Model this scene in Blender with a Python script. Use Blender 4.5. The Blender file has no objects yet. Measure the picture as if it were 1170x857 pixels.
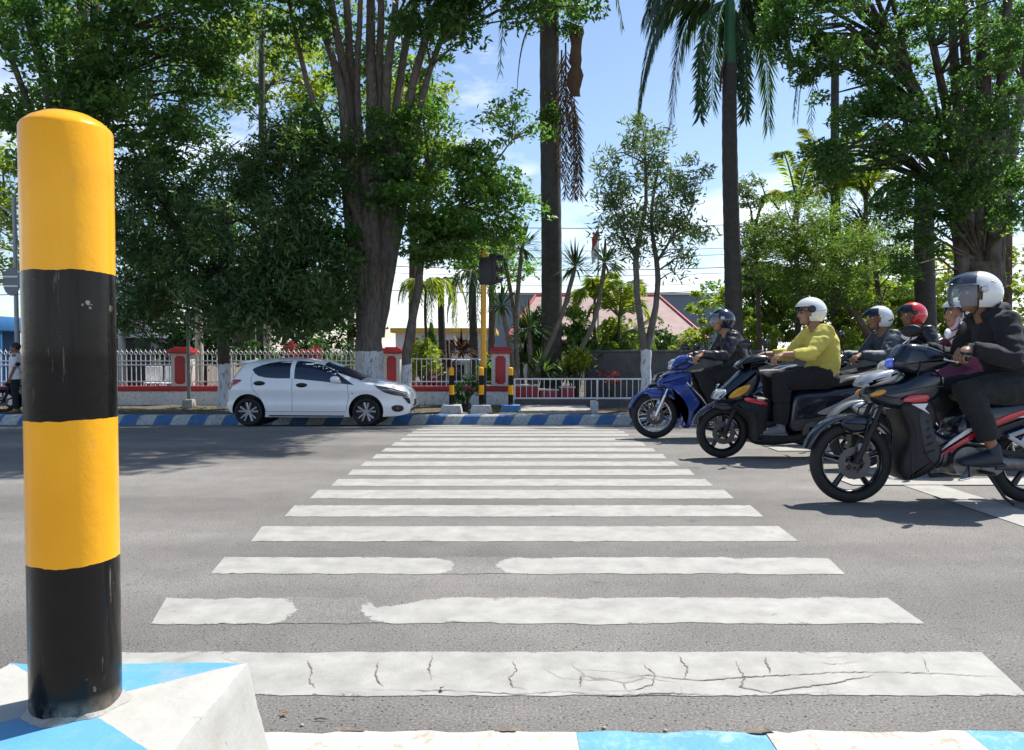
import bpy, bmesh, math, random
import numpy as np
from mathutils import Vector, Matrix

random.seed(7)
rng = np.random.default_rng(11)
scene = bpy.context.scene
COL = scene.collection
PI = math.pi
CAMH = 1.03
FOC = 870.0
PITCH = math.atan(26.5 / FOC)


def P(px, py, Y):
    """a sight line of the photograph followed out to the real distance Y"""
    a = (px - 585.0) / FOC
    b = -(py - 428.5) / FOC
    t = Y / (math.cos(PITCH) + b * math.sin(PITCH))
    return Vector((a * t, Y, CAMH + t * (b * math.cos(PITCH) - math.sin(PITCH))))


RK = [(-60, 0), (0, 0), (7.6, 0), (8.6, -.003), (9.4, -.018), (10.4, -.075), (11.6, -.155), (13.7, -.315), (15.25, -.435), (60, -.435)]


def road_z(Y):
    for i in range(len(RK) - 1):
        if RK[i][0] <= Y <= RK[i + 1][0]:
            t = (Y - RK[i][0]) / (RK[i + 1][0] - RK[i][0])
            return RK[i][1] + t * (RK[i + 1][1] - RK[i][1])
    return RK[-1][1]


def G(px, py, lift=0.0):
    """where the sight line meets the road"""
    lo, hi = .6, 15.25
    for _ in range(46):
        m = (lo + hi) / 2
        if P(px, py, m).z - road_z(m) > 0:
            lo = m
        else:
            hi = m
    p = P(px, py, lo)
    p.z = road_z(lo) + lift
    return p


# ------------------------------------------------------------------ tags
def tag(o, label=None, cat=None, group=None, kind=None):
    if label: o['label'] = label
    if cat: o['category'] = cat
    if group: o['group'] = group
    if kind: o['kind'] = kind
    return o


def thing(name, label, cat, loc=(0, 0, 0), rz=0.0, group=None):
    o = bpy.data.objects.new(name, None)
    COL.objects.link(o)
    o.empty_display_size = .1
    o.location = loc
    o.rotation_euler = (0, 0, rz)
    return tag(o, label, cat, group)


def copy_tree(o, parent=None):
    c = o.copy()
    COL.objects.link(c)
    c.parent = parent
    for ch in list(o.children):
        copy_tree(ch, c)
    return c


# ------------------------------------------------------------------ materials
class NT:
    def __init__(s, name):
        s.m = bpy.data.materials.new(name)
        s.m.use_nodes = True
        s.t = s.m.node_tree
        s.t.nodes.clear()
        s.out = s.t.nodes.new('ShaderNodeOutputMaterial')

    def n(s, typ, **kw):
        nd = s.t.nodes.new('ShaderNode' + typ)
        for k, v in kw.items():
            if k.startswith('i_'):
                nd.inputs[k[2:].replace('_', ' ')].default_value = v
            else:
                setattr(nd, k, v)
        return nd

    def l(s, a, b):
        s.t.links.new(a, b)

    def ramp(s, fac, stops, interp='LINEAR'):
        r = s.n('ValToRGB')
        r.color_ramp.interpolation = interp
        e = r.color_ramp.elements
        while len(e) < len(stops):
            e.new(.5)
        for i, (p, c) in enumerate(stops):
            e[i].position = p
            e[i].color = (*c, 1) if len(c) == 3 else c
        if fac is not None:
            s.l(fac, r.inputs['Fac'])
        return r

    def mix(s, fac, a, b, blend='MIX'):
        m = s.n('Mix', data_type='RGBA', blend_type=blend)
        for k, v in ((0, fac), (6, a), (7, b)):
            if hasattr(v, 'links'):
                s.l(v, m.inputs[k])
            elif k == 0:
                m.inputs[0].default_value = v
            else:
                m.inputs[k].default_value = (*v, 1)
        return m.outputs[2]

    def noise(s, scale, detail=4, rough=.55, coord=None, dist=0.0):
        nd = s.n('TexNoise')
        nd.inputs['Scale'].default_value = scale
        nd.inputs['Detail'].default_value = detail
        nd.inputs['Roughness'].default_value = rough
        nd.inputs['Distortion'].default_value = dist
        if coord is not None:
            s.l(coord, nd.inputs['Vector'])
        return nd


def col3(c, k):
    return tuple(min(1.0, x * k) for x in c)


def mat(name, c, rough=.5, metal=0.0, var=.12, scale=6.0, bump=0.0, bscale=60.0, spec=.5, coat=0.0, dirt=None, fuzz=0.0):
    t = NT(name)
    b = t.n('BsdfPrincipled')
    tc = t.n('TexCoord').outputs['Object']
    nz = t.noise(scale, 5, .6, tc)
    r = t.ramp(nz.outputs['Fac'], [(.28, col3(c, 1 - var)), (.72, col3(c, 1 + var))])
    o = r.outputs['Color']
    if dirt:
        n2 = t.noise(scale * 2.3, 6, .7, tc, .4)
        f = t.ramp(n2.outputs['Fac'], [(.5, (0, 0, 0)), (.68, (1, 1, 1))])
        o = t.mix(f.outputs['Color'], o, dirt)
    t.l(o, b.inputs['Base Color'])
    rr = t.n('MapRange')
    rr.inputs['To Min'].default_value = max(.02, rough - .08)
    rr.inputs['To Max'].default_value = min(1, rough + .08)
    t.l(nz.outputs['Fac'], rr.inputs['Value'])
    t.l(rr.outputs[0], b.inputs['Roughness'])
    b.inputs['Metallic'].default_value = metal
    b.inputs['Specular IOR Level'].default_value = spec
    b.inputs['Coat Weight'].default_value = coat
    b.inputs['Coat Roughness'].default_value = .05
    if fuzz:
        b.inputs['Sheen Weight'].default_value = fuzz
    if bump:
        n3 = t.noise(bscale, 4, .6, tc)
        bp = t.n('Bump')
        bp.inputs['Strength'].default_value = bump
        bp.inputs['Distance'].default_value = .01
        t.l(n3.outputs['Fac'], bp.inputs['Height'])
        t.l(bp.outputs[0], b.inputs['Normal'])
    t.l(b.outputs[0], t.out.inputs['Surface'])
    return t.m


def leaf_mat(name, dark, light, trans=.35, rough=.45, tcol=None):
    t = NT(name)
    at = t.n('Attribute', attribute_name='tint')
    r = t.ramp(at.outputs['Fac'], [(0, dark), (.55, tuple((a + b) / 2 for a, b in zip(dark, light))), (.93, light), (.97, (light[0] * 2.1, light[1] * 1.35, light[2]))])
    b = t.n('BsdfPrincipled')
    t.l(r.outputs['Color'], b.inputs['Base Color'])
    b.inputs['Roughness'].default_value = rough
    b.inputs['Specular IOR Level'].default_value = .4
    tr = t.n('BsdfTranslucent')
    tc = t.mix(1.0, r.outputs['Color'], tcol or (1.9, 2.1, .9), 'MULTIPLY')
    t.l(tc, tr.inputs['Color'])
    mx = t.n('MixShader')
    mx.inputs[0].default_value = trans
    t.l(b.outputs[0], mx.inputs[1])
    t.l(tr.outputs[0], mx.inputs[2])
    t.l(mx.outputs[0], t.out.inputs['Surface'])
    return t.m


def glass_mat(name, c, alpha=.5, rough=.03):
    t = NT(name)
    tr = t.n('BsdfTransparent')
    tr.inputs['Color'].default_value = (*[1 - alpha * (1 - q) for q in c], 1)
    gl = t.n('BsdfGlossy')
    gl.inputs['Roughness'].default_value = rough
    df = t.n('BsdfDiffuse')
    df.inputs['Color'].default_value = (*c, 1)
    m1 = t.n('MixShader')
    m1.inputs[0].default_value = alpha * .6
    t.l(tr.outputs[0], m1.inputs[1])
    t.l(df.outputs[0], m1.inputs[2])
    fr = t.n('LayerWeight')
    fr.inputs['Blend'].default_value = .25
    mx = t.n('MixShader')
    t.l(fr.outputs['Fresnel'], mx.inputs[0])
    t.l(m1.outputs[0], mx.inputs[1])
    t.l(gl.outputs[0], mx.inputs[2])
    t.l(mx.outputs[0], t.out.inputs['Surface'])
    return t.m


# ------------------------------------------------------------------ mesh builder
def catmull(pts, n=5, closed=True):
    out = []
    N = len(pts)
    rngi = range(N) if closed else range(N - 1)
    for i in rngi:
        if closed:
            p0, p1, p2, p3 = (Vector(pts[(i + k) % N]) for k in (-1, 0, 1, 2))
        else:
            p0, p1, p2, p3 = (Vector(pts[min(max(i + k, 0), N - 1)]) for k in (-1, 0, 1, 2))
        for j in range(n):
            t = j / n
            out.append(.5 * ((2 * p1) + (-p0 + p2) * t + (2 * p0 - 5 * p1 + 4 * p2 - p3) * t * t + (-p0 + 3 * p1 - 3 * p2 + p3) * t ** 3))
    if not closed:
        out.append(Vector(pts[-1]))
    return out


class MB:
    def __init__(s):
        s.v, s.f, s.mi = [], [], []
        s.m = 0

    def add(s, vs, fs):
        o = len(s.v)
        s.v += [tuple(v) for v in vs]
        for f in fs:
            s.f.append(tuple(i + o for i in f))
            s.mi.append(s.m)
        return s

    def mat(s, i):
        s.m = i
        return s

    def box(s, c, d, rot=None, taper=1.0):
        hx, hy, hz = d[0] / 2, d[1] / 2, d[2] / 2
        vs = []
        for z, k in ((-hz, 1), (hz, taper)):
            for x, y in ((-hx, -hy), (hx, -hy), (hx, hy), (-hx, hy)):
                v = Vector((x * k, y * k, z))
                if rot is not None:
                    v = rot @ v
                vs.append(v + Vector(c))
        return s.add(vs, [(3, 2, 1, 0), (4, 5, 6, 7), (0, 1, 5, 4), (1, 2, 6, 5), (2, 3, 7, 6), (3, 0, 4, 7)])

    def bbox(s, c, d, b=.01, taper=1.0):
        """box with chamfered edges"""
        bm = bmesh.new()
        bmesh.ops.create_cube(bm, size=1)
        for v in bm.verts:
            k = taper if v.co.z > 0 else 1
            v.co = Vector((v.co.x * d[0] * k, v.co.y * d[1] * k, v.co.z * d[2]))
        bmesh.ops.bevel(bm, geom=bm.edges[:], offset=b, segments=2, profile=.5, affect='EDGES')
        bm.verts.index_update()
        s.add([v.co + Vector(c) for v in bm.verts], [[v.index for v in f.verts] for f in bm.faces])
        bm.free()
        return s

    def tube(s, path, rad, seg=8, caps=True, side=None, dome=False):
        path = [Vector(p) for p in path]
        n = len(path)
        if not isinstance(rad, (list, tuple)):
            rad = [rad] * n
        rad = list(rad)
        if dome:
            d0 = (path[0] - path[1]).normalized()
            d1 = (path[-1] - path[-2]).normalized()
            def mx(r): return min(r) if isinstance(r, tuple) else r
            def sc(r, k): return (r[0] * k, r[1] * k) if isinstance(r, tuple) else r * k
            a = [(path[0] + d0 * mx(rad[0]) * q, sc(rad[0], w)) for q, w in ((.95, .25), (.72, .7), (.4, .92))]
            b = [(path[-1] + d1 * mx(rad[-1]) * q, sc(rad[-1], w)) for q, w in ((.4, .92), (.72, .7), (.95, .25))]
            path = [p for p, _ in a] + path + [p for p, _ in b]
            rad = [r for _, r in a] + rad + [r for _, r in b]
            n = len(path)
        vs, fs = [], []
        prev = None
        for i in range(n):
            d = (path[min(i + 1, n - 1)] - path[max(i - 1, 0)])
            if d.length < 1e-9:
                d = Vector((0, 0, 1))
            d.normalize()
            if side is not None:
                u = Vector(side)
            elif prev is None:
                u = Vector((0, 1, 0)) if abs(d.y) < .9 else Vector((1, 0, 0))
            else:
                u = prev
            u = u - d * u.dot(d)
            if u.length < 1e-6:
                u = Vector((1, 0, 0)) - d * d.x
            u.normalize()
            prev = u
            w = d.cross(u)
            r = rad[i]
            ra, rb = r if isinstance(r, tuple) else (r, r)
            for k in range(seg):
                a = 2 * PI * k / seg
                vs.append(path[i] + u * (ra * math.cos(a)) + w * (rb * math.sin(a)))
        for i in range(n - 1):
            for k in range(seg):
                k2 = (k + 1) % seg
                fs.append((i * seg + k, i * seg + k2, (i + 1) * seg + k2, (i + 1) * seg + k))
        if caps:
            fs.append(tuple(range(seg - 1, -1, -1)))
            fs.append(tuple((n - 1) * seg + k for k in range(seg)))
        return s.add(vs, fs)

    def ell(s, c, r, seg=14, rings=9, rot=None):
        vs, fs = [], []
        c = Vector(c)
        if not isinstance(r, (tuple, list)):
            r = (r, r, r)
        for i in range(rings + 1):
            th = PI * i / rings
            for k in range(seg):
                a = 2 * PI * k / seg
                v = Vector((r[0] * math.sin(th) * math.cos(a), r[1] * math.sin(th) * math.sin(a), r[2] * math.cos(th)))
                if rot is not None:
                    v = rot @ v
                vs.append(v + c)
        for i in range(rings):
            for k in range(seg):
                k2 = (k + 1) % seg
                a, b, cc, d = i * seg + k, (i + 1) * seg + k, (i + 1) * seg + k2, i * seg + k2
                if i == 0:
                    fs.append((a, b, cc))
                elif i == rings - 1:
                    fs.append((a, b, d))
                else:
                    fs.append((a, b, cc, d))
        return s.add(vs, fs)

    def torus(s, c, R, r, seg=40, sseg=10, ry=None):
        """ring about the y axis"""
        vs, fs = [], []
        ry = ry or r
        for i in range(seg):
            a = 2 * PI * i / seg
            for k in range(sseg):
                b = 2 * PI * k / sseg
                q = R + r * math.cos(b)
                vs.append((c[0] + q * math.cos(a), c[1] + ry * math.sin(b), c[2] + q * math.sin(a)))
        for i in range(seg):
            for k in range(sseg):
                i2, k2 = (i + 1) % seg, (k + 1) % sseg
                fs.append((i * sseg + k, i * sseg + k2, i2 * sseg + k2, i2 * sseg + k))
        return s.add(vs, fs)

    def cyl_y(s, c, r, w, seg=24):
        return s.tube([(c[0], c[1] - w / 2, c[2]), (c[0], c[1] + w / 2, c[2])], r, seg)

    def lathe(s, prof, seg=32, c=(0, 0, 0)):
        vs, fs = [], []
        n = len(prof)
        for r, z in prof:
            for k in range(seg):
                a = 2 * PI * k / seg
                vs.append((c[0] + r * math.cos(a), c[1] + r * math.sin(a), c[2] + z))
        for i in range(n - 1):
            for k in range(seg):
                k2 = (k + 1) % seg
                fs.append((i * seg + k, i * seg + k2, (i + 1) * seg + k2, (i + 1) * seg + k))
        fs.append(tuple(range(seg - 1, -1, -1)))
        fs.append(tuple((n - 1) * seg + k for k in range(seg)))
        return s.add(vs, fs)

    def panel(s, pts, hw, b=.02, y0=0.0, sm=4, crown=1.0):
        """side outline (x, z) thickened across y with rounded edges"""
        pts = [Vector((p[0], p[1])) for p in pts]
        if sm > 1:
            pts = [Vector((q[0], q[1])) for q in catmull([(p.x, p.y, 0) for p in pts], sm)]
        n = len(pts)
        area = sum(pts[i].x * pts[(i + 1) % n].y - pts[(i + 1) % n].x * pts[i].y for i in range(n))
        if area < 0:
            pts.reverse()

        def inset(d):
            out = []
            for i in range(n):
                e = (pts[(i + 1) % n] - pts[i - 1])
                if e.length < 1e-9:
                    out.append(pts[i].copy())
                    continue
                e.normalize()
                out.append(pts[i] + Vector((-e.y, e.x)) * d)
            return out
        b = min(b, hw * .9)
        rings = [(b, -hw), (b * .3, -hw + b * .3), (0, -hw + b), (0, hw - b), (b * .3, hw - b * .3), (b, hw)]
        vs, fs = [], []
        for d, y in rings:
            for p in inset(d):
                vs.append((p.x, y0 + y, p.y))
        for i in range(len(rings) - 1):
            for k in range(n):
                k2 = (k + 1) % n
                fs.append((i * n + k, i * n + k2, (i + 1) * n + k2, (i + 1) * n + k))
        fs.append(tuple(range(n - 1, -1, -1)))
        fs.append(tuple((len(rings) - 1) * n + k for k in range(n)))
        # orient outward
        fs = [tuple(reversed(f)) for f in fs] if False else fs
        return s.add(vs, fs)

    def build(s, name, mats, parent=None, ang=38, fix=True):
        me = bpy.data.meshes.new(name)
        me.from_pydata(s.v, [], s.f)
        if not isinstance(mats, (list, tuple)):
            mats = [mats]
        for m in mats:
            me.materials.append(m)
        me.polygons.foreach_set('material_index', [min(i, len(mats) - 1) for i in s.mi])
        if fix:
            bm = bmesh.new()
            bm.from_mesh(me)
            bmesh.ops.recalc_face_normals(bm, faces=bm.faces[:])
            bm.to_mesh(me)
            bm.free()
        me.polygons.foreach_set('use_smooth', [True] * len(me.polygons))
        me.set_sharp_from_angle(angle=math.radians(ang))
        me.update()
        o = bpy.data.objects.new(name, me)
        COL.objects.link(o)
        if parent is not None:
            o.parent = parent
        return o


def remesh(mb, name, mats, parent, vox, smooth=4, extra=None, fold=0.0):
    o = mb.build(name + '_raw', mats, None)
    md = o.modifiers.new('r', 'REMESH')
    md.mode = 'VOXEL'
    md.voxel_size = vox
    md.use_smooth_shade = True
    if smooth:
        sm = o.modifiers.new('s', 'SMOOTH')
        sm.iterations = smooth
        sm.factor = .5
    dg = bpy.context.evaluated_depsgraph_get()
    me = bpy.data.meshes.new_from_object(o.evaluated_get(dg))
    old = o.data
    bpy.data.objects.remove(o)
    bpy.data.meshes.remove(old)
    if fold:
        from mathutils import noise as mn
        off = Vector((random.uniform(0, 50), random.uniform(0, 50), random.uniform(0, 50)))
        nrm = [v.normal.copy() for v in me.vertices]
        cos = [v.co.copy() for v in me.vertices]
        outc = []
        for c, vn in zip(cos, nrm):
            w = mn.noise(Vector((c.x * 7, c.y * 4, c.z * 19)) + off)
            w2 = mn.noise(Vector((c.x * 22 + c.z * 14, c.y * 12, c.z * 22 - c.x * 14)) - off)
            outc.extend(c + vn * fold * ((1 - abs(w) * 2.2) * .8 + w2 * .6))
        me.vertices.foreach_set('co', outc)
        me.update()
    if extra is not None and extra.v:
        bm = bmesh.new()
        bm.from_mesh(me)
        base = [bm.verts.new(v) for v in extra.v]
        for f, mi in zip(extra.f, extra.mi):
            try:
                q = bm.faces.new([base[i] for i in f])
                q.material_index = mi
                q.smooth = True
            except ValueError:
                pass
        bm.to_mesh(me)
        bm.free()
    me.name = name
    o = bpy.data.objects.new(name, me)
    COL.objects.link(o)
    if len(me.materials) == 0:
        for m in (mats if isinstance(mats, (list, tuple)) else [mats]):
            me.materials.append(m)
    if parent is not None:
        o.parent = parent
    return o


# ------------------------------------------------------------------ leaves
def unit(a):
    return a / np.maximum(np.linalg.norm(a, axis=-1, keepdims=True), 1e-9)


def leaf_arrays(pos, L, W, up=1.0, spread=.9, axis=None, droop=.0):
    n = len(pos)
    nor = unit(np.array([0, 0, up]) + rng.normal(0, spread, (n, 3)))
    t = rng.normal(0, 1, (n, 3)) if axis is None else axis + rng.normal(0, .25, (n, 3))
    t[:, 2] -= droop
    t = unit(t - nor * np.sum(t * nor, 1, keepdims=True)) if axis is None else unit(t)
    bt = unit(np.cross(nor, t))
    l = (L * rng.uniform(.65, 1.25, (n, 1)))
    w = (W * rng.uniform(.7, 1.2, (n, 1)))
    fold = nor * w * .18
    v = np.stack([pos - t * l * .5, pos + bt * w * .5 + fold - t * l * .08, pos + t * l * .5 - nor * l * .08, pos - bt * w * .5 + fold - t * l * .08], 1)
    return v


def quads_obj(name, V, tint, m, parent=None):
    n = len(V)
    me = bpy.data.meshes.new(name)
    me.vertices.add(n * 4)
    me.vertices.foreach_set('co', V.reshape(-1).astype(np.float32))
    me.loops.add(n * 4)
    me.loops.foreach_set('vertex_index', np.arange(n * 4, dtype=np.int32))
    me.polygons.add(n)
    me.polygons.foreach_set('loop_start', np.arange(0, n * 4, 4, dtype=np.int32))
    at = me.attributes.new('tint', 'FLOAT', 'FACE')
    at.data.foreach_set('value', tint.astype(np.float32))
    me.materials.append(m)
    me.update(calc_edges=True)
    o = bpy.data.objects.new(name, me)
    COL.objects.link(o)
    if parent is not None:
        o.parent = parent
    return o


def clump_points(c, r, nsub, nleaf, subr, flat=.45, shell=.5):
    """leaf positions in nsub tufts spread unevenly through an ellipsoid"""
    d = unit(rng.normal(0, 1, (nsub, 3)))
    k = rng.uniform(shell ** 3, 1, (nsub, 1)) ** (1 / 3)
    cen = np.array(c) + d * k * np.array(r)
    sr = subr * rng.uniform(.55, 1.35, (nsub, 1))
    idx = rng.integers(0, nsub, nleaf)
    q = unit(rng.normal(0, 1, (nleaf, 3))) * rng.uniform(0.05, 1, (nleaf, 1)) ** .5
    q[:, 2] *= flat
    pos = cen[idx] + q * sr[idx]
    pos[:, 2] -= .28 * np.sum(q[:, :2] ** 2, 1) * sr[idx][:, 0]
    tn = rng.uniform(0, 1, nsub)[idx] * .55 + rng.uniform(0, .45, nleaf)
    return pos, tn, cen


bark_paths = []


def stem_mb(mb, path, radii, seg=9, wob=.02):
    pts = [Vector(p) for p in path]
    if len(pts) > 2:
        pts2 = catmull(pts, 4, False)
        rr = []
        for i in range(len(pts2)):
            t = i / 4
            k = min(int(t), len(radii) - 2)
            f = t - k
            rr.append(radii[k] * (1 - f) + radii[k + 1] * f)
    else:
        pts2 = [pts[0].lerp(pts[1], i / 5) for i in range(6)]
        rr = [radii[0] * (1 - i / 5) + radii[1] * i / 5 for i in range(6)]
    pts2 = [p + Vector((random.uniform(-1, 1), random.uniform(-1, 1), 0)) * r * wob * 6 if 0 < i < len(pts2) - 1 else p for i, (p, r) in enumerate(zip(pts2, rr))]
    mb.tube(pts2, [r * random.uniform(.94, 1.07) for r in rr], seg)
    return pts2
# ------------------------------------------------------------------ shared materials
M = {}
M['white'] = mat('white_masonry_paint', (.74, .74, .72), .7, var=.06, bump=.15, bscale=40, dirt=(.45, .42, .38))
M['plainwhite'] = mat('white_paint', (.78, .78, .77), .45, var=.05)
M['red'] = mat('red_paint', (.42, .03, .035), .5, var=.15, scale=4)
M['steel'] = mat('galvanised_steel', (.5, .51, .52), .4, .7, var=.12)
M['rail'] = mat('white_railing_paint', (.72, .73, .74), .45, var=.08)
M['black'] = mat('black_plastic', (.012, .012, .014), .35, var=.2)
M['rubber'] = mat('tyre_rubber', (.014, .014, .015), .75, var=.3, scale=30, bump=.3, bscale=150)
M['chrome'] = mat('bright_metal', (.72, .72, .74), .18, 1.0, var=.05)
M['engine'] = mat('engine_metal', (.16, .16, .17), .42, .8, var=.25, scale=20)
M['trunk'] = mat('bark', (.085, .066, .05), .85, var=.4, scale=5, bump=.9, bscale=14)
M['trunkgrey'] = mat('pale_bark', (.17, .145, .12), .85, var=.4, scale=4, bump=.9, bscale=14)
M['palmtrunk'] = mat('palm_bark', (.07, .064, .06), .85, var=.3, scale=7, bump=.8, bscale=9)
M['lime'] = mat('limewash', (.66, .69, .72), .8, var=.12, scale=9, bump=.4, bscale=20, dirt=(.28, .24, .2))
M['greywall'] = mat('dark_grey_render', (.085, .085, .09), .8, var=.25, scale=2, bump=.2, bscale=30, dirt=(.13, .125, .12))
M['concrete'] = mat('concrete', (.36, .34, .31), .85, var=.2, scale=6, bump=.5, bscale=70, dirt=(.22, .19, .16))


# asphalt ------------------------------------------------------------
def asphalt_color(t, tc):
    a = t.noise(120, 5, .8, tc)
    big = t.noise(.55, 5, .6, tc)
    mid = t.noise(5, 5, .65, tc)
    base = t.ramp(a.outputs['Fac'], [(.34, (.05, .047, .043)), (.43, (.165, .156, .147)), (.57, (.25, .239, .225)), (.68, (.46, .44, .41))])
    c = t.mix(1.0, base.outputs['Color'], t.ramp(big.outputs['Fac'], [(.32, (.76, .755, .75)), (.68, (1.13, 1.12, 1.1))]).outputs['Color'], 'MULTIPLY')
    c = t.mix(1.0, c, t.ramp(mid.outputs['Fac'], [(.3, (.9, .9, .9)), (.7, (1.08, 1.08, 1.07))]).outputs['Color'], 'MULTIPLY')
    mp2 = t.n('Mapping')
    mp2.inputs['Scale'].default_value = (.12, 1.1, 1)
    t.l(tc, mp2.inputs['Vector'])
    trk = t.noise(1.0, 3, .5, mp2.outputs[0])
    c = t.mix(1.0, c, t.ramp(trk.outputs['Fac'], [(.35, (.78, .775, .77)), (.65, (1.1, 1.1, 1.1))]).outputs['Color'], 'MULTIPLY')
    oil = t.n('TexVoronoi')
    oil.inputs['Scale'].default_value = 1.7
    ow = t.noise(9, 4, .6, tc)
    ova = t.n('VectorMath', operation='ADD')
    t.l(tc, ova.inputs[0])
    t.l(t.mix(.12, (0, 0, 0), ow.outputs['Color']), ova.inputs[1])
    t.l(ova.outputs[0], oil.inputs['Vector'])
    c = t.mix(t.ramp(oil.outputs['Distance'], [(.04, (.5, .5, .5)), (.1, (0, 0, 0))]).outputs['Color'], c, (.06, .057, .053))
    vo = t.n('TexVoronoi')
    vo.inputs['Scale'].default_value = 60
    t.l(tc, vo.inputs['Vector'])
    pit = t.ramp(vo.outputs['Distance'], [(.12, (1, 1, 1)), (.24, (0, 0, 0))])
    sel = t.noise(31, 2, .5, tc)
    pm = t.n('Math', operation='MULTIPLY')
    t.l(pit.outputs['Color'], pm.inputs[0])
    t.l(t.ramp(sel.outputs['Fac'], [(.45, (0, 0, 0)), (.55, (1, 1, 1))]).outputs['Color'], pm.inputs[1])
    c = t.mix(pm.outputs[0], c, (.03, .04, .037))
    h = t.n('Math', operation='SUBTRACT')
    t.l(a.outputs['Fac'], h.inputs[0])
    t.l(pm.outputs[0], h.inputs[1])
    return c, h.outputs[0]


def asphalt():
    t = NT('asphalt')
    b = t.n('BsdfPrincipled')
    tc = t.n('TexCoord').outputs['Object']
    c, h = asphalt_color(t, tc)
    t.l(c, b.inputs['Base Color'])
    b.inputs['Roughness'].default_value = .82
    b.inputs['Specular IOR Level'].default_value = .3
    bp = t.n('Bump')
    bp.inputs['Strength'].default_value = .7
    bp.inputs['Distance'].default_value = .006
    t.l(h, bp.inputs['Height'])
    t.l(bp.outputs[0], b.inputs['Normal'])
    t.l(b.outputs[0], t.out.inputs['Surface'])
    return t.m


def road_paint(name, wear, cracks):
    t = NT(name)
    b = t.n('BsdfPrincipled')
    tc = t.n('TexCoord').outputs['Object']
    asp, h = asphalt_color(t, tc)
    n1 = t.noise(7, 6, .65, tc)
    pc = t.ramp(n1.outputs['Fac'], [(.3, (.27, .262, .238)), (.7, (.41, .4, .362))]).outputs['Color']
    st = t.noise(2.2, 5, .6, tc, .6)
    pc = t.mix(t.ramp(st.outputs['Fac'], [(.55, (0, 0, 0)), (.75, (.5, .5, .5))]).outputs['Color'], pc, (.36, .345, .315))
    n2 = t.noise(26, 8, .75, tc, .3)
    n3 = t.noise(2.5, 3, .5, tc)
    ad = t.n('Math', operation='ADD')
    t.l(n2.outputs['Fac'], ad.inputs[0])
    mu = t.n('Math', operation='MULTIPLY')
    t.l(n3.outputs['Fac'], mu.inputs[0])
    mu.inputs[1].default_value = .45
    t.l(mu.outputs[0], ad.inputs[1])
    ea = t.n('Attribute', attribute_name='edge')
    e1 = t.n('Math', operation='SUBTRACT')
    e1.inputs[0].default_value = .16
    t.l(ea.outputs['Fac'], e1.inputs[1])
    e2 = t.n('Math', operation='MULTIPLY')
    t.l(e1.outputs[0], e2.inputs[0])
    e2.inputs[1].default_value = 1.3
    em = t.n('Math', operation='MAXIMUM')
    t.l(e2.outputs[0], em.inputs[0])
    em.inputs[1].default_value = 0
    a2 = t.n('Math', operation='ADD')
    t.l(ad.outputs[0], a2.inputs[0])
    t.l(em.outputs[0], a2.inputs[1])
    ad = a2
    n6 = t.noise(10, 7, .75, tc, .8)
    a3 = t.n('Math', operation='MULTIPLY_ADD')
    t.l(n6.outputs['Fac'], a3.inputs[0])
    a3.inputs[1].default_value = .75
    t.l(ad.outputs[0], a3.inputs[2])
    a4 = t.n('Math', operation='SUBTRACT')
    t.l(a3.outputs[0], a4.inputs[0])
    a4.inputs[1].default_value = .385
    ad = a4
    wf = t.ramp(ad.outputs[0], [(wear, (0, 0, 0)), (wear + .07, (1, 1, 1))]).outputs['Color']
    c = t.mix(wf, pc, asp)
    hh = h
    if cracks:
        nd = t.noise(3.5, 4, .6, tc)
        mp = t.n('Mapping')
        mp.inputs['Scale'].default_value = (1.0, 1.35, 1.0)
        ds = t.mix(.12, (0, 0, 0), nd.outputs['Color'])
        va = t.n('VectorMath', operation='ADD')
        t.l(tc, va.inputs[0])
        t.l(ds, va.inputs[1])
        t.l(va.outputs[0], mp.inputs['Vector'])
        vo = t.n('TexVoronoi', feature='DISTANCE_TO_EDGE')
        vo.inputs['Scale'].default_value = 4.2
        t.l(mp.outputs[0], vo.inputs['Vector'])
        cr = t.ramp(vo.outputs['Distance'], [(.008, (1, 1, 1)), (.022, (0, 0, 0))]).outputs['Color']
        pn = t.noise(2.4, 2, .5, tc)
        pm = t.n('Math', operation='MULTIPLY')
        t.l(cr, pm.inputs[0])
        t.l(t.ramp(pn.outputs['Fac'], [(.56, (0, 0, 0)), (.66, (.7, .7, .7))]).outputs['Color'], pm.inputs[1])
        c = t.mix(pm.outputs[0], c, (.13, .115, .1))
        sb = t.n('Math', operation='SUBTRACT')
        t.l(h, sb.inputs[0])
        t.l(pm.outputs[0], sb.inputs[1])
        hh = sb.outputs[0]
    t.l(c, b.inputs['Base Color'])
    b.inputs['Roughness'].default_value = .7
    bp = t.n('Bump')
    bp.inputs['Strength'].default_value = .35
    bp.inputs['Distance'].default_value = .004
    t.l(hh, bp.inputs['Height'])
    t.l(bp.outputs[0], b.inputs['Normal'])
    t.l(b.outputs[0], t.out.inputs['Surface'])
    return t.m


def soil():
    t = NT('dry_soil')
    b = t.n('BsdfPrincipled')
    tc = t.n('TexCoord').outputs['Object']
    a = t.noise(9, 8, .7, tc)
    c = t.ramp(a.outputs['Fac'], [(.3, (.05, .036, .026)), (.5, (.12, .09, .065)), (.72, (.2, .16, .12))]).outputs['Color']
    g = t.noise(1.3, 5, .6, tc)
    c = t.mix(t.ramp(g.outputs['Fac'], [(.5, (0, 0, 0)), (.62, (.7, .7, .7))]).outputs['Color'], c, (.06, .085, .025))
    t.l(c, b.inputs['Base Color'])
    b.inputs['Roughness'].default_value = .95
    bp = t.n('Bump')
    bp.inputs['Strength'].default_value = .9
    bp.inputs['Distance'].default_value = .05
    t.l(a.outputs['Fac'], bp.inputs['Height'])
    t.l(bp.outputs[0], b.inputs['Normal'])
    t.l(b.outputs[0], t.out.inputs['Surface'])
    return t.m


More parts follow.
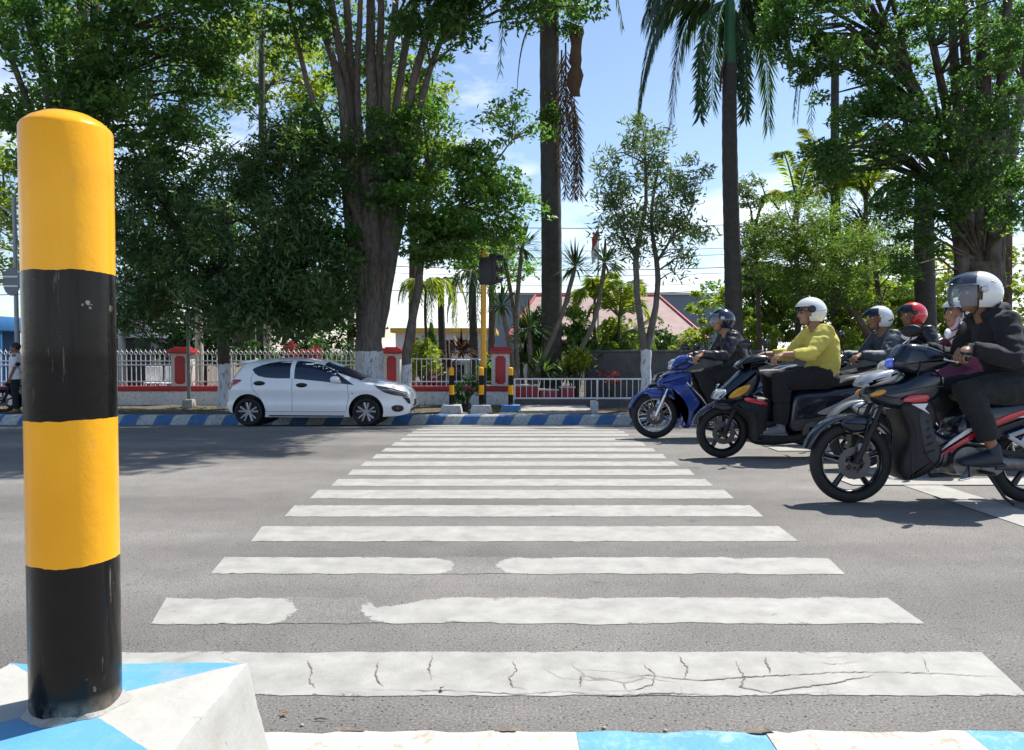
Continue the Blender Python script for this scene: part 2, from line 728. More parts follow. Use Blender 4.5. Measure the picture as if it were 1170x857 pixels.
M['asphalt'] = asphalt()
M['stripe_worn'] = road_paint('worn_road_paint', .91, False)
M['stripe_cracked'] = road_paint('cracked_road_paint', .96, True)
M['soil'] = soil()
M['kerbblue_near'] = mat('pale_blue_kerb_paint', (.12, .33, .5), .7, var=.1, scale=8, bump=.4, bscale=60, dirt=(.3, .45, .52))
M['kerbwhite_near'] = mat('cracked_white_kerb_paint', (.5, .49, .44), .75, var=.08, scale=8, bump=.5, bscale=50, dirt=(.33, .28, .22))
M['kerbblue'] = mat('blue_kerb_paint', (.05, .16, .36), .7, var=.15, scale=7, bump=.3, bscale=50, dirt=(.12, .2, .3))
M['kerbwhite'] = mat('faded_white_kerb_paint', (.5, .52, .52), .75, var=.14, scale=9, bump=.3, bscale=50, dirt=(.22, .22, .2))
M['blockblue'] = mat('light_blue_block_paint', (.1, .33, .56), .62, var=.1, scale=12, bump=.35, bscale=60, dirt=(.16, .36, .52))
M['blockwhite'] = mat('white_block_paint', (.5, .49, .455), .66, var=.05, scale=12, bump=.35, bscale=70, dirt=(.41, .39, .34))


def sheet(name, xs, ys, zf, m, kind='structure'):
    mb = MB()
    vs = [(x, y, zf(x, y)) for y in ys for x in xs]
    nx = len(xs)
    fs = [(j * nx + i, j * nx + i + 1, (j + 1) * nx + i + 1, (j + 1) * nx + i) for j in range(len(ys) - 1) for i in range(nx - 1)]
    mb.add(vs, fs)
    o = mb.build(name, m, fix=False)
    return tag(o, kind=kind)


ys = [-40, -10, 0, 2, 4, 6] + [7 + .15 * i for i in range(56)]
ys = [y for y in ys if y < 15.25] + [15.25]
sheet('road', [-300, -60, -20, -8, 0, 8, 20, 60, 300], ys, lambda x, y: road_z(y), M['asphalt'])
sheet('ground', [-900, -300, 0, 300, 900], [-900, -300, 0, 300, 900], lambda x, y: -.62, M['soil'])
# verge behind the far kerb
VZ = -.246
vr = random.Random(3)
vx = [-300, -80, -40] + [-30 + .5 * i for i in range(121)] + [40, 80, 300]
vy = [15.43 + .28 * i for i in range(12)] + [18.9, 20, 22, 25, 30, 60, 300]


def vz(x, y):
    if 15.6 < y < 18.2 and -29 < x < 29.5:
        return VZ + vr.uniform(-.03, .035)
    return VZ - .012


sheet('verge', vx, vy, vz, M['soil'])

# far kerb: slanted blue and white lengths
KY0, KY1 = 15.25, 15.45
KT = VZ + .004
mb = MB()
pitch = .342
x0 = P(488, 480, KY0).x - 60 * pitch
for i in range(150):
    xa = x0 + i * pitch
    xb = xa + pitch
    sl = .075
    mb.mat(i % 2)
    zb = road_z(KY0) - .05
    v = [(xa - sl, KY0, zb), (xb - sl, KY0, zb), (xb + sl * .6, KY0 + .012, KT - .025), (xa + sl * .6, KY0 + .012, KT - .025),
         (xb + sl, KY0 + .035, KT), (xa + sl, KY0 + .035, KT), (xb + sl * 2, KY1, KT), (xa + sl * 2, KY1, KT)]
    mb.add(v, [(0, 1, 2, 3), (3, 2, 4, 5), (5, 4, 6, 7)])
kerb = mb.build('kerb', [M['kerbblue'], M['kerbwhite']])
tag(kerb, kind='structure')

# near kerb and pavement, where the photographer stands
mb = MB()
segs = [-9.2] + [-8.7 + .48 * i for i in range(16)] + [-.62, .158, .62, 1.115, 1.6, 2.08, 2.56, 3.04, 3.5, 4, 4.5, 5, 5.5, 6]
segs = sorted(set(round(s, 3) for s in segs if s <= -1.3 or s >= -.63))
kr = random.Random(5)
for i in range(len(segs) - 1):
    a, b = segs[i], segs[i + 1]
    blue = (round(a, 3) in (.158, 1.115)) or (a > 1.2 and i % 2 == 0) or (a < -1.3 and i % 2 == 0)
    mb.mat(1 if blue else 0)
    n = max(2, int((b - a) / .05))
    top = []
    for k in range(n + 1):
        x = a + (b - a) * k / n
        e = 1.862 + kr.uniform(-.008, .008)
        top.append([(x, e + .012, -.02), (x, e, .075), (x, e - .022, .1 + kr.uniform(-.003, .002)), (x, 1.44, .1)])
    vs = [p for c in top for p in c]
    fs = [(k * 4 + j, (k + 1) * 4 + j, (k + 1) * 4 + j + 1, k * 4 + j + 1) for k in range(n) for j in range(3)]
    mb.add(vs, fs)
tag(mb.build('near_kerb', [M['kerbwhite_near'], M['kerbblue_near']], ang=60), kind='structure')
sheet('pavement', [-9, 0, 9], [-6, 1.44], lambda x, y: .096, M['concrete'])

mb = MB()
for (cx_, cy_, rx_, ry_) in [(-.012, 1.842, .03, .012), (.605, 1.838, .035, .014), (-.4, 1.845, .05, .007)]:
    n = 18
    ring = [(cx_ + rx_ * math.cos(2 * PI * k / n) * kr.uniform(.6, 1.2), cy_ + ry_ * math.sin(2 * PI * k / n) * kr.uniform(.6, 1.2), .1045) for k in range(n)]
    mb.add(ring + [(cx_, cy_, .1045)], [(k, (k + 1) % n, n) for k in range(n)])
tag(mb.build('kerb_chips', mat('broken_mortar', (.2, .16, .12), .95, var=.5, scale=50, bump=.6, bscale=200), fix=False), kind='structure')

# ------------------------------------------------------------------ zebra crossing
ST = [(745.5, 795, 60, -20, 1120, 1172), (683, 713, 190, 172, 1012, 1057), (637, 656, 256, 240, 945, 966), (601.5, 619, 300, 288, 890, 912),
      (577.5, 590.5, 336, 325, 858, 873), (560, 570, 363, 353, 828, 840), (547.5, 555.5, 386, 378, 806, 815), (536.5, 543.2, 403, 396, 787, 794),
      (527.5, 532.6, 417, 411, 769, 776), (519, 524, 430, 425, 757, 762), (512, 516.2, 441, 436, 745, 749), (505.5, 509.6, 452, 447, 734, 738),
      (500.5, 503.6, 460, 456, 724, 727), (495.8, 498.4, 467, 464, 717, 720), (492.9, 495, 472, 470, 712, 714), (490.3, 491.8, 478, 475, 706, 708),
      (488.1, 489.3, 484, 481, 700, 702), (486.2, 487, 490, 488, 694, 696)]
GAPS = {1: [(.20, .225, .5), (.24, .262, .4)], 2: [(.40, .437, .5)]}
mbs = [MB(), MB()]
cr = random.Random(9)
edgev = [[], []]
for i, (yf, yn, lf, ln, rf, rn) in enumerate(ST):
    A, B, C, D = G(lf, yf, .002), G(rf, yf, .002), G(rn, yn, .002), G(ln, yn, .002)
    for (t0, t1, cutf, cutn) in [(0, 1, 0, 0)]:
        n = max(6, int((B - A).length * (t1 - t0) / .035))
        vs = []
        w1 = w2 = w3 = 0
        for k in range(n + 1):
            t = t0 + (t1 - t0) * k / n
            f = A.lerp(B, t)
            g = D.lerp(C, t)
            endr = 0
            for ga, gb, gs in GAPS.get(i, ()):
                d_ = max(ga - t, t - gb, 0)
                endr = max(endr, gs * max(0, 1 - d_ / .045))
            if i == 1 and .28 < t < .40:
                cutf = .5 * (.40 - t) / .12
            else:
                cutf = 0
            w1 = w1 * .6 + cr.uniform(-.005, .005)
            w2 = w2 * .6 + cr.uniform(-.005, .005)
            w3 = w3 * .7 + cr.uniform(-.06, .06)
            u0 = min(.8, max(0, cutf + w3 * (.7 if i in GAPS else 0)))
            u1 = max(u0 + .06, 1 - cutn + w3 * (.3 if i in GAPS else 0))
            p = f.lerp(g, u0) + Vector((0, w1, 0))
            q = f.lerp(g, u1) + Vector((0, w2, 0))
            ex = cr.uniform(-.006, .006)
            p.x += ex
            q.x += ex + cr.uniform(-.006, .006)
            m_ = p.lerp(q, .5)
            for pt in (p, m_, q):
                pt.z = road_z(pt.y) + .002
            vs += [p, m_, q]
            edgev[0 if i == 0 else 1] += [-endr * 1.1, 1.0 - min(endr, .5) * 3.2, -endr * 1.1]
        mbs[0 if i == 0 else 1].add(vs, [(k * 3 + j, (k + 1) * 3 + j, (k + 1) * 3 + j + 1, k * 3 + j + 1) for k in range(n) for j in range(2)])
full = MB()
full.v, full.f, full.mi = mbs[0].v[:], mbs[0].f[:], [0] * len(mbs[0].f)
o_ = len(full.v)
full.v += mbs[1].v
full.f += [tuple(a + o_ for a in f) for f in mbs[1].f]
full.mi += [1] * len(mbs[1].f)
CRK = [[(352, 755), (357, 768), (353, 780), (361, 787)], [(495, 748), (490, 765), (494, 780)], [(432, 757), (429, 774), (438, 786)], [(585, 755), (591, 767), (582, 775), (586, 786), (602, 789)],
       [(622, 764), (640, 776), (690, 779), (740, 772), (770, 776), (800, 779), (850, 775), (905, 772), (960, 769), (1020, 769), (1080, 771), (1148, 775)], [(735, 760), (749, 772), (745, 784), (718, 791)],
       [(775, 750), (786, 765), (782, 776)], [(840, 756), (851, 775), (846, 786), (880, 793), (905, 788), (950, 782), (1000, 772)], [(1054, 753), (1061, 769)], [(665, 771), (662, 786)], [(405, 788), (470, 790), (520, 790), (590, 794), (640, 791), (700, 796), (765, 793), (850, 797)],
       [(930, 757), (952, 760), (985, 757)], [(880, 770), (874, 752)]]
rc = random.Random(31)
ncr = 0
for path in CRK:
    pts = [G(x, y, .0042) for x, y in path]
    fine = []
    for a_, b_ in zip(pts[:-1], pts[1:]):
        m_ = max(2, int((b_ - a_).length / .012))
        for k in range(m_):
            p = a_.lerp(b_, k / m_)
            p += Vector((rc.uniform(-.0035, .0035), rc.uniform(-.004, .004), 0))
            fine.append(p)
    fine.append(pts[-1])
    o_ = len(full.v)
    wd = .0018
    for k, p in enumerate(fine):
        d = (fine[min(k + 1, len(fine) - 1)] - fine[max(k - 1, 0)]).normalized()
        nn = Vector((-d.y, d.x, 0))
        wd = max(.0005, min(.0032, wd + rc.uniform(-.0008, .0008)))
        tp = min(1, 4 * k / len(fine) + .15, 4 * (len(fine) - 1 - k) / len(fine) + .15)
        full.v += [tuple(p + nn * wd * tp), tuple(p - nn * wd * tp)]
    full.f += [(o_ + 2 * k, o_ + 2 * k + 1, o_ + 2 * k + 3, o_ + 2 * k + 2) for k in range(len(fine) - 1)]
    full.mi += [2] * (len(fine) - 1)
    ncr += 2 * len(fine)
cw = full.build('crosswalk', [M['stripe_cracked'], M['stripe_worn'], mat('crack_grit', (.17, .15, .13), .95, var=.5, scale=60)], fix=False)
cw.data.attributes.new('edge', 'FLOAT', 'POINT').data.foreach_set('value', edgev[0] + edgev[1] + [1.0] * ncr)
tag(cw, kind='structure')
mb = MB()


def ribbon(pts, w, ax, z=.004):
    vs, n = [], len(pts)
    for p in pts:
        for s in (-1, 1):
            q = Vector((p[0], p[1], 0)) + Vector(ax) * (s * w / 2)
            vs.append((q.x, q.y, road_z(q.y) + z))
    mb.add(vs, [(2 * k, 2 * k + 1, 2 * k + 3, 2 * k + 2) for k in range(n - 1)])


ribbon([(3.16, 2.2 + .3 * k) for k in range(19)], .3, (1, 0, 0))
ribbon([(2.62 + .5 * k, 5.98) for k in range(40)], .3, (0, 1, 0), .008)
ribbon([(2.75 + .5 * k, 8.02) for k in range(40)], .34, (0, 1, 0), .008)
rm = mb.build('road_marking', M['stripe_worn'], fix=True)
rm.data.attributes.new('edge', 'FLOAT', 'POINT').data.foreach_set('value', [.5] * len(rm.data.vertices))
tag(rm, kind='structure')
mb = MB()
c0, c1 = P(592, 468, 15.9), P(676, 468, 15.9)
mb.box(((c0.x + c1.x) / 2, 16.5, VZ + .02), (c1.x - c0.x, 1.7, .09))
tag(mb.build('footway_slab', M['concrete']), kind='structure')

# grass tufts and litter in the verge
pos = np.stack([rng.uniform(-16, 12, 9000), rng.uniform(15.6, 18.3, 9000), np.full(9000, VZ + .02)], 1)
keep = (np.sin(pos[:, 0] * 1.7) + np.sin(pos[:, 0] * .6 + 2) + rng.normal(0, .7, 9000)) > .9
keep &= ~((pos[:, 0] > c0.x - .1) & (pos[:, 0] < c1.x + .1))
pos = pos[keep]
lm_grass = leaf_mat('grass_blades', (.05, .07, .02), (.17, .17, .06), .3)
V = leaf_arrays(pos, .1, .018, .2, .9, axis=np.array([0, 0, 1.0]))
tag(quads_obj('verge_grass', V, rng.uniform(0, 1, len(pos)), lm_grass), 'short patchy grass on the bare verge behind the far kerb', 'grass', kind='stuff')

# ------------------------------------------------------------------ bollards
def band_paint():
    t = NT('yellow_and_black_bands')
    b = t.n('BsdfPrincipled')
    tcn = t.n('TexCoord')
    tc = tcn.outputs['Object']
    sx = t.n('SeparateXYZ')
    t.l(tc, sx.inputs[0])
    wb = t.noise(16, 4, .6, tc)
    mr = t.n('MapRange')
    mr.inputs['To Min'].default_value = -.006
    mr.inputs['To Max'].default_value = .006
    t.l(wb.outputs['Fac'], mr.inputs['Value'])
    ad = t.n('Math', operation='ADD')
    t.l(sx.outputs['Z'], ad.inputs[0])
    t.l(mr.outputs[0], ad.inputs[1])
    dv = t.n('Math', operation='DIVIDE')
    t.l(ad.outputs[0], dv.inputs[0])
    dv.inputs[1].default_value = .825
    n1 = t.noise(5, 5, .6, tc)
    yel = t.ramp(n1.outputs['Fac'], [(.3, (.86, .37, .012)), (.7, (.93, .45, .02))]).outputs['Color']
    blk = t.ramp(n1.outputs['Fac'], [(.3, (.004, .0035, .0035)), (.7, (.009, .008, .008))]).outputs['Color']
    f = t.ramp(dv.outputs[0], [(0, (0, 0, 0)), (.255, (1, 1, 1)), (.5, (0, 0, 0)), (.745, (1, 1, 1))], 'CONSTANT').outputs['Color']
    c = t.mix(f, blk, yel)
    # scratches and small chips
    mp = t.n('Mapping')
    mp.inputs['Scale'].default_value = (60, 60, 6)
    mp.inputs['Rotation'].default_value = (.5, .3, 0)
    t.l(tc, mp.inputs['Vector'])
    sc = t.noise(1.2, 5, .7, mp.outputs[0])
    sf = t.ramp(sc.outputs['Fac'], [(.63, (0, 0, 0)), (.7, (.4, .4, .4))]).outputs['Color']
    c = t.mix(sf, c, (.32, .29, .25))
    ch = t.noise(38, 3, .6, tc)
    chm = t.n('Math', operation='MULTIPLY')
    t.l(t.ramp(ch.outputs['Fac'], [(.69, (0, 0, 0)), (.7, (1, 1, 1))]).outputs['Color'], chm.inputs[0])
    chs = t.noise(4, 3, .5, tc)
    t.l(t.ramp(chs.outputs['Fac'], [(.5, (0, 0, 0)), (.58, (.8, .8, .8))]).outputs['Color'], chm.inputs[1])
    c = t.mix(chm.outputs[0], c, (.3, .27, .22))
    gm = t.n('MapRange')
    gm.inputs['From Min'].default_value = .03
    gm.inputs['From Max'].default_value = 0
    t.l(sx.outputs['Z'], gm.inputs['Value'])
    gn = t.noise(18, 5, .7, tc)
    gg = t.n('Math', operation='MULTIPLY')
    t.l(gm.outputs[0], gg.inputs[0])
    t.l(t.ramp(gn.outputs['Fac'], [(.42, (0, 0, 0)), (.62, (.9, .9, .9))]).outputs['Color'], gg.inputs[1])
    c = t.mix(gg.outputs[0], c, (.3, .26, .21))
    t.l(c, b.inputs['Base Color'])
    b.inputs['Roughness'].default_value = .2
    rm = t.n('MapRange')
    rm.inputs['To Min'].default_value = .12
    rm.inputs['To Max'].default_value = .34
    t.l(n1.outputs['Fac'], rm.inputs['Value'])
    t.l(rm.outputs[0], b.inputs['Roughness'])
    b.inputs['Specular IOR Level'].default_value = .13
    b.inputs['Coat Weight'].default_value = .22
    b.inputs['Coat Roughness'].default_value = .06
    bp = t.n('Bump')
    bp.inputs['Strength'].default_value = .4
    bp.inputs['Distance'].default_value = .004
    n4 = t.noise(20, 6, .7, tc)
    t.l(n4.outputs['Fac'], bp.inputs['Height'])
    t.l(bp.outputs[0], b.inputs['Normal'])
    t.l(b.outputs[0], t.out.inputs['Surface'])
    return t.m


M['bands'] = band_paint()


def post_mb(R, H):
    mb = MB()
    prof = [(R * 1.0, -.02)] + [(R, H * i / 12) for i in range(13)]
    prof += [(R * .985, H + .003), (R * .95, H + .006), (R * .8, H + .014), (R * .55, H + .022), (R * .3, H + .026), (R * .08, H + .0275)]
    return mb.lathe(prof, 48)


def block_mb(w, d, h, splay, quad):
    """battered block; quad=True paints the top as four triangles"""
    mb = MB()
    t = [(-w / 2, -d / 2, h), (w / 2, -d / 2, h), (w / 2, d / 2, h), (-w / 2, d / 2, h)]
    e = .008
    r = [(x + math.copysign(e, x), y + math.copysign(e, y), h - e) for x, y, _ in t]
    b = [(x + math.copysign(splay, x), y + math.copysign(splay, y), 0) for x, y, _ in t]
    if quad:
        c = (0, 0, h)
        for k in range(4):
            mb.mat(1 if k in (0, 2) else 0)
            mb.add([t[k], t[(k + 1) % 4], c], [(0, 1, 2)])
        mb.mat(0)
    else:
        mb.mat(0)
        mb.add(t, [(0, 1, 2, 3)])
    for k in range(4):
        k2 = (k + 1) % 4
        mb.mat(0)
        mb.add([r[k], r[k2], t[k2], t[k]], [(0, 1, 2, 3)])
        mb.add([b[k], b[k2], r[k2], r[k]], [(0, 1, 2, 3)])
    return mb


BX, BY = -.626, 1.08
bol = thing('bollard', 'big yellow and black banded bollard close to the camera on a blue and white block', 'bollard', (BX, BY, .524), group='yellow and black bollards')
post_mb(.0588, .815).build('post', M['bands'], bol, ang=50)
def block_paint():
    t = NT('blue_and_white_block_paint')
    b = t.n('BsdfPrincipled')
    tc = t.n('TexCoord').outputs['Object']
    sx = t.n('SeparateXYZ')
    t.l(tc, sx.inputs[0])
    wob = t.noise(22, 4, .6, tc)

    def m(op, a_, b_=None):
        n_ = t.n('Math', operation=op)
        for k, q in enumerate((a_, b_)):
            if q is None:
                continue
            if isinstance(q, (int, float)):
                n_.inputs[k].default_value = q
            else:
                t.l(q, n_.inputs[k])
        return n_.outputs[0]
    ax = m('MULTIPLY', m('ABSOLUTE', sx.outputs['X']), 1 / .195)
    ay = m('MULTIPLY', m('ABSOLUTE', sx.outputs['Y']), 1 / .15)
    d = m('ADD', m('SUBTRACT', ay, ax), m('MULTIPLY', m('SUBTRACT', wob.outputs['Fac'], .5), .05))
    f = m('MULTIPLY', m('GREATER_THAN', d, 0.0), m('GREATER_THAN', sx.outputs['Z'], .416))
    n1 = t.noise(12, 5, .6, tc)
    wh = t.ramp(n1.outputs['Fac'], [(.3, (.41, .4, .365)), (.7, (.47, .46, .42))]).outputs['Color']
    bl = t.ramp(n1.outputs['Fac'], [(.3, (.09, .3, .5)), (.7, (.115, .35, .57))]).outputs['Color']
    c = t.mix(f, wh, bl)
    st = t.noise(7, 6, .7, tc, .5)
    c = t.mix(t.ramp(st.outputs['Fac'], [(.5, (0, 0, 0)), (.7, (.7, .7, .7))]).outputs['Color'], c, (.36, .34, .3))
    ch = t.noise(34, 4, .65, tc)
    c = t.mix(t.ramp(ch.outputs['Fac'], [(.68, (0, 0, 0)), (.7, (.8, .8, .8))]).outputs['Color'], c, (.27, .25, .22))
    t.l(c, b.inputs['Base Color'])
    b.inputs['Roughness'].default_value = .68
    bp = t.n('Bump')
    bp.inputs['Strength'].default_value = .4
    bp.inputs['Distance'].default_value = .004
    n3 = t.noise(60, 5, .65, tc)
    t.l(n3.outputs['Fac'], bp.inputs['Height'])
    t.l(bp.outputs[0], b.inputs['Normal'])
    t.l(b.outputs[0], t.out.inputs['Surface'])
    return t.m


from mathutils import noise as mnoise
bm = bmesh.new()
bmesh.ops.create_cube(bm, size=1)
for v in bm.verts:
    top_ = v.co.z > 0
    v.co = Vector((math.copysign(.195 if top_ else .265, v.co.x), math.copysign(.15 if top_ else .22, v.co.y), .425 if top_ else 0))
bmesh.ops.subdivide_edges(bm, edges=bm.edges[:], cuts=30, use_grid_fill=True)
for v in bm.verts:
    q = v.co * 14
    k = v.co.z / .425
    ex_ = abs(abs(v.co.x) - (.265 - .07 * k))
    ey_ = abs(abs(v.co.y) - (.22 - .07 * k))
    ez_ = abs(v.co.z - .425)
    near = sorted((ex_, ey_, ez_))[1]
    chip = max(0, 1 - near / .009)
    ctr = Vector((0, 0, .2)) - v.co
    v.co += ctr.normalized() * chip * (.002 + .008 * max(0, mnoise.noise(q * 2.2) - .1))
    v.co += Vector((mnoise.noise(q), mnoise.noise(q + Vector((5, 1, 9))), mnoise.noise(q + Vector((2, 8, 4))) * .6)) * .0018
bmb = MB()
bm.verts.index_update()
bmb.add([v.co for v in bm.verts], [[v.index for v in f.verts] for f in bm.faces])
bm.free()
bb = bmb.build('concrete_base', block_paint(), bol, ang=28)
bb.location = (0, 0, -.425)
# mortar lump round the foot
mb = MB()
lr = random.Random(4)
n = 56
vs, fs = [], []
for i in range(n):
    a = 2 * PI * i / n
    o_ = .007 + .004 * math.sin(a * 3 + 1) + .003 * math.sin(a * 7) + .002 * lr.random()
    h_ = .004 + .002 * math.sin(a * 4) + .0015 * lr.random()
    for rr, zz in ((.0575, h_ + .003), (.0575 + o_ * .5, h_), (.0575 + o_, .0005)):
        vs.append((rr * math.cos(a), rr * math.sin(a), zz))
for i in range(n):
    j = (i + 1) % n
    for k in range(2):
        fs.append((i * 3 + k, i * 3 + k + 1, j * 3 + k + 1, j * 3 + k))
mb.add(vs, fs)
mb.build('mortar_ring', M['concrete'], bol)

src = None
for k, (px, lab, bm_) in enumerate([(516, 'small banded bollard on a white block, nearest the white car', 'kerbwhite'),
                                    (550, 'small banded bollard on a white block in front of the traffic light pole', 'kerbwhite'),
                                    (583.5, 'small banded bollard on a blue block beside the red pillar', 'kerbblue')]):
    p = P(px, 466, 15.9)
    b = thing('bollard', lab, 'bollard', (p.x, 15.9, VZ + .17), group='yellow and black bollards')
    if src is None:
        pm_ = post_mb(.052, .76)
        src = pm_.build('post', M['bands'], b, ang=50)
        src.scale = (1, 1, 1)
    else:
        c = src.copy()
        COL.objects.link(c)
        c.parent = b
    bl = block_mb(.37, .34, .17, .04, False).build('concrete_base', M[bm_], b, ang=25)
    bl.location = (0, 0, -.172)

# white stone block at the ramp edge
p = P(679, 470, 15.75)
mb = MB().bbox((0, 0, .12), (.14, .3, .27), .015)
o = mb.build('kerb_block', M['kerbwhite'])
o.location = (p.x, 15.75, VZ)
tag(o, 'short white concrete block standing at the right end of the footway slab', 'block')
p = P(564, 464, 16.35)
o = MB().bbox((0, 0, .13), (.16, .3, .3), .015).build('kerb_block', M['kerbwhite'])
o.location = (p.x + .35, 16.6, VZ)
tag(o, 'low white concrete block just right of the blue bollard base', 'block')

# a few dry leaves and twigs on the near asphalt
lm_dry = leaf_mat('dry_leaf', (.16, .07, .025), (.3, .16, .06), .15)
for k, (px, py, lab) in enumerate([(325, 818, 'curled brown dry leaf on asphalt near the white block'), (505, 790, 'small tan dry leaf at the edge of the first stripe')]):
    g = G(px, py, .012)
    V = leaf_arrays(np.array([[0, 0, 0.0]] * 2), .03, .013, 1.5, .4)
    o = quads_obj('dry_leaf', V, rng.uniform(0, 1, 2), lm_dry)
    o.location = g
    tag(o, lab, 'leaf', 'fallen leaves')
g = G(366, 824, .006)
o = MB().tube([(-.018, 0, 0), (0, .002, .002), (.02, -.001, 0)], [.0016, .002, .0015], 6).build('twig', M['trunk'])
o.location = g
tag(o, 'tiny dark twig lying on asphalt near the white block', 'twig')
pl = random.Random(12)
for k, (px, py, lab) in enumerate([(690, 833, 'tan pebble on the asphalt in front of the blue near kerb'), (760, 836, 'pale pebble resting against the near kerb, right one of two'), (345, 830, 'dark pebble beside the dry leaf near the white block')]):
    g = G(px, py, .004)
    o = MB().ell((0, 0, 0), (.006, .005, .004), 8, 6).build('pebble', M['concrete'])
    o.location = g
    tag(o, lab, 'pebble', 'loose pebbles')
# ------------------------------------------------------------------ trees and plants
def trunk_mat(name, base, z0):
    """bark with a limewashed foot up to local height z0"""
    t = NT(name)
    b = t.n('BsdfPrincipled')
    tc = t.n('TexCoord').outputs['Object']
    sx = t.n('SeparateXYZ')
    t.l(tc, sx.inputs[0])
    mp = t.n('Mapping')
    mp.inputs['Scale'].default_value = (6, 6, 1.6)
    t.l(tc, mp.inputs['Vector'])
    nz = t.noise(3, 6, .7, mp.outputs[0])
    n2 = t.noise(7, 4, .6, tc)
    bark = t.ramp(nz.outputs['Fac'], [(.3, col3(base, .4)), (.5, base), (.7, col3(base, 1.7))]).outputs['Color']
    moss = t.noise(1.6, 4, .6, tc)
    bark = t.mix(t.ramp(moss.outputs['Fac'], [(.5, (0, 0, 0)), (.66, (.55, .55, .55))]).outputs['Color'], bark, (.19, .17, .145))
    lime = t.ramp(nz.outputs['Fac'], [(.36, (.2, .18, .16)), (.46, (.62, .64, .66)), (.7, (.72, .74, .76))]).outputs['Color']
    ad = t.n('Math', operation='MULTIPLY_ADD')
    t.l(n2.outputs['Fac'], ad.inputs[0])
    ad.inputs[1].default_value = .12
    t.l(sx.outputs['Z'], ad.inputs[2])
    f = t.n('Math', operation='LESS_THAN')
    t.l(ad.outputs[0], f.inputs[0])
    f.inputs[1].default_value = z0 + .06
    c = t.mix(f.outputs[0], bark, lime)
    t.l(c, b.inputs['Base Color'])
    b.inputs['Roughness'].default_value = .9
    bp = t.n('Bump')
    bp.inputs['Strength'].default_value = .9
    bp.inputs['Distance'].default_value = .03
    t.l(nz.outputs['Fac'], bp.inputs['Height'])
    t.l(bp.outputs[0], b.inputs['Normal'])
    t.l(b.outputs[0], t.out.inputs['Surface'])
    return t.m


LM = {
    'rain': leaf_mat('broad_leaves_deep_green', (.032, .092, .034), (.12, .205, .058), .5),
    'mango': leaf_mat('long_leaves_blue_green', (.04, .095, .042), (.12, .185, .075), .42, .34),
    'bright': leaf_mat('fresh_green_leaves', (.055, .14, .035), (.165, .25, .065), .54),
    'grey': leaf_mat('grey_green_leaves', (.06, .1, .055), (.17, .22, .12), .42, .3),
    'feather': leaf_mat('fine_olive_leaves', (.06, .12, .03), (.17, .24, .06), .5),
    'yellow': leaf_mat('yellow_green_leaves', (.12, .18, .025), (.3, .33, .06), .5),
    'palm': leaf_mat('palm_leaflets', (.025, .065, .025), (.07, .13, .05), .3, .35),
    'areca': leaf_mat('yellow_palm_leaflets', (.13, .2, .025), (.32, .36, .07), .5),
    'yucca': leaf_mat('sword_leaves', (.035, .085, .035), (.13, .2, .08), .3, .35),
    'dead': leaf_mat('dead_palm_leaflets', (.05, .035, .028), (.13, .085, .06), .15, .7),
    'dark': leaf_mat('dark_green_leaves', (.02, .06, .022), (.06, .12, .035), .34),  # darkest green of the leaf colours
    'redleaf': leaf_mat('red_petals', (.26, .02, .045), (.42, .06, .1), .2),
    'cordy': leaf_mat('bronze_leaves', (.06, .03, .03), (.17, .09, .06), .3),
}
TR = random.Random(21)


def tree(name, label, cat, stems, clumps, leaf, L=.15, W=.06, bark='dark', paint=0, subr=.5, group=None, up=1.0, spread=.8, flat=.45, Y0=None, twigs=True, droop=0.0, shell=.5):
    """stems: px paths with depth and radius; clumps: (px, py, Y, rx, ry, rY metres, tufts, leaves)"""
    b = stems[0][0]
    base = P(b[0], b[1], b[2])
    root = thing(name, label, cat, base, group=group)
    bc = {'dark': (.075, .06, .048), 'grey': (.125, .108, .092), 'brown': (.12, .085, .06)}[bark]
    tm = trunk_mat(name + '_bark', bc, paint) if True else None
    mb = MB()
    ends = []
    for st in stems:
        pts = [P(q[0], q[1], q[2]) - base for q in st]
        pp = stem_mb(mb, pts, [q[3] for q in st], 10 if st[0][3] > .1 else 7)
        ends += [(p, .03) for p in pp[len(pp) // 3:]]
    allp, allt = [], []
    for (px, py, Y, rx, ry, rY, ns, nl) in clumps:
        c = P(px, py, Y) - base
        s = Y / FOC
        p, t, cen = clump_points(c, (rx * s, rY, ry * s), ns, nl, subr, flat, shell)
        allp.append(p)
        allt.append(t)
        if twigs:
            for q in cen[:max(6, ns // 2)]:
                q = Vector(q)
                e = min(ends, key=lambda a: (a[0] - q).length + (0 if a[0].z < q.z else 1.0))
                d = q - e[0]
                if .15 < d.length < 5:
                    m_ = e[0] + d * .5 + Vector((TR.uniform(-.1, .1), TR.uniform(-.1, .1), TR.uniform(.05, .25))) * d.length
                    r0 = .012 + .011 * d.length
                    mb.tube([e[0], e[0].lerp(m_, .55), m_, m_.lerp(q, .6), q], [r0, r0 * .8, r0 * .65, r0 * .45, .005], 5, False)
    mb.build('trunk', tm, root, ang=60)
    pos = np.concatenate(allp)
    V = leaf_arrays(pos, L, W, up, spread, droop=droop)
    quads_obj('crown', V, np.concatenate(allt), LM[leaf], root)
    return root


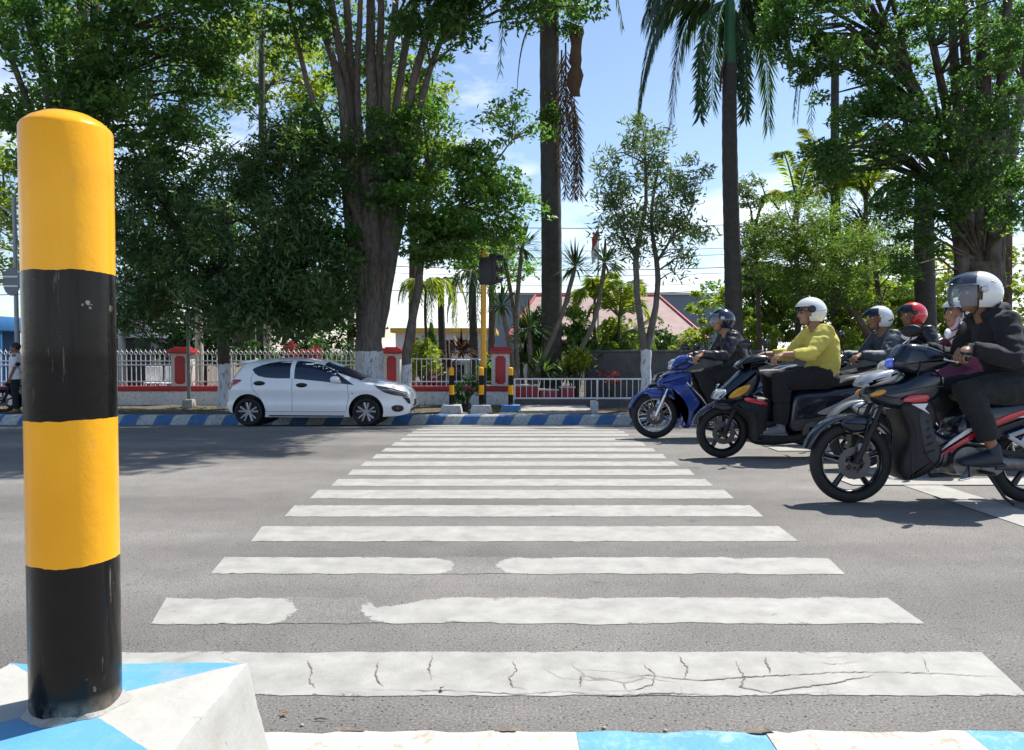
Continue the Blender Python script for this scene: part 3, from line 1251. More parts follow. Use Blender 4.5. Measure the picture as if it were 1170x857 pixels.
# --- far left street tree behind the big bollard
tree('street_tree', 'huge many-stemmed tree at far left rising behind the big bollard', 'tree',
     [[(88, 468, 16.6, .42), (86, 380, 16.6, .36), (86, 300, 16.6, .36), (86, 200, 16.6, .34)],
      [(80, 260, 16.6, .2), (60, 120, 16.5, .14), (38, 40, 16.4, .1), (15, -60, 16.3, .08)], [(84, 230, 16.6, .2), (72, 90, 16.6, .13), (62, -60, 16.6, .09)],
      [(90, 230, 16.7, .2), (92, 90, 16.7, .13), (96, -60, 16.8, .09)], [(96, 250, 16.4, .2), (112, 120, 16.4, .13), (128, 30, 16.3, .1), (150, -60, 16.2, .08)],
      [(94, 240, 16.5, .16), (104, 100, 16.5, .1), (112, -60, 16.5, .08)], [(100, 170, 16.5, .1), (140, 60, 16.2, .06), (170, -40, 16, .05)], [(76, 240, 16.5, .15), (44, 150, 16.4, .08), (10, 60, 16.2, .05)]],
     [(70, -60, 16.5, 190, 90, 2.6, 80, 7500), (190, 10, 15.6, 80, 64, 1.6, 46, 4600), (150, 140, 15.8, 70, 60, 1.3, 40, 3600), (30, 150, 15.6, 60, 40, 1.2, 26, 2400), (10, 20, 15.5, 60, 40, 1.3, 22, 2000),
      (60, 60, 17.6, 70, 70, .7, 22, 1800), (100, 70, 15.4, 60, 40, .8, 22, 2000), (240, 80, 16.8, 60, 50, 1.0, 20, 1600), (60, -330, 12.5, 360, 60, 2.8, 120, 15000), (250, -420, 13.5, 300, 60, 2.6, 90, 10000)],
     'rain', .17, .07, 'dark', 0, .55)

# --- mango
tree('mango_tree', 'dense dark mango tree with white painted trunk behind the white car', 'tree',
     [[(256, 466, 16.9, .15), (256, 400, 16.9, .125), (255, 330, 16.9, .12), (258, 240, 16.9, .08)], [(255, 350, 16.9, .08), (220, 290, 16.7, .06), (190, 240, 16.6, .03)], [(256, 340, 16.9, .08), (300, 290, 16.7, .06), (330, 240, 16.6, .03)]],
     [(262, 255, 16.6, 118, 84, 1.9, 110, 12500), (180, 260, 16.3, 55, 80, 1.3, 45, 4700), (340, 320, 16.2, 60, 62, 1.3, 45, 4800), (240, 345, 16.0, 100, 40, 1.2, 50, 5200), (330, 205, 16.6, 70, 60, 1.3, 40, 4200), (160, 345, 16.4, 30, 34, .8, 14, 1200)],
     'mango', .2, .045, 'dark', .98, .48, up=.5, spread=.9, flat=.7, droop=.6)

# --- big multi-stemmed tree with limewashed foot
big = [[(420, 470, 17.2, .40), (421, 430, 17.2, .32), (422, 390, 17.2, .30), (425, 345, 17.2, .29), (427, 300, 17.2, .2)]]
for (x1, y1, x2, x3, r) in [(399, 240, 390, 358, .125), (405, 215, 397, 378, .12), (410, 230, 402, 396, .13), (416, 200, 408, 412, .09), (427, 240, 424, 424, .15), (434, 215, 433, 436, .12),
                            (441, 220, 442, 452, .12), (447, 230, 455, 474, .12), (453, 240, 470, 500, .125), (458, 250, 484, 520, .09)]:
    yy = TR.uniform(16.95, 17.4)
    big.append([(x1 * .3 + 424 * .7, 385, yy, r * 1.15), (x1 * .65 + 426 * .35, 310, yy, r * 1.12), (x1, y1, yy, r * 1.05), (x2, 105, yy + TR.uniform(-.4, .4), r * .8), (x3, 0, yy + TR.uniform(-.7, .5), r * .6), (x3 + (x3 - x2) * .8, -110, yy + TR.uniform(-1, .6), r * .35)])
big.append([(430, 300, 17.1, .12), (380, 180, 16.9, .08), (350, 90, 16.8, .06), (330, 0, 16.6, .04)])
tree('street_tree', 'giant tree with bundled pale stems and white painted foot beside the car bonnet', 'tree', big,
     [(430, -110, 16.4, 230, 70, 3.0, 110, 9500), (500, 20, 15.8, 45, 40, 1.0, 24, 2300), (590, -6, 15.4, 95, 22, .9, 30, 2600), (330, 20, 16.6, 50, 50, 1.0, 22, 1800), (366, 180, 16.4, 40, 60, .6, 24, 1900),
      (362, 300, 16.4, 46, 80, .9, 40, 4000), (440, 185, 16.5, 30, 60, .5, 14, 1100), (430, -360, 13.0, 330, 60, 2.6, 90, 6500), (445, 60, 18.4, 70, 60, .5, 24, 1800), (640, -120, 16.3, 150, 45, 2.2, 70, 9000), (500, -330, 15.0, 250, 50, 2.2, 90, 11000), (440, -340, 11.6, 290, 45, 2.2, 110, 16000), (570, -190, 14.8, 200, 45, 2.2, 110, 19000), (330, -420, 11.6, 330, 45, 2.2, 110, 17000), (585, -310, 12.2, 200, 45, 2.2, 110, 18000)],
     'rain', .17, .07, 'grey', 1.36, .5)

tree('roadside_tree', 'slim leaning tree with bright green crown and white foot left of the traffic light', 'tree',
     [[(465, 466, 17.0, .14), (464, 430, 17.0, .12), (467, 390, 17.0, .1), (478, 330, 17.0, .09), (483, 270, 17.0, .08), (492, 200, 17, .05)], [(482, 290, 17.0, .06), (520, 240, 16.8, .04), (555, 200, 16.6, .025), (585, 160, 16.6, .015)], [(484, 250, 17, .04), (470, 200, 16.9, .03)]],
     [(515, 225, 16.6, 62, 55, 1.2, 70, 6800), (505, 275, 16.5, 52, 26, .9, 34, 2800), (560, 200, 16.4, 38, 36, .8, 26, 1900), (480, 160, 17.4, 36, 60, .9, 36, 3000), (585, 135, 16.8, 34, 30, .6, 15, 650), (595, 240, 16.4, 26, 16, .5, 8, 420), (560, 265, 16.3, 30, 18, .5, 10, 700)],
     'bright', .15, .06, 'grey', .97, .42)

tree('roadside_tree', 'young sparse tree with two forking stems and white painted foot left of the riders', 'tree',
     [[(738, 462, 16.6, .115), (738, 430, 16.6, .11), (738, 398, 16.6, .115)], [(737, 402, 16.6, .09), (729, 345, 16.5, .07), (727, 290, 16.5, .06), (738, 230, 16.4, .04), (735, 150, 16.4, .015)], [(739, 402, 16.6, .09), (749, 350, 16.7, .07), (751, 310, 16.7, .06), (744, 250, 16.6, .04), (752, 190, 16.6, .02)],
      [(728, 300, 16.5, .035), (712, 265, 16.5, .025), (700, 235, 16.4, .012)], [(750, 300, 16.7, .035), (772, 265, 16.7, .025), (792, 235, 16.7, .012)]],
     [(745, 225, 16.5, 48, 42, .8, 34, 1900), (738, 165, 16.4, 22, 36, .5, 16, 800), (698, 205, 16.4, 22, 34, .5, 12, 560), (700, 250, 16.4, 26, 22, .5, 10, 480), (790, 205, 16.6, 20, 24, .5, 10, 430), (780, 265, 16.6, 26, 20, .5, 12, 560), (726, 280, 16.3, 30, 22, .5, 10, 420), (780, 300, 16.5, 14, 20, .3, 6, 220)],
     'grey', .17, .042, 'grey', 1.18, .34, up=.6, spread=1.0, flat=.8, droop=.4)

# --- big tree on the right
rt = [[(1120, 470, 19.0, .5), (1120, 380, 19.0, .45), (1122, 300, 19, .45)]]
for (x0, x2, x3, r) in [(1100, 1086, 1060, .13), (1108, 1096, 1088, .15), (1116, 1110, 1100, .17), (1126, 1124, 1122, .22), (1134, 1140, 1150, .18), (1142, 1160, 1180, .13), (1096, 1070, 1010, .1), (1092, 1060, 1000, .07)]:
    yy = TR.uniform(18.7, 19.3)
    rt.append([(x0, 330, yy, r * 1.2), (x0, 270, yy, r * 1.1), (x2, 150, yy + TR.uniform(-.4, .4), r * .85), (x3, 20, yy + TR.uniform(-.7, .5), r * .6), (x3 + (x3 - x2) * .7, -110, yy, r * .35)])
tree('street_tree', 'huge dark spreading tree at far right above the nearest rider', 'tree', rt,
     [(1080, 60, 17.6, 100, 90, 2.0, 80, 8000), (1000, 150, 17.2, 58, 46, 1.2, 40, 3500), (960, 178, 17.0, 34, 22, .7, 16, 1200), (930, 40, 16.8, 50, 60, 1.2, 38, 3700), (905, 10, 16.6, 34, 40, .8, 18, 1700), (1120, 170, 17.2, 56, 60, 1.0, 36, 3300), (1060, 230, 17.6, 56, 44, 1.0, 34, 3000),
      (1160, 230, 17.4, 26, 50, .8, 16, 1300), (1050, -90, 17.0, 210, 70, 2.8, 90, 8000), (980, 100, 17.4, 46, 40, 1.0, 18, 1500), (1045, 285, 17.8, 26, 30, .6, 12, 900), (1030, 60, 20.4, 60, 60, .5, 20, 1600)],
     'rain', .15, .06, 'dark', 0, .42)

# --- mimosa-like trees, right of the tall palm
for (lab, stems, cl) in [
    ('feathery olive tree with bent trunk behind the rider in the yellow shirt', [[(1002, 410, 21, .1), (985, 370, 21, .09), (955, 335, 21, .08), (930, 300, 20.8, .06), (905, 255, 20.6, .03)], [(945, 325, 21, .05), (975, 290, 20.8, .03), (990, 250, 20.6, .02)]],
     [(905, 262, 20.8, 58, 42, 1.2, 54, 7000), (960, 290, 20.6, 50, 38, 1.2, 44, 5500), (925, 325, 20.6, 50, 30, 1.0, 34, 3600), (880, 300, 20.8, 30, 34, .7, 20, 2000), (985, 330, 20.6, 30, 30, .8, 16, 1300)]),
    ('feathery olive tree crown between the tall palm and the far right palm trunk', [[(1010, 400, 22.5, .09), (1003, 330, 22.5, .08), (995, 270, 22.4, .05)]],
     [(1000, 260, 22.2, 40, 34, 1.0, 26, 2300), (1020, 310, 22, 36, 34, 1.0, 22, 1900), (950, 240, 22.4, 36, 26, .9, 18, 1500)])]:
    tree('feathery_tree', lab, 'tree', stems, cl, 'feather', .1, .03, 'brown', 0, .4, group='feathery trees behind the grey wall', flat=.5)
tree('shade_tree', 'small dark bushy tree just right of the tall palm trunk', 'tree', [[(868, 400, 22, .08), (864, 300, 22, .06), (858, 240, 22, .03)], [(890, 240, 22, .03), (875, 225, 22, .04), (862, 260, 22, .05)]],
     [(858, 215, 21.8, 16, 32, .5, 12, 900), (866, 290, 21.8, 26, 40, .7, 20, 1600)], 'grey', .14, .05, 'brown', 0, .36)

# --- backdrop trees, each with a trunk, deeper in the gardens
bk = [(935, 300, 25, 80, 64, 'feather', 'broad olive tree filling the view behind the yellow shirt rider'), (880, 340, 26, 50, 40, 'feather', 'olive tree just right of the tall palm base'), (1000, 350, 26, 50, 40, 'yellow', 'yellow green tree above the silver helmet'), (290, 300, 27, 110, 90, 'dark', 'dark tree filling the view behind the mango crown'), (165, 335, 29, 50, 44, 'dark', 'small dark tree behind the white building corner'), (40, 250, 27, 80, 100, 'yellow', 'sunlit yellow green tree at the left edge behind the blue kiosk'), (300, 70, 28, 80, 60, 'yellow', 'tall green tree rising behind the dark mango crown'),
      (170, 120, 30, 90, 110, 'dark', 'deep green tree seen between the big bollard and the mango'), (400, 120, 31, 80, 110, 'feather', 'olive tree glimpsed behind the giant bundled stems'),
      (350, 360, 24, 70, 46, 'dark', 'low dark tree behind the fence above the car roof'), (470, 150, 26, 50, 80, 'yellow', 'pale yellow green tree right of the giant bundled stems'),
      (230, 380, 25, 50, 40, 'dark', 'small dark tree behind the fence left of the mango trunk'), (1110, 330, 27, 60, 60, 'yellow', 'yellow green tree behind the nearest rider helmet'), (1010, 330, 30, 60, 50, 'bright', 'fresh green tree behind the helmets of the paired riders'),
      (860, 345, 31, 60, 46, 'bright', 'leafy green tree behind the base of the tall palm'), (1150, 120, 26, 60, 120, 'rain', 'tall green tree at the right edge behind the huge tree'), (560, 300, 30, 46, 30, 'bright', 'light green tree behind the traffic light head')]
for (x, y, Y, rx, ry, lf, lab) in bk:
    s = Y / FOC
    h = ry * s
    tree('garden_tree', lab, 'tree', [[(x, 402 + 1.27 / s, Y, .16), (x + 2, (y + 402) / 2, Y, .13), (x, y, Y, .07)], [(x + 1, y + ry * .7, Y, .07), (x - rx * .4, y, Y, .03)], [(x + 1, y + ry * .6, Y, .07), (x + rx * .45, y - ry * .1, Y, .03)]],
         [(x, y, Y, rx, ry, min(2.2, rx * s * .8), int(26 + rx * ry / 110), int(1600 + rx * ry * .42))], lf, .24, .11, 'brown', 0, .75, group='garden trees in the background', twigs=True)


# --- palms
def frond(mb_r, V, T, base, heading, L, rise, drop, nl=46, ll=.55, lw=.045, hang=.75, dead=False):
    """arching midrib with hanging leaflets"""
    d = Vector((math.cos(heading), math.sin(heading), 0))
    pts = []
    n = 14
    for i in range(n + 1):
        t = i / n
        x = L * (t - .28 * t * t * drop)
        z = rise * L * t - drop * L * .95 * t ** 2.3
        pts.append(Vector(base) + d * x + Vector((0, 0, z)))
    mb_r.tube(pts, [.032 * (1 - .85 * i / n) + .004 for i in range(n + 1)], 5, False)
    side = Vector((-d.y, d.x, 0))
    for k in range(nl):
        t = .14 + .86 * (k + TR.random()) / nl
        i = min(int(t * n), n - 1)
        p = pts[i].lerp(pts[i + 1], t * n - i)
        tang = (pts[i + 1] - pts[i]).normalized()
        l = ll * (1 - .55 * abs(t - .45) / .55) * TR.uniform(.8, 1.15)
        for sgn in (-1, 1):
            a = (tang * TR.uniform(.5, .9) + side * sgn * TR.uniform(.4, .95) + Vector((0, 0, -hang * TR.uniform(.4, 1.3)))).normalized()
            tip = p + a * l + Vector((0, 0, -l * .18))
            m_ = p + a * l * .45
            wv = tang.cross(a)
            wv = (tang * .8 + wv * .3).normalized() * lw / 2
            V.append([p - wv * .4, m_ - wv, tip, m_ + wv])
            T.append(TR.random())


def plume(mb_r, V, T, top, dx, L, nl, ll, lw):
    """a frond hanging almost straight down"""
    top = Vector(top)
    pts = [top + Vector((dx * .5 * math.sin(min(1, t * 1.6) * PI / 2), 0, .25 * math.sin(min(t * 5, 1) * PI) - L * t ** 1.15)) for t in [i / 12 for i in range(13)]]
    mb_r.tube(pts, [.026 * (1 - .8 * i / 12) for i in range(13)], 5, False)
    for k in range(nl):
        t = .12 + .88 * (k + TR.random()) / nl
        i = min(int(t * 12), 11)
        p = pts[i].lerp(pts[i + 1], t * 12 - i)
        for sg in (-1, 1):
            a_ = Vector((sg * TR.uniform(.15, .75), TR.uniform(-.4, .4), -TR.uniform(.7, 1.1))).normalized()
            l = ll * TR.uniform(.7, 1.15) * (1 - .4 * t)
            w_ = Vector((-a_.z, TR.uniform(-.5, .5), a_.x)).normalized() * lw / 2
            V.append([p, p + a_ * l * .45 - w_, p + a_ * l, p + a_ * l * .45 + w_])
            T.append(TR.random())


def palm(name, label, px, ybase, ytop, Y, rad, fronds, leaf='palm', shaft=None, group=None, topr=.7, dx=0, ll=.55, lw=.05, nl=46, hang=.75):
    base = P(px, ybase, Y)
    root = thing(name, label, 'palm', base, group=group)
    top = P(px + dx, ytop, Y) - base
    mb = MB()
    n = 40
    pts = [Vector((0, 0, 0)).lerp(top, i / n) + Vector((math.sin(i * .15) * .03, 0, 0)) for i in range(n + 1)]
    mb.tube(pts, [rad * (1.12 if i < 2 else 1 - (1 - topr) * i / n) * (1 + .035 * (i % 2)) for i in range(n + 1)], 16)
    mb.build('trunk', M['palmtrunk'], root, ang=70)
    crown = pts[-1]
    if shaft:
        m = MB()
        c2 = crown + Vector((0, 0, shaft))
        m.tube([crown - Vector((0, 0, .05)), crown + Vector((0, 0, shaft * .3)), c2], [rad * topr * .92, rad * topr * .9, rad * topr * .6], 14)
        m.build('crownshaft', M['shaft'], root, ang=70)
        crown = c2
    V, T = [], []
    mr = MB()
    for (hd, L, rise, drop) in fronds:
        frond(mr, V, T, crown, hd, L, rise, drop, nl, ll, lw, hang)
    rib = mr.build('frond_midribs', M['ribs'], root, ang=70)
    quads_obj('fronds', np.array([[tuple(q) for q in v] for v in V]), np.array(T), LM[leaf], root)
    return root, crown


M['shaft'] = mat('green_crownshaft', (.04, .14, .05), .4, var=.2, scale=3)
M['ribs'] = mat('palm_midrib', (.1, .13, .04), .5, var=.2)
M['sheath'] = mat('dry_palm_sheath', (.11, .06, .032), .75, var=.35, scale=5, bump=.5, bscale=20)
fr = [(PI + .05, 3.9, .4, 1.3), (PI - .4, 3.9, .7, 1.35), (PI + .35, 3.5, .75, 1.1), (-.15, 2.7, .7, 1.5), (.5, 2.8, .5, 1.7), (PI / 2, 3, .6, 1.4), (2.4, 3.2, .6, 1.6), (2.7, 3.4, 1.0, 1.1), (.9, 3, 1.0, 1.2)]
root, crown = palm('royal_palm', 'tall palm with green crownshaft and drooping fronds right of centre', 838, 462, 74, 20.5, .25, fr, shaft=1.7, dx=-4, topr=.72, ll=.95, lw=.085, nl=130, hang=.75)
mb = MB()
mb.tube([crown + Vector((-.14, -.1, -1.5)), crown + Vector((-.26, -.13, -2.0)), crown + Vector((-.28, -.12, -2.45))], [(.1, .03), (.11, .03), (.06, .02)], 8)
mb.build('dry_sheath', M['sheath'], root)
mr, V, T = MB(), [], []
for (dx_, L_) in ((-.75, 3.0), (.42, 2.9), (.2, 2.2)):
    plume(mr, V, T, crown + Vector((dx_ * .6, .1 if dx_ > 0 else -.2, -.15)), dx_, L_, 90, .6, .06)
mr.build('frond_midribs', M['ribs'], root)
quads_obj('lower_fronds', np.array([[tuple(q) for q in v] for v in V]), np.array(T), LM['palm'], root)

root, crown = palm('royal_palm', 'thick palm trunk hung with dead fronds left of the young sparse tree', 629, 462, -60, 20.0, .275, [(PI + .3, 3, .5, 1.1), (0.2, 3, .5, 1.2), (-1.4, 3, .3, 1.2), (1.5, 3, .5, 1), (2.2, 3, .5, 1), (-2.4, 3, .2, 1.5)], topr=.86)
mr, V, T = MB(), [], []
for (x, y, dx_, L_) in ((646, 50, .05, 3.9), (650, 95, .25, 2.9), (654, 120, .35, 2.3), (642, 60, -.05, 3.2)):
    plume(mr, V, T, P(x, y, 19.72) - root.location, dx_, L_, 80, .42, .03)
b0 = P(622, 20, 19.7) - root.location
frond(mr, V, T, b0, PI, 1.2, -.1, 1.5, 16, .3, .03, 1.4)
mr.build('dead_midribs', M['sheath'], root)
quads_obj('dead_fronds', np.array([[tuple(q) for q in v] for v in V]), np.array(T), LM['dead'], root)
mb = MB()
q = [P(659, 32, 19.7) - root.location, P(659, 60, 19.68) - root.location, P(657, 92, 19.68) - root.location, P(656, 110, 19.7) - root.location]
q = catmull(q, 4, False)
q = [p + Vector((TR.uniform(-.03, .03), 0, 0)) for p in q]
mb.tube(q, [(TR.uniform(.12, .21), TR.uniform(.03, .09)) for p in q], 12, side=(1, 0, 0))
mb.build('dry_sheath', M['sheath'], root)
# creeper on that trunk
pts, tn, _ = clump_points(P(628, 130, 19.75) - root.location, (.2, .12, .75), 16, 500, .2, .8, .1)
p2, t2, _ = clump_points(P(640, 15, 19.6) - root.location, (.9, .5, .5), 20, 1500, .3, .8, .1)
V = leaf_arrays(np.concatenate([pts, p2]), .12, .06)
quads_obj('creeper', V, np.concatenate([tn, t2]), LM['bright'], root)
palm('royal_palm', 'dark palm trunk standing behind the red helmet', 1057, 462, 215, 21.5, .28, [(PI + .2, 2.6, .5, 1.2), (2.4, 2.6, .6, 1.1), (.3, 2.6, .5, 1.2), (-1.2, 2.4, .3, 1.3)], topr=.9)
palm('slender_palm', 'slim grey palm trunk left of the traffic light pole', 505, 452, 320, 25, .14, [(k * 1.05, 1.5, .4, 1.5) for k in range(6)], 'areca', group='slim garden palms', ll=.4)
palm('slender_palm', 'slim grey palm trunk just right of the traffic light pole', 541, 452, 312, 24, .15, [(k * 1.05 + .4, 1.5, .4, 1.5) for k in range(6)], 'palm', group='slim garden palms', ll=.4)
for (px, yt, lab) in [(905, 215, 'yellow feathered palm crown just right of the tall palm, lowest of three'), (946, 206, 'yellow feathered palm crown under the huge right tree, middle of three'), (984, 204, 'yellow feathered palm crown under the huge right tree, rightmost of three')]:
    palm('areca_palm', lab, px + 6, 440, yt + 16, 23.5, .09, [(k * .7 + TR.uniform(0, .6), TR.uniform(1.2, 1.9), TR.uniform(.7, 2.2), TR.uniform(.6, 1.2)) for k in range(11)], 'areca', group='yellow feathered palms', ll=.55, lw=.06, nl=64, hang=.3)
for (px, yt, lab) in [(680, 342, 'sunlit feather palm behind the leaning yuccas, left one'), (708, 362, 'sunlit feather palm left of the young tree stems, right one')]:
    palm('areca_palm', lab, px, 440, yt, 20.6, .05, [(k * .7 + TR.uniform(0, .6), TR.uniform(.9, 1.4), TR.uniform(.6, 1.8), TR.uniform(.7, 1.3)) for k in range(10)], 'areca', group='yellow feathered palms', ll=.42, lw=.05, nl=56, hang=.4)
palm('areca_palm', 'yellow feathered palm beside the giant trunk above the red pillar', 487, 440, 330, 21, .05, [(k * .8 + .3, 1.2, .9, 1.25) for k in range(8)], 'areca', group='yellow feathered palms', ll=.4, hang=.5)
palm('hanging_palm', 'pale palm fronds hanging high in a gap of the left canopy', 300, 462, 10, 24, .12, [(PI, 1.6, .3, 1.7), (-1.5, 1.6, .3, 1.7), (0, 1.5, .3, 1.7), (1.2, 1.5, .2, 1.7)], 'areca', ll=.5)
palm('hanging_palm', 'palm fronds hanging against the sky beneath the right canopy', 955, 462, 45, 24, .16, [(PI, 2.2, .3, 1.5), (PI + .6, 2.2, .2, 1.6), (2.6, 2, .3, 1.6), (0, 2, .3, 1.5), (-1.2, 2, .3, 1.5)], 'palm', ll=.6)
# feather palm clump
V, T = [], []
b = P(692, 440, 20.7)
root = thing('cycad', 'bright green arching feather palm clump rising behind the grey wall', 'plant', b)
mr = MB()
for k in range(30):
    frond(mr, V, T, (TR.uniform(-.25, .25), TR.uniform(-.15, .15), .25), k * .77, TR.uniform(1.3, 2.1), TR.uniform(.9, 1.9), TR.uniform(.8, 1.3), 50, .36, .035, .4)
mr.build('frond_midribs', M['ribs'], root)
quads_obj('fronds', np.array([[tuple(q) for q in v] for v in V]), np.array(T), LM['feather'], root)


# --- yuccas
def blades(c, n, L, w, up=.25, V=None, T=None):
    for k in range(n):
        a = TR.uniform(0, 2 * PI)
        e = math.asin(max(-1, min(1, TR.uniform(-.55, 1) + up * .3)))
        d = Vector((math.cos(a) * math.cos(e), math.sin(a) * math.cos(e), math.sin(e)))
        s_ = d.cross(Vector((0, 0, 1)))
        s_ = (s_.normalized() if s_.length > .01 else Vector((1, 0, 0))) * w / 2
        l = L * TR.uniform(.75, 1.1)
        sag = Vector((0, 0, -l * .22 * math.cos(e) ** 2))
        V.append([c + s_ * .3 - s_ * .6, c + d * l * .5 - s_, c + d * l + sag, c + d * l * .5 + s_])
        T.append(TR.random())


YU = [('slim yucca with a round spiky head beside the thick palm trunk', [(591, 450, 19), (590, 360, 19), (597, 282, 19)], .75, 90), ('short yucca with spiky head right of the red pillar', [(590, 450, 18.9), (583, 400, 18.9), (573, 350, 18.9)], .7, 80),
      ('leaning yucca crossing in front of the thick palm trunk', [(603, 450, 19.1), (640, 365, 19), (657, 305, 19)], .75, 90), ('yucca leaning far right with sunlit spiky head', [(640, 436, 19.2), (678, 370, 19.1), (691, 300, 19)], .7, 100),
      ('yucca with broad spiky head at the left of the palm trunk foot', [(606, 450, 19.3), (606, 400, 19.3), (604, 375, 19.3)], .8, 90), ('slender yucca peeking left of the slim yucca head', [(596, 440, 20), (588, 360, 20), (577, 300, 20)], .45, 60)]
for lab, path, L_, n in YU:
    base = P(*path[0])
    root = thing('yucca', lab, 'plant', base, group='yuccas behind the railing')
    mb = MB()
    stem_mb(mb, [P(*q) - base for q in path], [.09, .06, .05])
    mb.build('stem', M['trunkgrey'], root, ang=60)
    V, T = [], []
    blades(P(*path[-1]) - base, n, L_, .055, .25, V, T)
    quads_obj('leaf_head', np.array([[tuple(q) for q in v] for v in V]), np.array(T), LM['yucca'], root)
for (x, y, Y, L_, lab, lf) in [(622, 425, 19.2, .7, 'spiky rosette at ground level left of the palm trunk foot', 'yucca'), (650, 430, 18.8, .6, 'spiky rosette in front of the palm trunk foot', 'yucca'), (600, 415, 19.6, .8, 'tall spiky rosette behind the red planter', 'yucca'), (662, 415, 19.5, .7, 'spiky rosette between palm trunk and feather palm', 'yucca'),
                              (527, 402, 19.3, .6, 'bronze leaved shrub behind the fence left of the traffic pole', 'cordy'), (512, 420, 19.2, .5, 'bronze leaved shrub low behind the fence', 'cordy')]:
    V, T = [], []
    blades(Vector((0, 0, 0)), 110, L_, .06, .9, V, T)
    o = quads_obj('spiky_plant', np.array([[tuple(q) for q in v] for v in V]), np.array(T), LM[lf])
    o.location = P(x, y, Y)
    m = MB()
    tag(o, lab, 'plant', 'spiky plants behind the fence')


def bush(name, lab, cat, px, py, Y, rx, ry, leaf, L=.12, W=.06, n=1500, ns=26, group=None, subr=.3, grounded=True):
    """a shrub of leaves on short stems"""
    s = Y / FOC
    gz = VZ
    c = P(px, py, Y)
    root = thing(name, lab, cat, (c.x, Y, gz), group=group)
    cz = c.z - gz
    p, t, cen = clump_points((0, 0, cz), (rx * s, min(rx * s, 1.2) * .8, ry * s), ns, n, subr, .6, .3)
    p[:, 2] = np.maximum(p[:, 2], .02)
    mb = MB()
    for q in cen[:12]:
        mb.tube([(TR.uniform(-.06, .06), TR.uniform(-.06, .06), 0), Vector((q[0] * .4, q[1] * .4, q[2] * .5)), Vector(q)], [.02, .014, .006], 5, False)
    mb.build('stems', M['trunk'], root, ang=60)
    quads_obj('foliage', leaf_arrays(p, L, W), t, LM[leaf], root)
    return root


bush('shrub', 'small leafy shrub on the verge between two banded bollards', 'shrub', 531, 446, 16.4, 16, 20, 'dark', .08, .035, 900, 22, subr=.16)
for (x, y, Y, rx, ry, lf, lab) in [(775, 392, 25, 30, 14, 'yellow', 'bushy yellow green shrub left of the dark blue helmet'), (812, 362, 26, 36, 38, 'yellow', 'tall leafy shrub behind the dark blue helmet'), (745, 388, 23, 24, 16, 'dark', 'dark conical shrub behind the young tree stems'), (855, 385, 23, 40, 18, 'yellow', 'low yellow green hedge shrub right of the dark blue helmet'),
                                   (930, 372, 24, 40, 30, 'feather', 'olive shrub behind the white helmet of the yellow shirt rider'), (985, 368, 23, 34, 34, 'yellow', 'yellow flowering shrub left of the silver helmet'), (960, 400, 20.8, 26, 22, 'yellow', 'low yellow shrub by the handlebar mirror'), (1050, 350, 25, 40, 40, 'yellow', 'bright shrub behind the red helmet'),
                                   (1110, 370, 25, 40, 36, 'feather', 'olive shrub behind the nearest rider'), (612, 378, 20.6, 30, 36, 'dark', 'tall dark shrub between red pillar and thick palm trunk'), (655, 380, 20.5, 26, 30, 'bright', 'fresh green shrub beside the thick palm trunk'), (706, 382, 21, 26, 20, 'yellow', 'soft green shrub above the left end of the grey wall'), (880, 350, 27, 40, 44, 'bright', 'tall green shrub between palm trunk and yellow shirt rider'),
                                   (485, 410, 21, 14, 22, 'yellow', 'yellow green shrub behind the fence right of the leaning tree'), (660, 410, 18.6, 10, 10, 'yellow', 'small lime green pot plant in the rightmost red planter'), (565, 418, 21, 14, 20, 'bright', 'green shrub behind the red pillar'), (300, 405, 21, 40, 18, 'dark', 'dark hedge shrub behind the fence above the car'),
                                   (370, 405, 21, 40, 18, 'dark', 'dark hedge shrub behind the fence above the windscreen'), (165, 400, 30, 24, 30, 'yellow', 'sunlit shrub between white building and mango'), (20, 415, 30, 20, 16, 'yellow', 'pale shrub beyond the parked motorcycle at far left')]:
    bush('shrub', lab, 'shrub', x, y, Y, rx, ry, lf, .15, .075, int(500 + rx * ry * 1.5), 26, 'garden shrubs behind the boundary')
for (x, y, Y, rx, ry, lab) in [(336, 400, 19.6, 12, 9, 'pink red bougainvillea flowers above the car roof, left clump'), (358, 404, 19.6, 14, 8, 'pink red bougainvillea flowers above the car roof, right clump')]:
    bush('flowering_shrub', lab, 'flowers', x, y, Y, rx, ry, 'redleaf', .08, .06, 240, 10, 'red flowers behind the fence', .12)
# spruce shaped tree by the white building
p = P(493, 404, 40)
root = thing('conifer', 'small blue green cone shaped conifer in front of the white hall', 'tree', p)
MB().tube([(0, 0, -.5), (0, 0, 1.6)], [.08, .02], 6).build('trunk', M['trunk'], root)
h = rng.uniform(0, 1, 1500) ** 1.3
a = rng.uniform(0, 2 * PI, 1500)
r = (1 - h) * .55 * rng.uniform(.6, 1, 1500)
quads_obj('crown', leaf_arrays(np.stack([r * np.cos(a), r * np.sin(a), h * 1.6], 1), .2, .07), rng.uniform(0, 1, 1500), LM['mango'], root)
# ------------------------------------------------------------------ garden fence with pillars
FY = 18.5
FS = FY / FOC


def zpx(y, Y):
    return P(585, y, Y).z


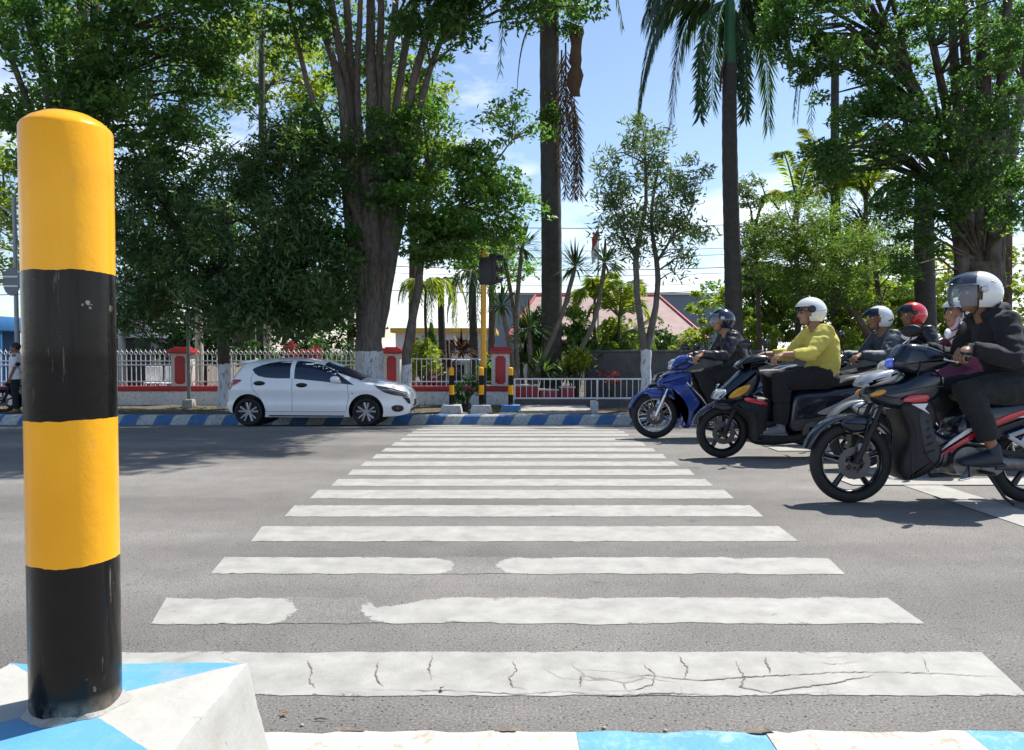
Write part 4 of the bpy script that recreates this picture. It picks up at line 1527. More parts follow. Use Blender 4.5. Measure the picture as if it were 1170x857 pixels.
wall_top = zpx(447, FY)
cap_top = zpx(441, FY)
rail_lo, rail_hi, spear = zpx(436, FY), zpx(417, FY), zpx(406, FY)
xl, xr = P(-260, 440, FY).x, P(587, 440, FY).x
fence = thing('garden_fence', 'white iron fence on a low red capped wall with red panelled pillars', 'fence', (xl, FY, VZ))
mb = MB()
mb.box(((xr - xl) / 2, 0, (wall_top - VZ) / 2 - .1), (xr - xl, .18, wall_top - VZ + .2))
mb.build('low_wall', M['white'], fence)
mb = MB()
mb.bbox(((xr - xl) / 2, 0, (wall_top + cap_top) / 2 - VZ), (xr - xl + .02, .25, cap_top - wall_top), .015)
mb.build('wall_cap', M['red'], fence)
pil = [(-60, 35), (85, 35), (210, 31), (449, 29), (572, 31)]
M['cream'] = mat('cream_pillar_paint', (.62, .58, .54), .65, var=.08, dirt=(.45, .4, .36))
ptop = zpx(404, FY) - VZ
PX = []
for k, (px, w) in enumerate(pil):
    pw = .44 if k != 3 else .40
    x = P(px, 430, FY).x - xl
    PX.append((x, pw))
    mb = MB().bbox((x, -.03, (cap_top - VZ + ptop) / 2 + .0), (pw, .36, ptop - cap_top + VZ), .012)
    pi_ = mb.build('pillar', M['cream'], fence)
    ph = ptop - (cap_top - VZ)
    zc = (cap_top - VZ + ptop) / 2
    hw, hh, q = pw * .28, ph * .43, .045
    out = []
    for sx_, sz_ in ((1, 1), (-1, 1), (-1, -1), (1, -1)):
        cx_, cz_ = x + sx_ * hw, zc + sz_ * hh
        arc = [(cx_ - sx_ * q * math.sin(a), cz_ - sz_ * q * math.cos(a)) for a in (0, .5, 1.07, PI / 2)]
        out += arc if sx_ * sz_ > 0 else arc[::-1]
    m2 = MB().panel([(a, b) for a, b in out], .012, .004, -.215, 1)
    m2.build('panel', M['red'], pi_)
    m3 = MB().bbox((x, -.03, ptop + .035), (pw + .14, .5, .07), .012)
    m3.bbox((x, -.03, ptop + .095), (pw + .06, .42, .05), .012)
    m3.bbox((x, -.03, ptop + .14), (pw - .08, .3, .04), .012)
    m3.build('pillar_cap', M['red'], pi_)
# railing bays between pillars, with ring finials
edges = [(0.0, PX[0][0] - .26)] + [(PX[i][0] + PX[i][1] / 2 + .01, PX[i + 1][0] - PX[i + 1][1] / 2 - .01) for i in range(len(PX) - 1)]
for bi, (a, b) in enumerate(edges):
    if b - a < .3:
        continue
    mb = MB()
    fancy = bi != 4
    rh = zpx(410, FY) - VZ if not fancy else rail_hi - VZ
    for z in (rail_lo - VZ, rh) + ((rail_hi - VZ + .1,) if fancy else ()):
        mb.box(((a + b) / 2, 0, z), (b - a, .03, .028))
    n = max(2, int((b - a) / .115))
    for k in range(1, n):
        x = a + (b - a) * k / n
        zt = (spear - VZ if fancy else rh)
        mb.box((x, 0, (cap_top - VZ + zt) / 2), (.016, .016, zt - cap_top + VZ))
        if fancy:
            mb.torus((x, 0, zt + .055), .04, .011, 10, 5)
            mb.tube([(x, 0, zt + .1), (x, 0, zt + .15)], [.018, .003], 5)
    mb.build('railing_bay', M['rail'], fence)

# metal railing to the right of the last pillar
RY = 17.5
a0 = P(588, 440, RY)
z1, z0 = zpx(433, RY), zpx(455, RY)
rl = P(1330, 440, RY).x - a0.x
ral = thing('metal_railing', 'low white metal railing with thin upright bars in front of the grey wall', 'railing', (a0.x, RY, VZ))
mb = MB()
for z in (z0 - VZ, z1 - VZ):
    mb.box((rl / 2, 0, z), (rl, .035, .035))
n = int(rl / .135)
for k in range(n + 1):
    mb.box((rl * k / n, 0, (z0 + z1) / 2 - VZ), (.015, .015, z1 - z0))
mb.build('bars', M['rail'], ral)
for k in range(0, n + 1, 14):
    MB().box((rl * k / n, 0, (z1 - VZ) / 2), (.04, .042, z1 - VZ + .01)).build('post', M['rail'], ral)
m = MB().box((rl / 2, .02, (z0 - VZ - .03) / 2), (rl, .16, z0 - VZ - .03)).build('plinth', M['greywall'], ral)

GY = 19.6
a0, a1 = P(668, 430, GY), P(1360, 430, GY)
gw = thing('garden_wall', 'long plain dark grey rendered wall behind the white metal railing', 'wall', (a0.x, GY, VZ))
h = zpx(402.5, GY) - VZ
MB().bbox(((a1.x - a0.x) / 2, 0, h / 2), (a1.x - a0.x, .2, h), .01).build('wall_body', M['greywall'], gw)
MB().bbox(((a1.x - a0.x) / 2, 0, h + .025), (a1.x - a0.x + .04, .27, .06), .012).build('coping', M['greywall'], gw)

for k, (px0, px1, yt, lab) in enumerate([(589, 615, 441, 'wide red planter box next to the last fence pillar'), (617, 637, 446, 'small red planter box between two wider ones'), (640, 656, 443, 'red planter box holding a small lime green plant')]):
    Y = 18.5
    A, B = P(px0, 440, Y).x, P(px1, 440, Y).x
    zt = zpx(yt, Y) - VZ
    t = thing('planter', lab, 'planter', ((A + B) / 2, Y, VZ), group='red planters behind the railing')
    mb = MB().bbox((0, 0, zt / 2), (B - A, .3, zt), .015)
    mb.build('box', M['red'], t)
    MB().bbox((0, 0, zt + .015), (B - A + .05, .35, .04), .008).build('rim', M['cream'], t)
for (px, lab) in [(700, 'dark red flowers at the wall foot left of the young tree'), (757, 'dark red flowers at the wall foot right of the young tree')]:
    bush('flower_bed', lab, 'flowers', px, 430, 19.1, 16, 8, 'redleaf', .07, .05, 160, 10, 'red flowers along the grey wall', .1)

# ------------------------------------------------------------------ traffic light, poles, lamps
p = P(552.5, 460, 16.5)
tl = thing('traffic_light', 'traffic light on a yellow pole with a black foot, its dark signal head turned right', 'traffic light', (p.x, 16.5, VZ))


def pole_paint():
    t = NT('yellow_pole_with_black_foot')
    b = t.n('BsdfPrincipled')
    tc = t.n('TexCoord').outputs['Object']
    sx_ = t.n('SeparateXYZ')
    t.l(tc, sx_.inputs[0])
    f = t.n('Math', operation='GREATER_THAN')
    t.l(sx_.outputs['Z'], f.inputs[0])
    f.inputs[1].default_value = .93
    nz = t.noise(9, 5, .6, tc)
    y = t.ramp(nz.outputs['Fac'], [(.3, (.62, .3, .02)), (.7, (.76, .4, .03))]).outputs['Color']
    t.l(t.mix(f.outputs[0], (.02, .02, .022), y), b.inputs['Base Color'])
    b.inputs['Roughness'].default_value = .4
    t.l(b.outputs[0], t.out.inputs['Surface'])
    return t.m


M['yellowpole'] = pole_paint()
H = zpx(285, 16.5) - VZ
MB().tube([(0, 0, -.03), (0, 0, H)], .062, 18).build('pole', M['yellowpole'], tl, ang=60)
M['signalblack'] = mat('black_signal_housing', (.014, .014, .015), .5, var=.2)
hc = (zpx(310, 16.5) - VZ)
mb = MB()
mb.bbox((.05, .0, hc - .0), (.28, .22, .58), .025)
mb.bbox((.2, .06, hc + .05), (.16, .24, .64), .025)
hd = mb.build('signal_head', M['signalblack'], tl)
for k in range(3):
    z = hc + .27 - k * .24
    # hoods pointing to the right of the photograph
    mb = MB()
    seg, vs, fs = 14, [], []
    for x_ in (.28, .41):
        for i in range(seg + 1):
            a = -.25 + (PI + .5) * i / seg
            vs.append((x_ + (.0 if x_ < .35 else .03 * math.sin(a)), .06 + .1 * math.cos(a), z + .1 * math.sin(a)))
    fs = [(i, i + 1, seg + 2 + i, seg + 1 + i) for i in range(seg)]
    mb.add(vs, fs)
    mb.build('visor', M['signalblack'], hd, fix=False)
    lens = MB().tube([(.275, .06, z), (.29, .06, z), (.296, .06, z)], [.085, .08, .03], 16)
    lens.build('lens', mat('signal_lens', [(.2, .015, .01), (.25, .13, .01), (.01, .15, .06)][k], .2), hd)
mb = MB()
mb.tube([(0, 0, hc + .25), (.06, 0, hc + .25), (.13, 0, hc + .22)], .02, 8)
mb.build('bracket', M['signalblack'], tl)

p = P(216, 464, 17.4)
t = thing('street_pole', 'thin grey green pole on a small concrete footing in front of the left pillar', 'pole', (p.x, 17.4, VZ))
MB().tube([(0, 0, 0), (0, 0, 4.6)], [.04, .03], 10).build('pole', mat('grey_green_pole', (.16, .2, .19), .5, .3), t, ang=60)
MB().bbox((0, 0, .09), (.26, .26, .2), .03, .85).build('footing', M['concrete'], t)
for (px, lab) in [(252, 'thin pale post behind the fence left of the mango trunk'), (306, 'pale palm like post behind the fence above the car'), (228, 'pale smooth trunk like column behind the fence left of the mango')]:
    p = P(px, 460, 20.5)
    r_ = .055 if px == 252 else .11
    o = MB().tube([(0, 0, 0), (.01, 0, 1.2), (0, 0, zpx(330, 20.5) - VZ)], [r_ * 1.1, r_, r_ * .85], 12).build('garden_post', mat('pale_post', (.46, .43, .37), .8, var=.2, bump=.5, bscale=12), ang=60)
    o.location = (p.x, 20.5, VZ)
    tag(o, lab, 'post', 'posts behind the fence')
# board behind the fence by the mango trunk
p0, p1 = P(266, 378, 21), P(292, 378, 21)
sb = thing('notice_board', 'dark notice board on thin legs behind the fence right of the mango trunk', 'notice board', ((p0.x + p1.x) / 2, 21, VZ))
zb, zt = zpx(396, 21) - VZ, zpx(372, 21) - VZ
MB().bbox((0, 0, (zb + zt) / 2), (p1.x - p0.x, .05, zt - zb), .01).build('board', mat('dark_board', (.05, .055, .05), .5), sb)
for s_ in (-1, 1):
    MB().tube([(s_ * (p1.x - p0.x) * .48, 0, 0), (s_ * (p1.x - p0.x) * .48, 0, zt + .1)], .025, 8).build('leg', M['rail'], sb)

# round sign seen from behind and its pole at far left
p = P(21, 470, 16.2)
t = thing('road_sign', 'round road sign seen from behind on a tall grey pole at far left', 'road sign', (p.x, 16.2, VZ))
zt = zpx(225, 16.2) - VZ
MB().tube([(0, 0, 0), (0, 0, zt)], [.045, .04], 12).build('pole', mat('sign_pole_grey', (.26, .29, .31), .5, .4), t, ang=60)
zs = zpx(322, 16.2) - VZ
mb = MB()
mb.cyl_y((-.07, -.07, zs), .30, .012, 32)
disc = mb.build('sign_disc', mat('sign_back_metal', (.17, .19, .21), .5, .5), t, ang=40)
disc.scale = (.62, 1, 1)
for dz in (-.1, .1):
    MB().box((-.05, -.085, zs + dz), (.3, .02, .035)).build('clamp', M['steel'], t)
mb = MB()
z2 = zpx(238, 16.2) - VZ
mb.tube([(0, 0, z2 - .15), (-.3, 0, z2 + .05), (-.9, 0, z2 + .15)], .02, 8)
mb.build('arm', M['steel'], t)

# double armed lamp post in the garden, flagpole
p = P(709, 440, 26)
t = thing('lamp_post', 'brown garden lamp post with two curved arms in front of the pink roof', 'lamp post', (p.x, 26, VZ))
zt = zpx(326, 26) - VZ
mb = MB().tube([(0, 0, 0), (0, 0, zt)], [.06, .04], 10)
mb.build('post', mat('brown_metal', (.07, .045, .035), .5, .3), t, ang=60)
for s_, r_ in ((-1, 1.0), (1, .35)):
    MB().tube([(0, 0, zt - .12), (s_ * .3 * r_, 0, zt + .05), (s_ * .75 * r_, 0, zt + .3 * r_), (s_ * .95 * r_, 0, zt + .33 * r_)], .022, 6).build('arm', M['steel'], t)
    MB().ell((s_ * 1.08 * r_, 0, zt + .32 * r_), (.17, .07, .045), 10, 6).build('lamp_head', M['steel'], t)
MB().tube([(.12, 0, zt - .4), (.12, 0, zt + .05)], .03, 8).build('second_post', M['steel'], t)
p = P(683, 440, 30)
t = thing('flagpole', 'slim flagpole with a limp red and white flag above the yuccas', 'flagpole', (p.x, 30, VZ))
zt = zpx(258, 30) - VZ
MB().tube([(0, 0, 0), (0, 0, zt)], [.05, .025], 8).build('pole', M['steel'], t)
mb = MB()
vs = []
for i in range(9):
    for j in range(5):
        vs.append((-.02 - j * .06 + .02 * math.sin(i), .05 * math.sin(j * 1.7 + i * .8), zt - .1 - i * .13 - j * .1))
mb.add(vs, [(i * 5 + j, i * 5 + j + 1, (i + 1) * 5 + j + 1, (i + 1) * 5 + j) for i in range(8) for j in range(4)])
for k in range(16, 32):
    mb.mi[k] = 1
mb.build('flag', [M['red'], M['plainwhite']], t, fix=False)

# overhead cables along the street beyond the garden
CB = [(256, 27, 'highest thin black cable crossing the sky behind the thick palm'), (278, 27.3, 'second black cable from the top, behind the young sparse tree'), (290, 27.6, 'third black cable from the top, behind the young sparse tree'), (300, 27, 'sagging black cable above the dark blue helmet'),
      (311, 27.4, 'fourth tight cable above the pink roof ridge'), (318, 28, 'double cable just above the pink roof'), (331, 27.6, 'lowest black cable just over the pink roof ridge')]
M['cable'] = mat('black_cable', (.05, .05, .055), .6)
for k, (y, Y, lab) in enumerate(CB):
    A, B = P(-500, y + 3, Y), P(1800, y + (2 if k % 2 else -6), Y + .5)
    pts = [A.lerp(B, i / 24) - Vector((0, 0, .5 * (1 - (2 * ((i / 24 * 3) % 1) - 1) ** 2))) + Vector((0, 0, .3)) for i in range(25)]
    o = MB().tube(pts, .009 if k % 3 else .014, 5).build('overhead_cable', M['cable'], ang=80)
    tag(o, lab, 'cable', 'overhead cables')
for (px, lab) in [(-480, 'utility pole beyond the left edge'), (1790, 'utility pole beyond the right edge')]:
    pass

# ------------------------------------------------------------------ buildings
def roof_tiles(name, c1, c2, sc=8.0):
    t = NT(name)
    b = t.n('BsdfPrincipled')
    tc = t.n('TexCoord').outputs['Object']
    wv = t.n('TexWave', bands_direction='X', wave_profile='SIN')
    wv.inputs['Scale'].default_value = sc
    wv.inputs['Distortion'].default_value = .4
    t.l(tc, wv.inputs['Vector'])
    nz = t.noise(2.5, 6, .65, tc)
    c = t.ramp(nz.outputs['Fac'], [(.3, c1), (.7, c2)]).outputs['Color']
    c = t.mix(t.ramp(wv.outputs['Fac'], [(.0, (.35, .35, .35)), (.35, (0, 0, 0))]).outputs['Color'], c, col3(c1, .6))
    t.l(c, b.inputs['Base Color'])
    b.inputs['Roughness'].default_value = .75
    t.l(b.outputs[0], t.out.inputs['Surface'])
    return t.m


M['pinktile'] = roof_tiles('faded_pink_roof_tiles', (.3, .2, .185), (.42, .3, .27))
M['redroof'] = mat('red_roof_sheet', (.45, .06, .06), .5, var=.15)
M['glassdark'] = mat('dark_window_glass', (.02, .025, .03), .08, var=.2)
M['paleblue'] = mat('pale_blue_grey_cladding', (.16, .2, .25), .6, var=.06, scale=.6)


def hip(mb, x0, x1, y0, y1, ze, zr, inset, ov=.4):
    x0, x1, y0, y1 = x0 - ov, x1 + ov, y0 - ov, y1 + ov
    ym = (y0 + y1) / 2
    v = [(x0, y0, ze), (x1, y0, ze), (x1, y1, ze), (x0, y1, ze), (x0 + inset, ym, zr), (x1 - inset, ym, zr),
         (x0, y0, ze - .12), (x1, y0, ze - .12), (x1, y1, ze - .12), (x0, y1, ze - .12)]
    mb.add(v, [(0, 1, 5, 4), (1, 2, 5), (2, 3, 4, 5), (3, 0, 4), (0, 1, 7, 6), (1, 2, 8, 7), (2, 3, 9, 8), (3, 0, 6, 9), (6, 7, 8, 9)])


def win(parent, x, y, z, w, h, m='glassdark', fr='plainwhite', depth=.05):
    mb = MB()
    for sx_ in (-1, 1):
        mb.box((x + sx_ * (w / 2 - .03), y - depth, z), (.06, .06, h))
    for sz_ in (-1, 1):
        mb.box((x, y - depth, z + sz_ * (h / 2 - .03)), (w - .12, .058, .06))
    mb.box((x, y - depth, z), (.04, .05, h - .12))
    f = mb.build('window', M[fr], parent)
    MB().box((x, y - depth + .03, z), (w - .1, .02, h - .1)).build('pane', M[m], f)


# house with pink tiled roof
Y = 36
x0, x1 = P(588, 380, Y).x, P(797, 380, Y).x
ze, zr = zpx(388, Y), zpx(338, 40)
hs = thing('house', 'house with a wide faded pink tiled hip roof behind the yuccas and young tree', 'house', ((x0 + x1) / 2, Y, VZ))
hw = (x1 - x0) / 2
MB().box((0, 4, (ze - VZ) / 2), (2 * hw - .2, 7.6, ze - VZ)).build('wall', M['white'], hs)
mb = MB()
hip(mb, -hw, hw, 0, 8, ze - VZ, zr - VZ, hw * .35)
mb.build('roof', M['pinktile'], hs, ang=10)
for s_ in (-1, 1):
    mb = MB()
    mb.tube([(s_ * (hw + .4), -.4, ze - VZ + .03), (s_ * (hw + .4 - hw * .35), 4, zr - VZ + .03)], .07, 6)
    mb.build('ridge_tiles', M['redroof'], hs)
mb = MB()
mb.tube([(-(hw + .4 - hw * .35), 4, zr - VZ + .03), ((hw + .4 - hw * .35), 4, zr - VZ + .03)], .08, 6)
mb.build('ridge_tiles', M['redroof'], hs)
for k in range(4):
    win(hs, -hw + 1.4 + k * 2.1, 0.2, (ze - VZ) * .5, 1.2, 1.1)
# annex, nearer
Y = 31
x0, x1 = P(728, 390, Y).x, P(788, 390, Y).x
ze, zr = zpx(390, Y), zpx(369, 33)
hs = thing('house', 'small annex with a low pink tiled roof right of the young tree stems', 'house', ((x0 + x1) / 2, Y, VZ))
hw = (x1 - x0) / 2
MB().box((0, 2, (ze - VZ) / 2), (2 * hw - .2, 3.6, ze - VZ)).build('wall', M['white'], hs)
mb = MB()
hip(mb, -hw, hw, 0, 4, ze - VZ, zr - VZ, hw * .6, .25)
mb.build('roof', M['pinktile'], hs, ang=10)
# long pale hall behind
Y = 58
x0, x1 = P(560, 380, Y).x, P(830, 380, Y).x
hs = thing('hall', 'long flat roofed blue grey hall rising behind the pink roofed house', 'building', ((x0 + x1) / 2, Y, VZ))
h = zpx(337, Y) - VZ
MB().box((0, 5, h / 2), (x1 - x0, 10, h)).build('wall', M['paleblue'], hs)
MB().box((0, 5, h + .08), (x1 - x0 + .4, 10.4, .16)).build('roof', M['steel'], hs)
# white hall with yellow eaves
Y = 44
x0, x1 = P(452, 400, Y).x, P(562, 400, Y).x
hs = thing('hall', 'white hall with a yellow eaves band seen between the fence pillars', 'building', ((x0 + x1) / 2, Y, VZ))
h = zpx(380, Y) - VZ
hw = (x1 - x0) / 2
MB().box((0, 4, h / 2), (2 * hw, 8, h)).build('wall', M['plainwhite'], hs)
MB().box((0, 3.9, h + .12), (2 * hw + .5, 8.5, .26)).build('eaves', mat('yellow_eaves_paint', (.7, .42, .06), .6), hs)
for k in range(5):
    win(hs, -hw + .9 + k * 1.1, 0, h * .66, .8, .9)
# pavilion with door, nearer
Y = 30
x0, x1 = P(480, 420, Y).x, P(548, 420, Y).x
hs = thing('pavilion', 'low white pavilion with a dark framed doorway and red counter behind the fence', 'building', ((x0 + x1) / 2, Y, VZ))
h = zpx(414, Y) - VZ
hw = (x1 - x0) / 2
MB().box((0, 1.5, h / 2), (2 * hw, 3, h)).build('wall', M['white'], hs)
MB().box((0, 1.45, h + .05), (2 * hw + .3, 3.3, .1)).build('roof', M['plainwhite'], hs)
for k, x in enumerate((-.62, .35)):
    MB().box((x, -.012, h * .45), (.42, .02, h * .86)).build('doorway', M['glassdark'], hs)
mb = MB().bbox((-.58, -.25, .28), (.5, .3, .5), .02)
mb.build('counter', M['red'], hs)
MB().box((-.58, -.405, .3), (.26, .006, .1)).build('counter_sign', M['plainwhite'], hs)
# red kiosk left of the second pillar
Y = 24
x0, x1 = P(428, 420, Y).x, P(462, 420, Y).x
hs = thing('kiosk', 'kiosk with a bright red sheet roof behind the fence left of the leaning tree', 'kiosk', ((x0 + x1) / 2, Y, VZ))
hw = (x1 - x0) / 2
zt, ze = zpx(397, Y) - VZ, zpx(409, Y) - VZ
MB().box((0, .8, ze / 2), (2 * hw - .1, 1.5, ze)).build('wall', M['white'], hs)
mb = MB()
hip(mb, -hw, hw, 0, 1.6, ze, zt, .3, .15)
mb.build('roof', M['redroof'], hs, ang=10)
win(hs, 0, .05, ze * .55, .6, ze * .5)
# patterned white building left
Y = 27
x0, x1 = P(80, 400, Y).x, P(168, 400, Y).x
hs = thing('building', 'white building with a pierced screen upper storey left of the mango tree', 'building', ((x0 + x1) / 2, Y, VZ))
hw = (x1 - x0) / 2
zl, zt = zpx(386, Y) - VZ, zpx(318, Y) - VZ
MB().box((0, 2, (zl + zt) / 2), (2 * hw, 4, zt - zl)).build('upper_wall', M['plainwhite'], hs)
mb = MB()
for i in range(7):
    for j in range(3):
        mb.box((hw - .25 - i * .2, -.004, zl + .2 + j * .2), (.09, .02, .11))
mb.build('screen_openings', M['glassdark'], hs)
MB().box((0, 2.2, zl / 2), (2 * hw - .1, 3.6, zl)).build('lower_wall', M['greywall'], hs)
MB().box((hw - .12, -.02, (zl + zt) / 2 + .1), (.06, .05, zt - zl)).build('trim', mat('pink_trim', (.6, .2, .25), .6), hs)
MB().tube([(-.2 + hw * .55, -.15, 0), (-.2 + hw * .55, -.15, zl + .9)], .12, 12).build('column', M['cream'], hs)
# blue kiosk at the left edge
Y = 21.5
x0, x1 = P(-150, 400, Y).x, P(26, 400, Y).x
hs = thing('kiosk', 'blue roadside kiosk with a deep blue canopy at the left edge', 'kiosk', ((x0 + x1) / 2, Y, VZ))
hw = (x1 - x0) / 2
zt, zc = zpx(363, Y) - VZ, zpx(379, Y) - VZ
M['kioskblue'] = mat('kiosk_blue_paint', (.05, .2, .48), .5, var=.12)
MB().bbox((0, .2, (zt + zc) / 2), (2 * hw, 2.4, zt - zc), .02).build('canopy', M['kioskblue'], hs)
MB().box((-.45, .5, zc / 2), (2 * hw - .9, 1.6, zc)).build('wall', mat('kiosk_blue_wall', (.07, .22, .5), .6, var=.1), hs)
MB().box((-.48, -.33, .42), (2 * hw - .92, .06, .84)).build('lower_panel', M['white'], hs)
for x in (hw - .1,):
    MB().tube([(x, -.8, 0), (x, -.8, zc)], .05, 10).build('post', M['kioskblue'], hs)
# plastic chairs in the garden behind the left railing
ch = None
for k, (px, rz, lab) in enumerate([(175, .3, 'white plastic garden chair behind the railing, left of two'), (188, -.5, 'white plastic garden chair behind the railing beside the pillar, right of two')]):
    p = P(px, 450, 20.6)
    t = thing('garden_chair', lab, 'chair', (p.x, 20.6, VZ), rz, 'white garden chairs')
    if ch is None:
        ch = t
        MB().bbox((0, 0, .43), (.42, .42, .04), .015).build('seat', M['plainwhite'], t)
        MB().bbox((0, .2, .66), (.42, .04, .44), .018).build('backrest', M['plainwhite'], t)
        for sx_ in (-1, 1):
            for sy_ in (-1, 1):
                MB().tube([(sx_ * .19, sy_ * .19, .42), (sx_ * .22, sy_ * .22, 0)], .018, 6).build('leg', M['plainwhite'], t)
    else:
        for c in list(ch.children):
            d = c.copy()
            COL.objects.link(d)
            d.parent = t
# ------------------------------------------------------------------ white hatchback
CS = .88
CARY = 13.62
M['carwhite'] = mat('white_car_paint', (.86, .86, .85), .3, var=.02, scale=3, coat=.5)
M['carglass'] = mat('tinted_car_glass', (.01, .018, .04), .16, var=.1, spec=.8)
M['carblack'] = mat('black_car_trim', (.012, .012, .013), .45)
M['alloy'] = mat('machined_alloy', (.42, .42, .44), .25, .9, var=.06)
M['lens_red'] = mat('red_tail_lens', (.35, .01, .015), .12, coat=.6)
M['lens_clear'] = mat('headlamp_lens', (.07, .075, .085), .08, .2, coat=.8)
# local car space: x forward (to the right in the photo), rear axle at x=0
AX, WR = 2.405, .295
top = [(-.475, .45), (-.47, .62), (-.445, .82), (-.38, .97), (-.28, 1.13), (-.20, 1.26), (-.13, 1.325), (.1, 1.362), (.45, 1.395), (.85, 1.405), (1.2, 1.385), (1.5, 1.325), (1.85, 1.18), (2.15, 1.03), (2.38, .955), (2.65, .915), (2.9, .865), (3.1, .80), (3.22, .725), (3.285, .62), (3.3, .48)]
bot = [(-.475, .38), (-.42, .3), (-.3, .26), (0, .2), (1, .19), (2, .19), (2.8, .2), (3.1, .22), (3.27, .28), (3.3, .36)]


def interp(tb, x):
    if x <= tb[0][0]: return tb[0][1]
    for i in range(len(tb) - 1):
        if x <= tb[i + 1][0]:
            t = (x - tb[i][0]) / (tb[i + 1][0] - tb[i][0])
            return tb[i][1] * (1 - t) + tb[i + 1][1] * t
    return tb[-1][1]


topc = [(p.x, p.y) for p in catmull([(a, b, 0) for a, b in top], 6, False)]
botc = [(p.x, p.y) for p in catmull([(a, b, 0) for a, b in bot], 6, False)]


def plan(x):
    """half width of the body at belt height"""
    if x < .0:
        t = (.0 - x) / .475
        return .80 - .16 * t ** 2.2
    if x > 2.2:
        t = (x - 2.2) / 1.1
        return .81 - .22 * t ** 3.0
    return .80 + .01 * min(1, x / 1.2)


BELT = .84


def half(x, z):
    zt, zb = interp(topc, x), interp(botc, x)
    w = plan(x)
    if z < .45:
        w *= 1 - .06 * ((.45 - z) / .25) ** 2
    # crease over the doors
    w += .012 * math.exp(-((z - .74) / .05) ** 2) - .012 * math.exp(-((z - .55) / .12) ** 2)
    bz = min(BELT, zt - .12)
    if z > bz:
        u = min(1, (z - bz) / max(zt - bz, .01))
        if zt > BELT + .15:
            tum = .20 * (z - bz)
            w = (w - tum) * (1 - u ** 5) ** .42
        else:
            w = w * (1 - u ** 4.0) ** .5
    return max(w, 0)


xsg = sorted(set([round(-.475 + 3.775 * i / 130, 4) for i in range(131)]))
rows = 26
mb = MB()
idx = {}
for side in (-1, 1):
    for i, x in enumerate(xsg):
        zt, zb = interp(topc, x), interp(botc, x)
        for j in range(rows + 1):
            t = 1 - (1 - j / rows) ** 1.6
            z = zb + (zt - zb) * t
            idx[side, i, j] = len(mb.v)
            mb.v.append((x, side * half(x, z) if j < rows else side * 1e-4, z))
for side in (-1, 1):
    for i in range(len(xsg) - 1):
        for j in range(rows):
            f = (idx[side, i, j], idx[side, i + 1, j], idx[side, i + 1, j + 1], idx[side, i, j + 1])
            mb.f.append(f)
            mb.mi.append(0)
for i in range(len(xsg) - 1):
    mb.f.append((idx[-1, i, 0], idx[1, i, 0], idx[1, i + 1, 0], idx[-1, i + 1, 0]))
    mb.mi.append(1)
for i in (0, len(xsg) - 1):
    for j in range(rows):
        mb.f.append((idx[-1, i, j], idx[-1, i, j + 1], idx[1, i, j + 1], idx[1, i, j]))
        mb.mi.append(0)
p0 = P(283, 488, CARY)
car = thing('car', 'white five door hatchback parked facing right along the far kerb', 'car', (p0.x, CARY + .72, 0))
zc_ = (road_z(CARY) + road_z(CARY + 1.4)) / 2
car.location.z = road_z(CARY + .05) + .0
car.scale = (CS, CS, CS)
raw = mb.build('raw', [M['carwhite'], M['carblack']])
bm = bmesh.new()
bm.from_mesh(raw.data)
bmesh.ops.remove_doubles(bm, verts=bm.verts[:], dist=.0006)
bmesh.ops.recalc_face_normals(bm, faces=bm.faces[:])
bm.to_mesh(raw.data)
bm.free()
cut = MB()
for ax in (0, AX):
    cut.m = 1
    cut.tube([(ax, -1.2, WR + .02), (ax, 1.2, WR + .02)], .352, 40)
cutter = cut.build('cutter', [M['carwhite'], M['carblack']])
md = raw.modifiers.new('b', 'BOOLEAN')
md.object = cutter
md.operation = 'DIFFERENCE'
md.solver = 'EXACT'
dg = bpy.context.evaluated_depsgraph_get()
me = bpy.data.meshes.new_from_object(raw.evaluated_get(dg))
for o in (raw, cutter):
    bpy.data.objects.remove(o)
me.name = 'body'
for pg in me.polygons:
    c = pg.center
    for ax in (0, AX):
        d = Vector((c.x - ax, 0, c.z - WR - .02))
        if d.length < .36 and (d.length < .34 or d.normalized().dot(pg.normal) < -.5) :
            pg.material_index = 1
me.polygons.foreach_set('use_smooth', [True] * len(me.polygons))
me.set_sharp_from_angle(angle=math.radians(35))
body = bpy.data.objects.new('body', me)
COL.objects.link(body)
body.parent = car


